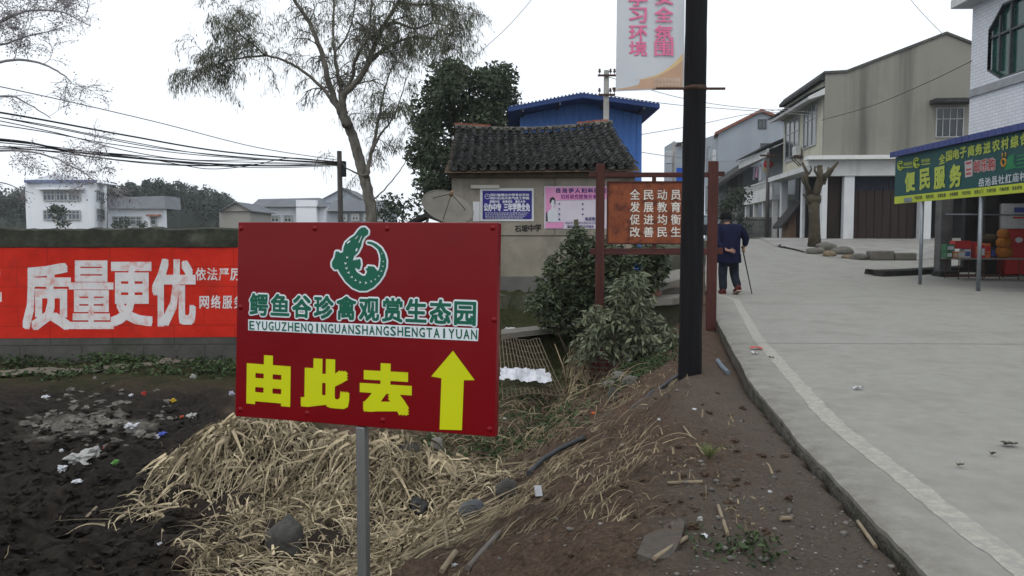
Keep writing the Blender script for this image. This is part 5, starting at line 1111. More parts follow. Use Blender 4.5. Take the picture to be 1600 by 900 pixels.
for s_ in (-1,1):
    MB().bevbox((cx+s_*.68,51.98,1.92), (.12,.05,.11), .02).build('tail_light', mat('lamp_red', (.42,.01,.012), rough=.3, bump=0), car)
    for y in (52.7,55.2): MB().tube([(cx+s_*.82,y,1.42),(cx+s_*.64,y,1.42)], .3, 14, smooth=False).build('wheel', KB, car)
MB().bevbox((cx,51.97,1.6), (.24,.012,.07), .005).build('number_plate', mat('plate_blue', (.03,.06,.2)), car)
SHRUB = mat('shrub_leaf', (.022,.032,.020), (.05,.065,.042), scale=1, rough=.7, bump=0, island=.35)
cl = [(P(random.uniform(1122,1163), random.uniform(300,345), 47.5+random.uniform(-.8,.8)), random.uniform(.4,.7)) for _ in range(26)] + [(P(random.uniform(1150,1172), random.uniform(335,366), 46+random.uniform(-.3,.2)), .35) for _ in range(10)]
b0 = P(1142,372,47.5); clump_tree('round_shrub', Vector((b0.x,47.5,1.1)), 'round grey green shrub beside the garden wall behind the walking person', 'shrub', cl, [[Vector((b0.x,47.5,1.0)), Vector((b0.x,47.5,2.6))]], [[.12,.06]], SHRUB, BARK, 260, .2, 1.0)

# ------------------------------------------------------------------ school buildings and wooded hill behind the wall
SWH = mat('school_white', (.70,.73,.78), (.78,.80,.84), scale=.2, rough=.9, bump=0, streak=(.38,.42,.48), streak_scale=(.3,.3,.05), streak_amt=.4); SGR = mat('school_grey', (.10,.11,.125), (.15,.16,.175), scale=.5, bump=0); STAN = mat('school_tan', (.26,.25,.23), (.32,.31,.29), scale=.3, bump=0)
def fwin(root, x0, y0, x1, y1, Y, nx_, fm=FR, gm=None): a, b_ = P(x0,y1,Y), P(x1,y0,Y); return window(root, Vector((a.x,Y-.01,a.z)), Vector((1,0,0)), UP, Vector((0,-1,0)), b_.x-a.x, b_.z-a.z, nx_, 2, fm, gm or GLS, .18, lay=[.62], depth=.12)
GLS = glassy('glass_school', (.05,.07,.12)); SBL = mat('school_band', (.14,.17,.28), bump=0)
def far_house(name, x0, x1, ytop, Y, dep, wall, label, roof=None, rpts=None):
    a, b_ = P(x0,400,Y), P(x1,ytop,Y); t = thing(name, Vector(((a.x+b_.x)/2, Y+dep/2, -1)), label, 'building')
    MB().box(((a.x+b_.x)/2, Y+dep/2, (b_.z-1.5)/2), ((b_.x-a.x)/2, dep/2, (b_.z+1.5)/2)).build('wall', wall, t); return t
s1 = far_house('school_building', 43, 146, 284, 120, .6, SWH, 'white three storey school block with rows of windows beyond the slogan wall')
mb = MB(); mb.prism([P(146.5,400,120.02), P(167,400,134), P(167,289,134), P(146.5,284,120.02)], (-9.2,.4,0)); mb.build('side_wall', SWH, s1)
MB().prism([P(42,283.5,119.9), P(85,270.5,119.9), P(140,283.5,119.9)], (0,10,0)).build('roof', SWH, s1); MB().box(P(94.5,283.5,119.7), (5.2,.35,.22)).build('parapet_line', SBL, s1); MB().box(P(95,295,119.6), (3.4,.5,.12)).build('canopy', SWH, s1)
for y0, y1 in ((297.5,314),(328,344)):
    for xx in (68, 88, 107): fwin(s1, xx, y0, xx+18.5, y1, 119.9, 3)
sv = (P(167,300,134)-P(146.5,300,120.02)).to_2d().to_3d().normalized(); sn = Vector((sv.y,-sv.x,0)); s0_ = P(146.5,300,120.02)
for z0 in (P(0,344,127).z, P(0,316,127).z): window(s1, Vector((s0_.x,s0_.y,z0)) + sv*2.5 + sn*.02, sv, UP, sn, 8, 1.7, 4, 2, FR, GLS, .15, depth=.1)
s2 = far_house('low_school_wing', 170, 256, 326, 126, 1.0, SWH, 'low white school wing with a flat grey roof next to the three storey block'); MB().prism([P(168,326,125), P(168,309,128), P(257,306,128), P(258,326,125)], (0,6,0)).build('roof', SGR, s2)
fwin(s2, 176, 338, 222, 352, 125.9, 5, gm=GLD); fwin(s2, 235, 338, 245, 352, 125.9, 1, gm=GLD); MB().box(P(240,336.5,125.5), (1.0,.4,.14)).build('door_canopy', mat('far_brick', (.28,.12,.09)), s2)
s3 = far_house('tan_cottage', 344, 391, 330, 80, 7, STAN, 'small tan gabled cottage beyond the end of the slogan wall'); MB().prism([P(343,330,79.8), P(368,317,79.8), P(392,330,79.8)], (0,7,0)).build('gable', STAN, s3); mb = MB(); mb.prism([P(341,331,79.5),P(368,317,79.5),P(394,331,79.5),P(394,329.5,79.5),P(368,315,79.5),P(341,329.5,79.5)], (0,8,0)); mb.build('roof', SGR, s3)
s4 = far_house('long_white_hall', 391, 506, 322, 92, 9, SWH, 'long white hall with a dark grey roof and a row of windows'); MB().prism([P(390,323,91), P(404,311,95), P(498,309,95), P(507,323,91)], (0,2,0)).build('roof', SGR, s4)
for k in range(4): fwin(s4, 403+k*20, 336, 417+k*20, 348, 91.9, 2, gm=GLD)
MB().box(P(480,335,91.5), (1.15,.4,1.6)).build('stair_block', SWH, s4)
s5 = far_house('grey_gabled_house', 496, 566, 316, 100, 9, GH, 'pale grey house with a wide low gable behind the cable pole'); MB().prism([P(494,317,99.8), P(536,295,99.8), P(570,316,99.8)], (0,9,0)).build('gable', GH, s5); mb = MB(); mb.prism([P(492,318,99.5),P(536,295,99.5),P(573,317,99.5),P(573,315.5,99.5),P(536,293,99.5),P(492,316.5,99.5)], (0,9,0)); mb.build('roof', SGR, s5)
s6 = far_house('dark_roofed_house', 511, 604, 330, 76, 7, GH, 'low house with a dark tiled roof and white window bays seen behind the willow trunk'); MB().prism([P(510,330,75.5), P(520,313,79), P(606,313,79), P(612,330,75.5)], (0,2,0)).build('roof', SGR, s6)
for k in range(4): fwin(s6, 530+k*19, 334, 543+k*19, 346, 75.9, 2)
# hill ridge and its far wood, one mass
HILL = mat('hazed_wood_leaf', (.040,.052,.046), (.075,.092,.080), scale=.15, rough=.9, bump=0, island=.3)  # distance haze mixed into the leaf colour as a bluish grey
mb = MB()
ptsx = [(-260,296),(-60,298),(20,297),(42,292),(70,300),(160,290),(178,286),(200,288),(219,284),(235,281),(250,284),(268,289),(285,287),(300,288),(322,292),(335,298),(352,300),(362,309),(380,318),(420,322)]
hx = [p[0] for p in ptsx]; hyv = [p[1] for p in ptsx]
for k in range(420):
    px = random.uniform(-260,375); yt = np.interp(px, hx, hyv) + 6*float(fbm(px*.06, 3.)) + 5*float(fbm(px*.23, 8.)); py = yt + 6 + abs(random.gauss(0,18)); Y = 150 + random.uniform(-6,14) + (20 if py < yt+9 else 0)
    c_ = P(px, py, Y); r = random.uniform(.7,1.9)*(.7 if py < yt+9 else 1); n_ = 80; d = rdir(n_); C = np.array(c_) + d*(RNG.random(n_)**.5)[:,None]*np.array([r,r,r*1.15]); leaf_mesh(mb, C, rdir(n_), .6, .38)
for px in range(-250,360,9): 
    c_ = P(px, np.interp(px,hx,hyv)+24, 172); mb.blob((c_.x, c_.y, c_.z-5), (3,2,7), seed=px, amp=.15, sub=2)
tag(mb.build('far_woods', HILL, base=(0,150,0)), 'wooded ridge of bamboo and trees fading grey behind the school', 'woods', kind='stuff')
cl = [(P(random.uniform(600,668), random.uniform(312,350), 45+random.uniform(-1,1)), random.uniform(.5,.9)) for _ in range(22)]
b0 = P(635,350,45); clump_tree('far_bush', Vector((b0.x,45,-1)), 'grey green bushy tree behind the sign between the willow and the dish', 'tree', cl, [[Vector((b0.x,45,-1)),Vector((b0.x,45,1.5))]], [[.2,.1]], SHRUB, BARK, 70, .3, 1.0)
cl = [(P(random.uniform(72,103), random.uniform(322,352), 112+random.uniform(-.5,.5)), random.uniform(.6,1.0)) for _ in range(12)]
b0 = P(87,352,112); clump_tree('school_tree', Vector((b0.x,112,-1)), 'dark round tree standing before the windows of the white school block', 'tree', cl, [[Vector((b0.x,112,-1)),Vector((b0.x,112,2.5))]], [[.2,.1]], SHRUB, BARK, 70, .5, 1.0)
cl = [(P(random.uniform(178,226), random.uniform(342,356), 118+random.uniform(-.5,.5)), random.uniform(.6,.9)) for _ in range(10)]
b0 = P(200,356,118); clump_tree('school_bush', Vector((b0.x,118,-1)), 'low dark bush before the low white school wing', 'shrub', cl, [[Vector((b0.x,118,-1)),Vector((b0.x,118,1))]], [[.2,.1]], SHRUB, BARK, 60, .5, 1.0)

# cables on the street side
Yr = lambda x: np.interp(x, [900, 950, 1283, 1600], [27, 27, 38, 30])
for pts, lb_ in (([(950,120),(1060,152),(1160,168),(1283,176)], 'thin grey street cable from the top arm of the concrete power pole'), ([(950,149),(1050,163),(1160,172),(1283,181)], 'thin grey street cable from the lower arm of the concrete power pole'),
                 ([(1003,210),(1085,196),(1160,180),(1240,168)], 'thin cable rising from behind the blue shed across the street'), ([(1003,238),(1060,246),(1130,252),(1185,247)], 'lowest thin cable crossing the street past the notice frame')):
    cable(pts, .012, CG, lb_, Yf=Yr)
cable([(1395,-40),(1425,2),(1452,32),(1475,55)], .014, CG, 'cable coming down from the sky to the peak of the grey gable', Yf=lambda x: 37.4)
cable([(1283,188),(1360,166),(1440,133),(1519,95)], .014, CB, 'black cable slung diagonally across the stained grey gable', Yf=lambda x: np.interp(x, [1283,1519], [37.5, 23.3]))
cable([(740,90),(790,45),(830,0),(860,-40)], .010, CG, 'faint single cable climbing into the sky above the camphor tree', Yf=lambda x: 26)

# ------------------------------------------------------------------ the walking person
PYd = 16.4; pk = PYd/F; pz0 = 0.0
def Q(px, py, dy=0.): return Vector(((px-800)*PYd/F + 0, PYd + dy, (P(px,py,PYd)).z))
org = Vector((Q(1142,461).x, PYd, 0)); zoff = -Q(1142,461).z
def V(px, py, dy=0.): p = Q(px, py, dy); p.z += zoff; return p
person = thing('person', org, 'person seen from behind in a dark blue jacket and black cap walking with a cane', 'person')
def skin(name, verts, edges, radii, m, root, sub=2, parent=None):
    me = bpy.data.meshes.new(name); off = root.location
    me.from_pydata([(Vector(v)-off)[:] for v in verts], edges, []); o = bpy.data.objects.new(name, me); COL.objects.link(o); o.parent = parent or root
    sk = o.modifiers.new('s', 'SKIN'); sk.use_smooth_shade = True; sv_ = me.skin_vertices[0].data
    for i, r in enumerate(radii):
        sv_[i].radius = r if hasattr(r, '__len__') else (r, r)
    sv_[0].use_root = True
    if sub: ss = o.modifiers.new('d', 'SUBSURF'); ss.levels = sub; ss.render_levels = sub
    me.materials.append(m); return o
SKIN = mat('skin', (.30,.17,.12), (.38,.22,.16), rough=.6, bump=.05); NAVY = mat('navy_cloth', (.005,.006,.022), (.009,.011,.036), scale=6, rough=.9, bump=.35, bscale=18, spec=.15)
TRS = mat('dark_trousers', (.008,.011,.018), (.016,.020,.030), scale=6, rough=.9, bump=.35, bscale=18, spec=.15); BLK = mat('black_cap', (.006,.006,.007), (.012,.012,.013), rough=.9, bump=.4, bscale=40, spec=.1)
pel = V(1138.5,404); chest = V(1139,372,.02); neck = V(1136,352,.05); hd = V(1134.5,343,.08); top_ = V(1134,336,.08)
shL, shR = V(1123.5,357,.02), V(1155.5,358,.02); elL, elR = V(1116.5,379,-.10), V(1166,373,.04); wrL, wrR = V(1131,392,-.22), V(1164.5,387,.10)
hipL, hipR = V(1130.5,408), V(1146.5,408); knL, knR = V(1130,434,.03), V(1149,432,.06); anL, anR = V(1130.5,456,0), V(1151.5,451,-.13); toL, toR = V(1129.5,459.6,.13), V(1150,459,.02)
verts = [pel, chest, neck, hd, top_, shL, elL, wrL, shR, elR, wrR, hipL, knL, anL, hipR, knR, anR, toL, toR]
edges = [(0,1),(1,2),(2,3),(3,4),(1,5),(5,6),(6,7),(1,8),(8,9),(9,10),(0,11),(11,12),(12,13),(13,17),(0,14),(14,15),(15,16),(16,18)]
rad = [.14,.15,.055,.095,.08,.06,.045,.028,.06,.045,.028,.085,.06,.04,.085,.06,.04,.035,.035]
# five short finger chains on each hand
def hand(wi, palm, tips):
    pi_ = len(verts); verts.append(palm); rad.append(.026); edges.append((wi, pi_))
    for mid, tip in tips:
        a = len(verts); verts.extend([mid, tip]); rad.extend([.0095,.008]); edges.extend([(pi_, a), (a, a+1)])
pl = V(1136.5,393,-.24); hand(7, pl, [(pl+Vector((.045,-.01,.035)), pl+Vector((.075,-.012,.032))), (pl+Vector((.055,-.012,.012)), pl+Vector((.095,-.012,.004))), (pl+Vector((.055,-.012,-.010)), pl+Vector((.095,-.008,-.022))), (pl+Vector((.045,-.010,-.032)), pl+Vector((.078,-.005,-.046))), (pl+Vector((.012,-.012,.045)), pl+Vector((.035,-.018,.066)))])
pr = V(1163.5,391,.11); hand(10, pr, [(pr+Vector((.03,.02,-.015)), pr+Vector((.005,.045,-.02))), (pr+Vector((.03,.01,-.035)), pr+Vector((.005,.04,-.04))), (pr+Vector((.028,0,-.05)), pr+Vector((.003,.032,-.055))), (pr+Vector((.022,-.008,-.062)), pr+Vector((0,.022,-.068))), (pr+Vector((-.025,.01,-.02)), pr+Vector((-.02,.035,-.04)))])
skin('body', verts, edges, rad, SKIN, person, 1)
# face details (the head looks up the road)
mb = MB(); f_ = hd + Vector((0,.10,-.01)); mb.blob(f_ + Vector((0,.01,0)), (.014,.022,.022), amp=.05, sub=2); mb.build('nose', SKIN, person)
for s_ in (-1,1):
    MB().blob(f_ + Vector((s_*.034,-.012,.03)), (.012,.008,.008), amp=0, sub=2).build('eye', BLK, person); MB().blob(hd + Vector((s_*.098,-.005,-.01)), (.014,.024,.034), amp=.08, sub=2).build('ear', SKIN, person)
MB().blob(f_ + Vector((0,-.012,-.05)), (.026,.008,.007), amp=.05, sub=2).build('mouth', mat('lip', (.22,.08,.06), bump=0), person)
# hair at the nape, cap with its band
MB().blob(hd + Vector((0,-.012,.0)), (.098,.10,.085), seed=4, amp=.06, sub=3).build('hair', mat('grey_hair', (.06,.06,.06), (.11,.11,.11), rough=.9), person)
cp = V(1134.5,341,.07); mb = MB(); mb.lathe(cp, [(.0001,.128),(.06,.122),(.095,.095),(.112,.05),(.116,.0),(.112,-.035),(.108,-.04),(.10,-.02)], 24); mb.build('cap', BLK, person)
# jacket
jv = [V(1138.5,408,0), V(1138.5,394,0), V(1139,376,.01), V(1139,363,.02), V(1137,353.5,.04), shL+Vector((.0,0,0)), elL, wrL+Vector((-.03,.01,-.005)), shR, elR, wrR+Vector((.01,0,.01))]
je = [(0,1),(1,2),(2,3),(3,4),(3,5),(5,6),(6,7),(3,8),(8,9),(9,10)]
jr = [(.262,.185),(.25,.185),(.245,.18),(.20,.15),(.082,.078),(.105,.105),(.080,.080),(.052,.052),(.105,.105),(.082,.082),(.055,.055)]
skin('jacket', jv, je, jr, NAVY, person, 2)
mb = MB(); c_ = V(1138.5,411.5,0); mb.lathe((0,0,0), [(.97,0),(1,.02),(.96,.16),(.90,.22)], 32)
for v in mb.v: an = math.atan2(v.y, v.x); v.xyz = c_ + Vector((v.x*(.262+.010*math.sin(an*7)), v.y*(.19+.010*math.sin(an*5)), v.z))
mb.build('jacket_hem', NAVY, person)
tv = [V(1138.5,407), hipL, V(1130,421,.02), knL, V(1130.5,446,.0), V(1130.5,456,0), hipR, V(1148,421,.04), knR, V(1150.5,443,-.04), V(1151.5,450.5,-.12)]
te = [(0,1),(1,2),(2,3),(3,4),(4,5),(0,6),(6,7),(7,8),(8,9),(9,10)]; tr_ = [(.15,.13),.125,.108,.092,.090,.088,.125,.108,.092,.088,.086]
skin('trousers', tv, te, tr_, TRS, person, 2)
SHOE = mat('red_shoe', (.05,.006,.006), (.075,.008,.008), rough=.6, bump=.1); SOLE = mat('pale_sole', (.28,.22,.17), rough=.8)
for an, to, sole_up in ((anL, toL, False), (anR, toR, True)):
    d = (to-an); d.normalize(); h_ = an + Vector((0,-.07,-.03)) if not sole_up else an + Vector((0,-.06,.0))
    if not sole_up: h_ = Vector((an.x, an.y-.07, .045)); t_ = Vector((to.x, to.y+.05, .045)); 
    else: h_ = Vector((an.x, an.y-.05, .13)); t_ = Vector((to.x, to.y+.06, .05))
    d = (t_-h_).normalized(); u_ = (UP - d*d.z).normalized(); mid = (h_+t_)/2
    mb = MB(); mb.tube([h_+d*.0, h_+d*.06, h_+d*.14, h_+d*.22, t_], [.055,.064,.056,.052,.028], 12); mb.tube([h_+d*.05, h_+d*.05+UP*.09], [.058,.052], 12); sh_ = mb.build('shoe', SHOE, person)
    mb = MB(); mb.bevbox(mid - u_*.047, ((t_-h_).length/2+.035,.052,.014), .01, d, u_); mb.build('sole', SOLE, sh_)
cn = thing('cane', V(1177,460.5,.05), 'thin dark walking cane held in the right hand of the walking person', 'cane'); c0_, c1_ = pr + Vector((0,.02,-.03)), V(1177,460.5,.05)
MB().tube([c0_ - (c1_-c0_)*.06, c0_, c0_.lerp(c1_,.5), c1_], [.013,.013,.012,.010], 8).build('shaft', BLK, cn); MB().tube([c0_ - (c1_-c0_)*.06 + Vector((0,.05,.01)), c0_ - (c1_-c0_)*.08 + Vector((0,.01,.02)), c0_ - (c1_-c0_)*.06 + Vector((0,-.05,-.005))], .014, 8).build('handle', BLK, cn)

# ------------------------------------------------------------------ masonry ledges and rubble before the hut
MOSS = mat('mossy_concrete', (.035,.040,.018), (.10,.095,.075), scale=2.4, rough=1, bump=.8, bscale=16, dirt=((.02,.03,.008), 2.5, .45, .62, .85)); SLAB = mat('broken_slab', (.13,.12,.105), (.21,.20,.175), scale=2, rough=.95, bump=.4, dirt=((.05,.055,.035), 2.5, .52, .7, .7))
def ledge(label, px0, px1, pyt, pyb, Y, dep, m, name='retaining_ledge', cat='ledge'):
    a, b_ = P(px0,pyt,Y), P(px1,pyb,Y); mb = MB(); L_ = b_.x-a.x
    mb.grid(lambda u, v: (lambda x, k: (x, Y + [0,-.02,.02,dep][k] + .03*float(fbm(x*3,k)), [b_.z-.2, (a.z+b_.z)/2, a.z, a.z-.02][k] + .03*float(fbm(x*2.5,k+5.))*(k > 0)))(a.x+L_*u, min(int(v*3+.01),3)), 40, 3, False)
    return tag(mb.build(name, m, base=((a.x+b_.x)/2,Y,b_.z)), label, cat)
ledge('mossy stone ledge running along the foot of the tiled hut', 770, 1006, 461, 505, 15.15, .5, MOSS)
ledge('broken stone step half buried behind the leafy bush', 985, 1078, 452, 476, 14.0, .5, SLAB); ledge('lower mossy stone step behind the black pole', 975, 1086, 478, 506, 12.9, .45, MOSS)
def slab(pts, th, m, label, name='concrete_slab', cat='slab'):
    mb = MB(); mb.prism(pts, (0,0,-th)); o = mb.build(name, m); return tag(o, label, cat)
a, b_ = P(783,522,13.2), P(902,508,13.6)
slab([a, b_, b_+Vector((0,.5,0)), a+Vector((0,.5,.02))], .09, SLAB, 'long thin concrete lintel slab bridging the hollow before the hut')
slab([P(1028,446,13.4), P(1078,432,13.6), P(1078,418,15), P(1040,424,15)], .1, SLAB, 'tilted grey concrete slab leaning behind the leafy bush'); slab([P(1005,470,12.6), P(1080,463,12.8), P(1080,458,13.4), P(1010,463,13.2)], .1, SLAB, 'flat concrete slab lying on the mossy step behind the black pole')
tag(MB().blob(P(1018,460,13.2), (.16,.1,.14), seed=3, amp=.2).build('brick_lump', mat('pink_brick', (.15,.065,.05), (.21,.10,.08))), 'pinkish lump of brick below the tilted slab', 'brick')
for k, (px, py, s_, lb_) in enumerate(((968,594,.10,'grey rubble stone against the brick footing of the notice frame'), (985,600,.09,'dark rubble stone beside the brick footing and white paper'), (952,603,.07,'small rubble stone under the brick footing'))):
    g = GT(px, py); tag(MB().blob(g+Vector((0,0,s_*.3)), (s_,s_*.8,s_*.7), seed=20+k, amp=.3).build('stone', STN), lb_, 'stone')

# ------------------------------------------------------------------ bushes
DKL = mat('bush_leaf_dark', (.030,.042,.019), (.085,.105,.054), scale=1.2, rough=.5, bump=0, island=.45, spec=.35); GRL = mat('bush_leaf_grey', (.070,.085,.046), (.18,.195,.125), scale=1.2, rough=.55, bump=0, island=.35, spec=.35)
STEM = mat('stem_brown', (.04,.03,.02), (.09,.07,.05))
def bush(name, label, hulls, Y, n, L, Wd, m, cat='bush', droop=-.5, stems=6, dy=.5):
    pts = []
    for (cx, cy, rx_, ry_, wt) in hulls:
        for _ in range(int(n*wt)):
            r = random.random()**.5; a = random.uniform(0, 6.283); b__ = random.uniform(-1,1)
            pts.append(P(cx + rx_*r*math.cos(a), cy + ry_*r*math.sin(a), Y + dy*b__*math.sqrt(max(0,1-r*r*.8))))
    base = onT(P(hulls[0][0],500,Y).x, Y); t = thing(name, base, label, cat); mb = MB(); C, D_ = [], []
    for p in pts:                                   # each point carries a little whorl of leaves
        k = random.randint(5,9); d0 = Vector((random.gauss(0,.5), random.gauss(0,.5)-.25, random.gauss(.35,.4))).normalized()
        for j in range(k):
            d = Vector((random.gauss(0,1), random.gauss(0,1), random.gauss(droop,.45))).normalized(); C.append((p + d*L*.5 + Vector((random.gauss(0,.02),)*3))[:]); D_.append(d[:])
    C, D_ = np.array(C), np.array(D_); leaf_mesh(mb, C, D_, L*(.6+.7*RNG.random(len(C))), Wd*(.7+.6*RNG.random(len(C)))); mb.build('foliage', m, t)
    mb = MB()
    for k in range(stems):
        e = random.choice(pts); mid = base.lerp(e,.5) + Vector((random.gauss(0,.1), random.gauss(0,.1), .1)); mb.tube([base + Vector((random.gauss(0,.06), random.gauss(0,.06), -.1)), mid, e], [.025,.016,.005], 6)
    mb.build('stem', STEM, t); return t
bush('dark_bush', 'tall dark evergreen bush behind the notice frame against the hut wall', [(905,420,50,52,1),(885,455,48,45,.9),(930,400,40,32,.6),(1000,425,45,35,.8),(960,450,60,50,1),(870,480,40,26,.6),(1020,400,25,18,.3),(900,375,18,20,.25),(945,480,60,30,.7),(850,470,30,22,.3),(900,500,55,20,.5),(985,395,60,20,.4)], 13.0, 230, .105, .044, DKL)
bush('leafy_bush', 'grey green bush with big drooping leaves in front of the notice frame footing', [(985,470,34,26,.45),(965,510,42,30,.7),(1010,520,40,32,.7),(1035,545,26,18,.35),(975,545,36,16,.3),(985,440,22,14,.2),(930,505,25,30,.35),(915,545,22,22,.2),(1000,440,12,18,.12),(1050,520,14,16,.12)], 10.4, 120, .125, .046, GRL, droop=-.85, dy=.35)
mb = MB(); a = P(904,345,14.2); mb.tube([P(903,420,14.2), P(902,375,14.2), P(900,343,14.2)], [.05,.045,.04], 8); tag(mb.build('cut_stump_stem', mat('moss_stem', (.03,.035,.015), (.07,.07,.03))), 'mossy cut stem sticking up from the dark bush before the pink poster', 'stem')

# ------------------------------------------------------------------ dry stalks, bamboo lattice, plastic sheet
def strips(mb, pts, w):
    """pts n x k x 3, w n: ribbons"""
    n, k, _ = pts.shape; tg = np.gradient(pts, axis=1); r = RNG.normal(size=(n,1,3)) + np.array([0,-.6,.8]); s_ = np.cross(tg, np.broadcast_to(r, tg.shape)); s_ /= np.linalg.norm(s_, axis=2, keepdims=True) + 1e-9
    tp = np.linspace(1, .25, k)[None,:,None]; ww = w[:,None,None]*.5*tp; A, B_ = pts - s_*ww, pts + s_*ww
    Vv = np.stack([A, B_], 2).reshape(n, 2*k, 3); idx = np.arange(n)[:,None,None]*2*k; q = np.arange(k-1)[None,:,None]*2 + np.array([0,1,3,2])[None,None,:]
    return mb.np(Vv.reshape(-1,3), (idx+q).reshape(-1,4))
STRAW = mat('straw_dry', (.10,.077,.046), (.46,.385,.255), scale=3.5, rough=.8, bump=0, island=.55, spec=.2); STRAWD = mat('straw_brown', (.12,.09,.055), (.31,.25,.16), scale=2, rough=.85, bump=0, island=.5)
def stalks(label, px, py, Y, n, h, spread, m, lean=(0,0)):
    b0 = P(px, py, Y); b0.z = min(b0.z, float(T(b0.x, Y))); t = thing('dry_stalks', b0, label, 'dry plant'); mb = MB()
    for k in range(n):
        a = b0 + Vector((random.gauss(0,.05), random.gauss(0,.05), 0)); e = a + Vector((lean[0] + random.gauss(0,spread), lean[1] + random.gauss(0,spread*.6), h*random.uniform(.6,1.05))); mb.tube([a, a.lerp(e,.5)+Vector((random.gauss(0,.04),0,0)), e], [.012,.010,.005], 6)
    mb.build('stalk', STRAWD, t); mb = MB(); n2 = n*26; P_ = np.zeros((n2,5,3))
    for i in range(n2):
        u = random.uniform(.25,1); s0 = np.array(b0[:]) + np.array([lean[0]*u + random.gauss(0,spread*u), lean[1]*u + random.gauss(0,.06), h*u]); d = np.array([random.gauss(0,.5), random.gauss(0,.4), 0])
        for k in range(5): P_[i,k] = s0 + d*.28*k/4 + np.array([0,0,-.30*(k/4)**1.6*random.uniform(.5,1.3)])
    strips(mb, P_, RNG.uniform(.012,.03,n2)); mb.build('dry_leaf', STRAW, t)
stalks('bundle of dry maize stalks leaning beside the brick footing', 893, 612, 10.6, 7, .62, .10, STRAW, (.16,.1))
lt = thing('bamboo_lattice', P(828,590,10.6), 'old bamboo lattice hurdle lying tilted below the concrete lintel', 'lattice')
LB = mat('old_bamboo', (.07,.055,.035), (.15,.12,.08), scale=5, rough=.8); A4 = [P(786,626,9.6), P(884,616,9.9), P(842,527,11.8), P(779,527,11.6)]
mb = MB()
lf = lambda u, v: A4[0].lerp(A4[1], u).lerp(A4[3].lerp(A4[2], u), v) + Vector((0,0,.05*math.sin(u*4+v*2)))
for k in range(15): u = k/14; mb.tube([lf(u, v) + Vector((0,0,.006*(j%2))) for j, v in enumerate(np.linspace(0,1,7))], .0075, 5)
mb.build('upright_slat', LB, lt); mb = MB()
for k in range(9): v = k/8; mb.tube([lf(u, v) + Vector((0,0,.012*((j+k)%2))) for j, u in enumerate(np.linspace(0,1,9))], .0065, 5)
mb.build('cross_slat', LB, lt)
PLW = mat('plastic_white', (.42,.43,.46), (.60,.61,.64), scale=8, rough=.4, bump=.2); PLS = mat('plastic_striped', (.30,.31,.35), (.62,.63,.67), scale=1.5, rough=.45, bump=.3, stretch=(9,2,2))
mb = MB(); w0_ = [P(782,590,9.8), P(864,594,9.9), P(850,574,10.3), P(782,573,10.2)]
mb.grid(lambda u, v: w0_[0].lerp(w0_[1],u).lerp(w0_[3].lerp(w0_[2],u),v) + Vector((.02*float(fbm(u*5,v*4,7.)), 0, .018*float(fbm(u*7,v*5,3.)) + .012*float(fbm(u*20,v*12,5.)) - .02)), 50, 22); tag(mb.build('plastic_sheet', PLS), 'crumpled white striped plastic sheet under the bamboo lattice', 'plastic sheet')

# ------------------------------------------------------------------ straw and reeds, one mass
def hug(n, x0, x1, y0, y1, dirf, Lr, hr, wr, mask, k=7, arch=.06, sig=.35, kink=.5, mb=None):
    """ribbons that follow the ground, bent and broken"""
    X = RNG.uniform(x0,x1,n*4); Y = RNG.uniform(y0,y1,n*4); keep = RNG.random(n*4) < mask(X,Y); X, Y = X[keep][:n], Y[keep][:n]; n = len(X)
    dx, dy = dirf(X,Y); th = np.arctan2(dy, dx) + RNG.normal(0,sig,n); L_ = RNG.uniform(*Lr,n)*RNG.uniform(.5,1,n); h0 = RNG.uniform(*hr,n); ar = RNG.uniform(0,arch*2,n); tw = RNG.uniform(-.05,.05,n)
    kp = RNG.integers(1, k, n); ka = RNG.normal(0,kink,n)*(RNG.random(n) < .55); bend = RNG.normal(0,.05,n)
    pts = np.zeros((n,k,3)); xx, yy = X.copy(), Y.copy()
    for j in range(k):
        t = j/(k-1); pts[:,j,0] = xx; pts[:,j,1] = yy; pts[:,j,2] = T0(xx,yy) + h0*(1-.5*t) + ar*math.sin(math.pi*t) + tw*t + .012
        th = th + bend + np.where(kp == j, ka, 0); xx = xx + np.cos(th)*L_/(k-1); yy = yy + np.sin(th)*L_/(k-1)
    strips(mb, pts, RNG.uniform(*wr,n)); return mb
mb = MB()
patch = lambda x, y: sstep(-.35,.25, fbm(x*2.6, y*2.6, 21.))
heap = lambda x, y: np.exp(-(((x+2.15)/.8)**2+((y-6.7)/.6)**2)) + np.exp(-(((x+.95)/.75)**2+((y-6.3)/.55)**2))
def outdir(x, y):
    cx_ = np.where(x < -1.5, -2.15, -.95); dx = (x-cx_)*.8; dy = (y-6.65) - .6; l = np.hypot(dx,dy)+1e-6; return dx/l, dy/l
hug(2200, -3.0,-.1, 5.5,7.4, outdir, (.15,.48), (.0,.12), (.006,.022), lambda x,y: heap(x,y)*1.2*(.25+.75*patch(x,y)), arch=.035, sig=.9, kink=.9, mb=mb)
hug(1200, -3.0,-.1, 5.8,7.2, outdir, (.12,.35), (.02,.20), (.012,.034), lambda x,y: heap(x,y)**2*1.4*(.2+.8*patch(x+4,y)), arch=.02, sig=1.1, kink=.9, mb=mb)
low = lambda x, y: (1-ash(x-.1,y))*sstep(6.4,5.9,y)*sstep(4.0,4.6,y)*sstep(-.25,-.65,x+.12*(y-5))*(.12+.88*patch(x+9,y))
hug(1900, -2.8,-.2, 4.0,6.3, lambda x,y: (np.full_like(x,.93)*np.where(RNG.random(len(x))<.8,1,-.4), np.full_like(x,.36)), (.2,.85), (.0,.07), (.004,.015), low, arch=.018, sig=.5, kink=.7, mb=mb)
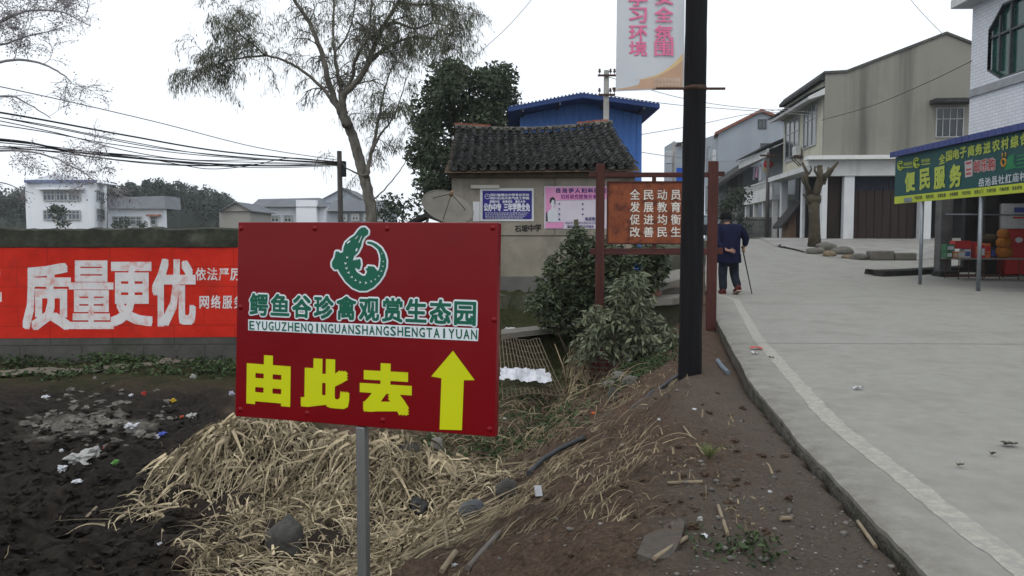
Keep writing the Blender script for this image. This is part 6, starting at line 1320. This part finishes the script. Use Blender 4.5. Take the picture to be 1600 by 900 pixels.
hug(1300, -2.8,-.2, 4.0,6.4, lambda x,y: (RNG.normal(0,1,len(x)), RNG.normal(.1,.7,len(x))), (.08,.4), (.0,.10), (.005,.022), low, arch=.05, sig=1, kink=.9, mb=mb)
hug(160, -2.6,-.1, 4.3,6.6, lambda x,y: (RNG.normal(0,1,len(x)), RNG.normal(.2,.7,len(x))), (.4,.8), (.02,.16), (.006,.012), low, arch=.05, kink=1.0, mb=mb)
hug(2600, -2.9,-.2, 4.1,7.2, lambda x,y: (RNG.normal(0,1,len(x)), RNG.normal(0,1,len(x))), (.04,.16), (.0,.14), (.008,.026), lambda x,y: np.clip(low(x,y)+heap(x,y),0,1)*.8, k=4, arch=.03, sig=2, kink=1.0, mb=mb)
# upright tufts on the heap tops
n_ = 520; hx_ = np.concatenate([RNG.normal(-2.35,.30,n_//2), RNG.normal(-1.2,.5,n_//2)]); hy_ = np.concatenate([RNG.normal(6.75,.18,n_//2), RNG.normal(6.5,.25,n_//2)]); pts = np.zeros((n_,6,3)); an = RNG.uniform(0,6.28,n_); rr = RNG.uniform(.06,.26,n_); hh = RNG.uniform(.02,.13,n_)
for j in range(6):
    t = j/5; pts[:,j,0] = hx_ + np.cos(an)*rr*t; pts[:,j,1] = hy_ + np.sin(an)*rr*t*.8 - .1*t; pts[:,j,2] = T0(hx_,hy_) + hh*np.sin(t*2.4)*1.4 - .35*t*t*rr
strips(mb, pts, RNG.uniform(.008,.024,n_))
sw = mb.build('dry_reeds', STRAW, base=(-1.5,6,-1)); tag(sw, 'heap of dry straw coloured reeds lying around the sign post', 'dry reeds', kind='stuff')
mb = MB()
scat = lambda x, y: sstep(-.05,.5, fbm(x*1.4+3, y*1.4, 11.) + .1)*sstep(.35,.95,Xe(y)-x-.25)*sstep(-1.0,-.3,x)
SE = lambda x, y: (np.full_like(x,.60), np.full_like(x,.80))
hug(2600, -1.0,1.6, 3.1,8.5, SE, (.06,.32), (.0,.012), (.003,.007), scat, arch=.012, sig=.6, mb=mb)
bandm = lambda x, y: (np.exp(-((x - (.05 + .28*(y-5)) )/.2)**2)*.8 + np.exp(-((x-(-.30+.1*(y-4)))/.25)**2)*.6*sstep(5.4,4.4,y) + np.exp(-((x-(.45+.1*(y-4)))/.16)**2)*.5*sstep(4.9,4.2,y))*(.2+.8*patch(x,y+5))
hug(2600, -1,1.6, 3.1,8.0, lambda x,y: (np.full_like(x,.55), np.full_like(x,.83)), (.08,.36), (.0,.018), (.003,.008), bandm, arch=.02, sig=.45, mb=mb)
hug(900, -1.0,1.4, 6.8,11, lambda x,y: (RNG.normal(0,1,len(x)), RNG.normal(.2,1,len(x))), (.12,.6), (.0,.10), (.004,.012), lambda x,y: .8*sstep(.9,1.5,Xe(y)-x)*(.15+.85*patch(x,y)), arch=.06, sig=1, kink=.9, mb=mb)
hug(110, -1.0,1.2, 3.2,7.5, lambda x,y: (RNG.normal(0,1,len(x)), RNG.normal(0,1,len(x))), (.12,.5), (.005,.03), (.003,.007), lambda x,y: .6*sstep(.3,.8,Xe(y)-x), arch=.04, kink=.9, mb=mb)
hug(2200, -1.0,1.7, 3.1,9, lambda x,y: (RNG.normal(0,1,len(x)), RNG.normal(0,1,len(x))), (.02,.07), (.0,.008), (.005,.014), lambda x,y: .7*sstep(.15,.8,Xe(y)-x)*(.2+.8*patch(x+2,y+2)), k=3, arch=.01, sig=2, kink=.6, mb=mb)
hug(160, -4.5,-1.3, 4.2,9.5, lambda x,y: (RNG.normal(0,1,len(x)), RNG.normal(0,1,len(x))), (.05,.22), (.0,.02), (.004,.009), lambda x,y: .5+0*x, arch=.02, mb=mb)
tag(mb.build('scattered_straw', STRAWD, base=(0,5,-.5)), 'thin brown straw strewn over the earth bank', 'straw', kind='stuff')

# ------------------------------------------------------------------ weeds, one mass; pebbles, one mass
WEED = mat('weed_leaf', (.020,.038,.010), (.048,.078,.026), scale=2, rough=.6, bump=0, island=.45)
def weeds(mb, n, x0, x1, y0, y1, mask, L, h):
    X = RNG.uniform(x0,x1,n*4); Y = RNG.uniform(y0,y1,n*4); keep = RNG.random(n*4) < mask(X,Y); X, Y = X[keep][:n], Y[keep][:n]; n = len(X)
    C = np.stack([X, Y, T(X,Y) + RNG.random(n)*h], 1); D = rdir(n)*np.array([1,1,.6]) + np.array([0,0,.35]); leaf_mesh(mb, C, D, L*(.5+RNG.random(n)), L*.55*(.5+RNG.random(n)))
mb = MB()
wallm = lambda x, y: (np.exp(-((y-(13.45+.052*(x+8)))/.22)**2)*1.0 + np.exp(-((y-(12.5+.10*(x+8)))/.35)**2)*.9*sstep(-9,-7,x))*(.35+.65*sstep(-.3,.4,fbm(x*1.2,y*1.2,3.)))*sstep(.13,.24,np.abs(y-np.interp(x,[p.x for p in pc],[p.y for p in pc])))
weeds(mb, 7000, -12,-1.6, 11.3,14.2, wallm, .085, .14)
bank = lambda x, y: sstep(.0,.5, fbm(x*1.3,y*1.3,6.)+.25)*sstep(.9,1.6,Xe(y)-x)*sstep(6.6,7.6,y)
weeds(mb, 2600, -1.2,2.2, 6.6,12.5, bank, .05, .10)
pxm = lambda cx, cy, s_: (lambda g: (lambda x, y: np.exp(-(((x-g.x)/s_)**2+((y-g.y)/(s_*1.3))**2))))(GT(cx,cy))
for cx, cy, s_, n in ((1000,585,.4,900),(880,650,.3,400),(820,650,.35,450),(1180,862,.09,120),(1120,865,.10,60),(985,340+250,.25,400)):
    g = GT(cx,cy); weeds(mb, n, g.x-s_*1.6,g.x+s_*1.6, g.y-s_*2,g.y+s_*2, pxm(cx,cy,s_), .045 if s_ > .12 else .028, .07 if s_ > .12 else .04)
tag(mb.build('weeds', WEED, base=(-2,10,-1)), 'low green weeds along the wall foot, the path and the bank', 'weeds', kind='stuff')
mb = MB()
for k in range(620):
    if k < 400: px, py = random.uniform(1030,1430), random.uniform(680,899)
    else: px, py = random.uniform(780,1300), random.uniform(600,899)
    g = GT(px, py, 1.5, 14)
    if float(Xe(g.y))-g.x < .04 or g.y > 12: continue
    s_ = random.uniform(.003,.008)*(2 if random.random() < .12 else 1); mb.blob(g + Vector((0,0,s_*.3)), (s_*random.uniform(.8,1.4), s_, s_*.7), seed=k, amp=.3, sub=1)
tag(mb.build('pebbles', mat('pebble', (.06,.055,.05), (.17,.16,.145), scale=25, island=.5, bump=.2), base=(1,5,0)), 'grey pebbles and grit scattered on the verge', 'pebbles', kind='stuff')
mb = MB()
for k in range(760):
    if k < 600: px, py = random.uniform(-40,430), random.uniform(640,930)
    else: px, py = random.uniform(800,1240), random.uniform(600,880)
    g = GT(px, py, 1.5, 14); dk = float(ash(g.x, g.y))
    if k < 600 and dk < .5: continue
    if k >= 600 and float(Xe(g.y))-g.x < .1: continue
    s_ = random.uniform(.012,.055)*random.uniform(.5,1)*(1 if k < 600 else .42); mb.blob(g + Vector((0,0,s_*.1)), (s_*1.2, s_*1.1, s_*.75), seed=k*1.3, amp=.75, freq=2.2, sub=2, smooth=False)
cl_ = mb.build('soil_clods', gm, base=(0,0,0)); ca = cl_.data.attributes.new('ash','FLOAT','POINT'); ca.data.foreach_set('value', [float(v) for v in ash(np.array([v.co.x for v in cl_.data.vertices]), np.array([v.co.y for v in cl_.data.vertices]))]); mb = MB()
for k in range(110):
    g = GT(random.gauss(150,55), random.gauss(655,24)); s_ = random.uniform(.015,.07); mb.blob(g + Vector((0,0,-s_*.15)), (s_*1.3,s_,s_*.6), seed=k*2.1, amp=.6, freq=2, sub=2, smooth=False, rot=k)
tag(mb.build('rubble', mat('pale_rubble', (.04,.037,.032), (.17,.16,.14), scale=9, bump=.6, island=.3), base=(-4.7,9,-1)), 'pale broken rubble and ash lumps on the burnt ground', 'rubble', kind='stuff')
tag(cl_, 'crumbly clods of dark soil on the bank and burnt ground', 'soil clods', kind='stuff')

# ------------------------------------------------------------------ stones, pipes, litter
def rock(px, py, w, h, label, m=STN, seed=1, amp=.22, name='stone', cat='stone', sink=.25, dark=None):
    g = GT(px, py); k = g.y/F; o = MB().blob(g + Vector((0, w*k*.3, h*k*(.5-sink))), (w*k/2, w*k*.42, h*k*.62), seed=seed, amp=amp, sub=4, rot=seed).build(name, m); return tag(o, label, cat)
RKG = mat('boulder_grey', (.035,.034,.032), (.085,.082,.075), scale=7, rough=.95, bump=.6, bscale=30, dirt=((.04,.045,.025),5,.5,.7,.5)); RKD = mat('boulder_dark', (.018,.018,.018), (.045,.044,.042), scale=6, rough=.9, bump=.5)
rock(441, 864, 66, 58, 'rounded grey boulder lying in the straw left of the sign post', RKG, 2); rock(398, 854, 18, 18, 'small dark stone touching the rounded boulder in the straw', RKD, 5)
rock(792, 778, 34, 34, 'dark upright stone on the bank below the black hose', RKG, 3, .18); rock(737, 806, 44, 24, 'blue grey slate stone right of the sign post', mat('slate', (.05,.055,.06), (.10,.108,.115), scale=6, bump=.4), 4, .16)
rock(682, 712, 22, 32, 'pale broken stone standing behind the sign post straw', mat('pale_rock', (.12,.11,.10), (.20,.19,.17), bump=.5), 6); rock(640, 720, 44, 30, 'grey weathered stone in the shade below the red board', RKG, 7)
rock(655, 810, 46, 32, 'torn black plastic bag lying in the straw right of the sign post', mat('bag_black', (.004,.004,.004), (.012,.012,.012), rough=.35, bump=.6, bscale=14), 8, .3, 'plastic_bag', 'bag')
rock(665, 584+25, 18, 28, 'thin grey stone set on edge among the weeds below the footing', RKG, 9) if False else rock(958, 628, 16, 26, 'thin grey stone set on edge among the weeds below the footing', RKG, 9, .12)
for k, (px, py, w, h, lb_) in enumerate(((1172,640,70,30,'wide brown earth clod heap by the road edge'),(1105,662,40,20,'smaller brown earth clod below the wide heap'),(1230,640,30,16,'dark earth clod touching the road slab'))): pass
g0, g1 = GT(1020,876), GT(1078,812); fl = thing('flat_slate', (g0+g1)/2, 'flat grey slate half buried in the bank near the weeds', 'stone'); d_ = (g1-g0)
mb = MB(); sd_ = Vector((-d_.y, d_.x, 0)).normalized(); outl = [(0,.0),(.05,.10),(.5,.14),(.95,.06),(1,0),(.6,-.05),(.1,-.08)]; mb.prism([g0 + d_*u + sd_*v + Vector((0,0,.004 + .016*u)) for u, v in [(a_*.85+.02*math.sin(a_*9), b_*.7) for a_, b_ in outl]], (0,0,-.06)); mb.build('stone_face', mat('muddy_slate', (.045,.040,.034), (.10,.09,.078), scale=9, rough=.95, bump=.6, bscale=40, dirt=((.07,.05,.036), 12, .42, .6, .8)), fl)
HOSE = mat('black_hose', (.020,.024,.028), (.045,.05,.055), scale=8, rough=.5, bump=.05)
def hose(pts, r, label, m=HOSE, lift=.02, name='hose', cat='hose'):
    raw = [GT(x, y) for x, y in pts]; L_ = []
    for i in range(1, len(raw)-1): raw[i] = raw[i]*.4 + (raw[i-1]+raw[i+1])*.3
    for a, b_ in zip(raw[:-1], raw[1:]):
        for s_ in range(5): p = a.lerp(b_, s_/5); L_.append(Vector((p.x,p.y,max(p.z, float(T(p.x,p.y)) - .03)+lift)))
    L_.append(raw[-1]+Vector((0,0,lift))); return tag(MB().tube(L_, r, 8).build(name, m), label, cat)
hose([(826,744),(845,722),(870,704),(914,687)], .020, 'black hose end surfacing on the bank by the dark upright stone'); hose([(984,644),(1010,628),(1035,607),(1062,588)], .018, 'black hose running down the bank towards the black pole')
hose([(1121,566),(1128,578),(1138,586)], .022, 'short blue grey pipe end at the road edge by the frame post', mat('pipe_blue', (.10,.13,.16), (.16,.19,.22)), name='pipe', cat='pipe')
WD2 = mat('weathered_stick', (.16,.125,.085), (.27,.22,.15), rough=.9, scale=8); WD3 = mat('grey_stick', (.10,.09,.08), (.17,.155,.14), rough=.9, scale=8)
for pts, r, lb_, m in ([([(731,893),(781,836)], .014, 'straight grey stick lying on the bank right of the sign post', WD3), ([(690,899),(712,868)], .016, 'thick pale stick end near the foot of the sign post', WD2), ([(1043,758),(1098,756)], .009, 'pale straight stick lying level on the bank', WD2), ([(1022,877),(1074,843)], .009, 'pale stick lying along the flat slate', WD2),
    ([(695,776),(690,820),(700,858)], .010, 'bent dry stem standing by the slate stone', WD2), ([(1122,793),(1137,838)], .008, 'thin yellow stem stuck in the gravelly bank', WD2), ([(1340,818),(1368,858)], .008, 'yellow stick with a pale tip lying by the road edge', WD2), ([(134,812),(151,795)], .011, 'yellow straw stub on the burnt soil', WD2), ([(1068,668),(1100,712)], .006, 'thin dry stem beside the grass tuft on the bank', WD2), ([(560,842),(640,800)], .007,'long thin reed crossing the heap behind the post', WD2), ([(1220,814),(1236,814)], .010, 'short yellow wood chip on the dirt verge', WD2)]):
    hose(pts, r, lb_, m, lift=r*1.2, name='stick', cat='stick')
LW = PLW; LRD = mat('litter_red', (.40,.03,.03), (.5,.06,.05), rough=.5); LYE = mat('litter_yellow', (.45,.30,.02), rough=.5); LBL = mat('litter_blue', (.05,.08,.35), rough=.5); LOR = mat('litter_orange', (.5,.10,.03), rough=.5); LGR = mat('litter_green', (.10,.25,.06), rough=.5); LGY = mat('litter_grey', (.26,.26,.25), (.38,.38,.36), rough=.6, bump=.3); LLI = mat('litter_lilac', (.35,.33,.42), rough=.5)
def litter(px, py, w, h, m, label, seed, name='plastic_scrap', cat='scrap', amp=.75):
    g = GT(px, py); k = g.y/F*.85; o = MB().blob(g + Vector((0,0,h*k*.2)), (w*k/2, w*k*.4, h*k*.45), seed=seed, amp=amp, freq=2.6, sub=3, smooth=False, rot=seed).build(name, m) if name != 'packet' else MB().bevbox(g + Vector((0,0,h*k*.42)), (w*k/2, .012, h*k*.5), .003, (.97,.2,0), (-.15,.3,.93)).build(name, m); return tag(o, label, cat)
for q in ((207,670,24,14,LW,'crumpled white plastic bag at the edge of the pale ash patch',1,'plastic_bag','bag'),(125,722,50,26,LGY,'large grey plastic bag lump on the burnt ground',2,'plastic_bag','bag'),(148,712,18,24,LGY,'upright grey plastic flap beside the large bag lump',3,'plastic_bag','bag'),(98,735,14,14,LW,'white plastic scrap below the large grey bag',4),
          (254,679,16,8,LBL,'blue and white wrapper between the ash patch and the reeds',5,'wrapper','wrapper'),(246,683,9,8,LW,'small white scrap touching the blue wrapper',6),(225,616,8,7,LRD,'bright red scrap under the weeds along the path',7),(284,652,7,5,LOR,'tiny orange scrap near the reed heap top',8),(270,627,12,7,LYE,'yellow wrapper scrap on the dark slope',9,'wrapper','wrapper'),
          (164,701,8,4,LRD,'small red scrap beside the grey plastic bag',10),(180,724,12,9,LGR,'light green scrap on the burnt ground',11),(302,590,11,9,LGY,'beige scrap on the slope below the path',12),(362,617,10,10,LLI,'lilac plastic scrap beside the edge of the red board',13),(72,582,10,6,LW,'white scrap in the weeds beside the path',14),(96,705,8,6,LW,'pale scrap left of the large grey bag',15),(120,753,16,6,LW,'flat white scrap lowest on the burnt ground',16),
          (71,581+40,12,6,LW,'pale scrap at the top of the ash patch',17),(133,728,12,4,LW,'thin white scrap under the grey bag',18),(250,851,8,7,LW,'small white scrap on the bare dark soil',19),(205,508+110,7,5,LW,'white speck of paper above the ash patch',20),(300,651,18,9,LGY,'dull grey wrapper at the top of the reed heap',21),
          (841,774,13,20,LW,'white cigarette packet standing on the bank',22,'packet','packet',.1),(1085,640,8,4,LW,'white paper flake near the foot of the black pole',23),(1030,656,6,4,LW,'white flake on the brown bank',24),(928,646,8,4,LOR,'orange red peel on the bank',25),(972,696,7,5,LGY,'grey chip on the bank below the hose',26),(986,566,18,9,LW,'crumpled white paper beside the rubble at the footing',27,'paper','paper'),
          (798,516,20,7,LW,'white foam piece lying on the concrete lintel',28,'foam_piece','foam'),(1094,812,10,8,LGY,'grey concrete chip among the pebbles',29),(1101,838,12,7,LW,'white crumpled tissue among the pebbles',30,'paper','paper'),(1203,769,6,5,LW,'white speck of litter on the dirt verge',31),(790,655,10,6,LW,'pale torn paper among the weeds by the board',32) ,(710,884,12,6,LW,'folded white receipt near the stick on the bank',33,'paper','paper')):
    litter(*q)
def gl(px, py, w, h, m, label, name='paper', cat='paper'):
    g = G(px, py, .0); k = g.y/F; mb = MB(); mb.grid(lambda u, v: g + Vector(((u-.5)*w*k, (v-.5)*w*k*.7, .012 + .01*float(fbm(u*3,v*3,px)) + .008)), 8, 6); tag(mb.build(name, m), label, cat)
gl(1341,609,14,5,LW,'small white paper lying alone in the middle of the road'); gl(1182,546,18,4,LRD,'red and white wrapper on the painted road line','wrapper','wrapper'); gl(1179,554,12,4,LW,'white scrap beside the red wrapper on the road line')
lf_m = mat('dead_leaf', (.05,.045,.03), (.08,.07,.05)); gl(1577,698,22,6,lf_m,'large dark dead leaf on the road near the frame edge','dead_leaf','leaf'); gl(1551,713,9,4,lf_m,'small dark dead leaf near the large one on the road','dead_leaf','leaf'); gl(1205,561,8,3,lf_m,'dark leaf fragment on the painted road line','dead_leaf','leaf'); gl(1500,731,10,5,mat('tan_leaf',(.15,.12,.07)),'tan dead leaf alone on the concrete road','dead_leaf','leaf')
tf = thing('grass_tuft', GT(1108,716), 'pale green grass tuft on the brown bank', 'grass tuft'); mb = MB(); g = tf.location; n_ = 60; pts = np.zeros((n_,4,3)); an = RNG.uniform(0,6.28,n_); rr = RNG.uniform(.02,.09,n_)
for j in range(4): t = j/3; pts[:,j,0] = g.x + np.cos(an)*rr*t; pts[:,j,1] = g.y + np.sin(an)*rr*t; pts[:,j,2] = g.z + .10*t*(1-.3*t)
strips(mb, pts, RNG.uniform(.004,.008,n_)); mb.build('blades', mat('pale_grass', (.09,.11,.035), (.18,.19,.08), island=.3, bump=0), tf)

# ------------------------------------------------------------------ the hazy air
hz = bpy.data.materials.new('haze'); hz.use_nodes = True; nt = hz.node_tree; nt.nodes.clear(); om = nt.nodes.new('ShaderNodeOutputMaterial'); pv = nt.nodes.new('ShaderNodeVolumePrincipled')
pv.inputs['Density'].default_value = HAZE; pv.inputs['Color'].default_value = (.94,.97,1,1); pv.inputs['Anisotropy'].default_value = .1; nt.links.new(pv.outputs[0], om.inputs['Volume'])
mb = MB(); mb.box((0, 85, 22), (210, 145, 30)); ho_ = mb.build('haze', hz); ho_['kind'] = 'stuff'; ho_['label'] = 'thin pale haze hanging over the far school and hill'; ho_['category'] = 'haze'
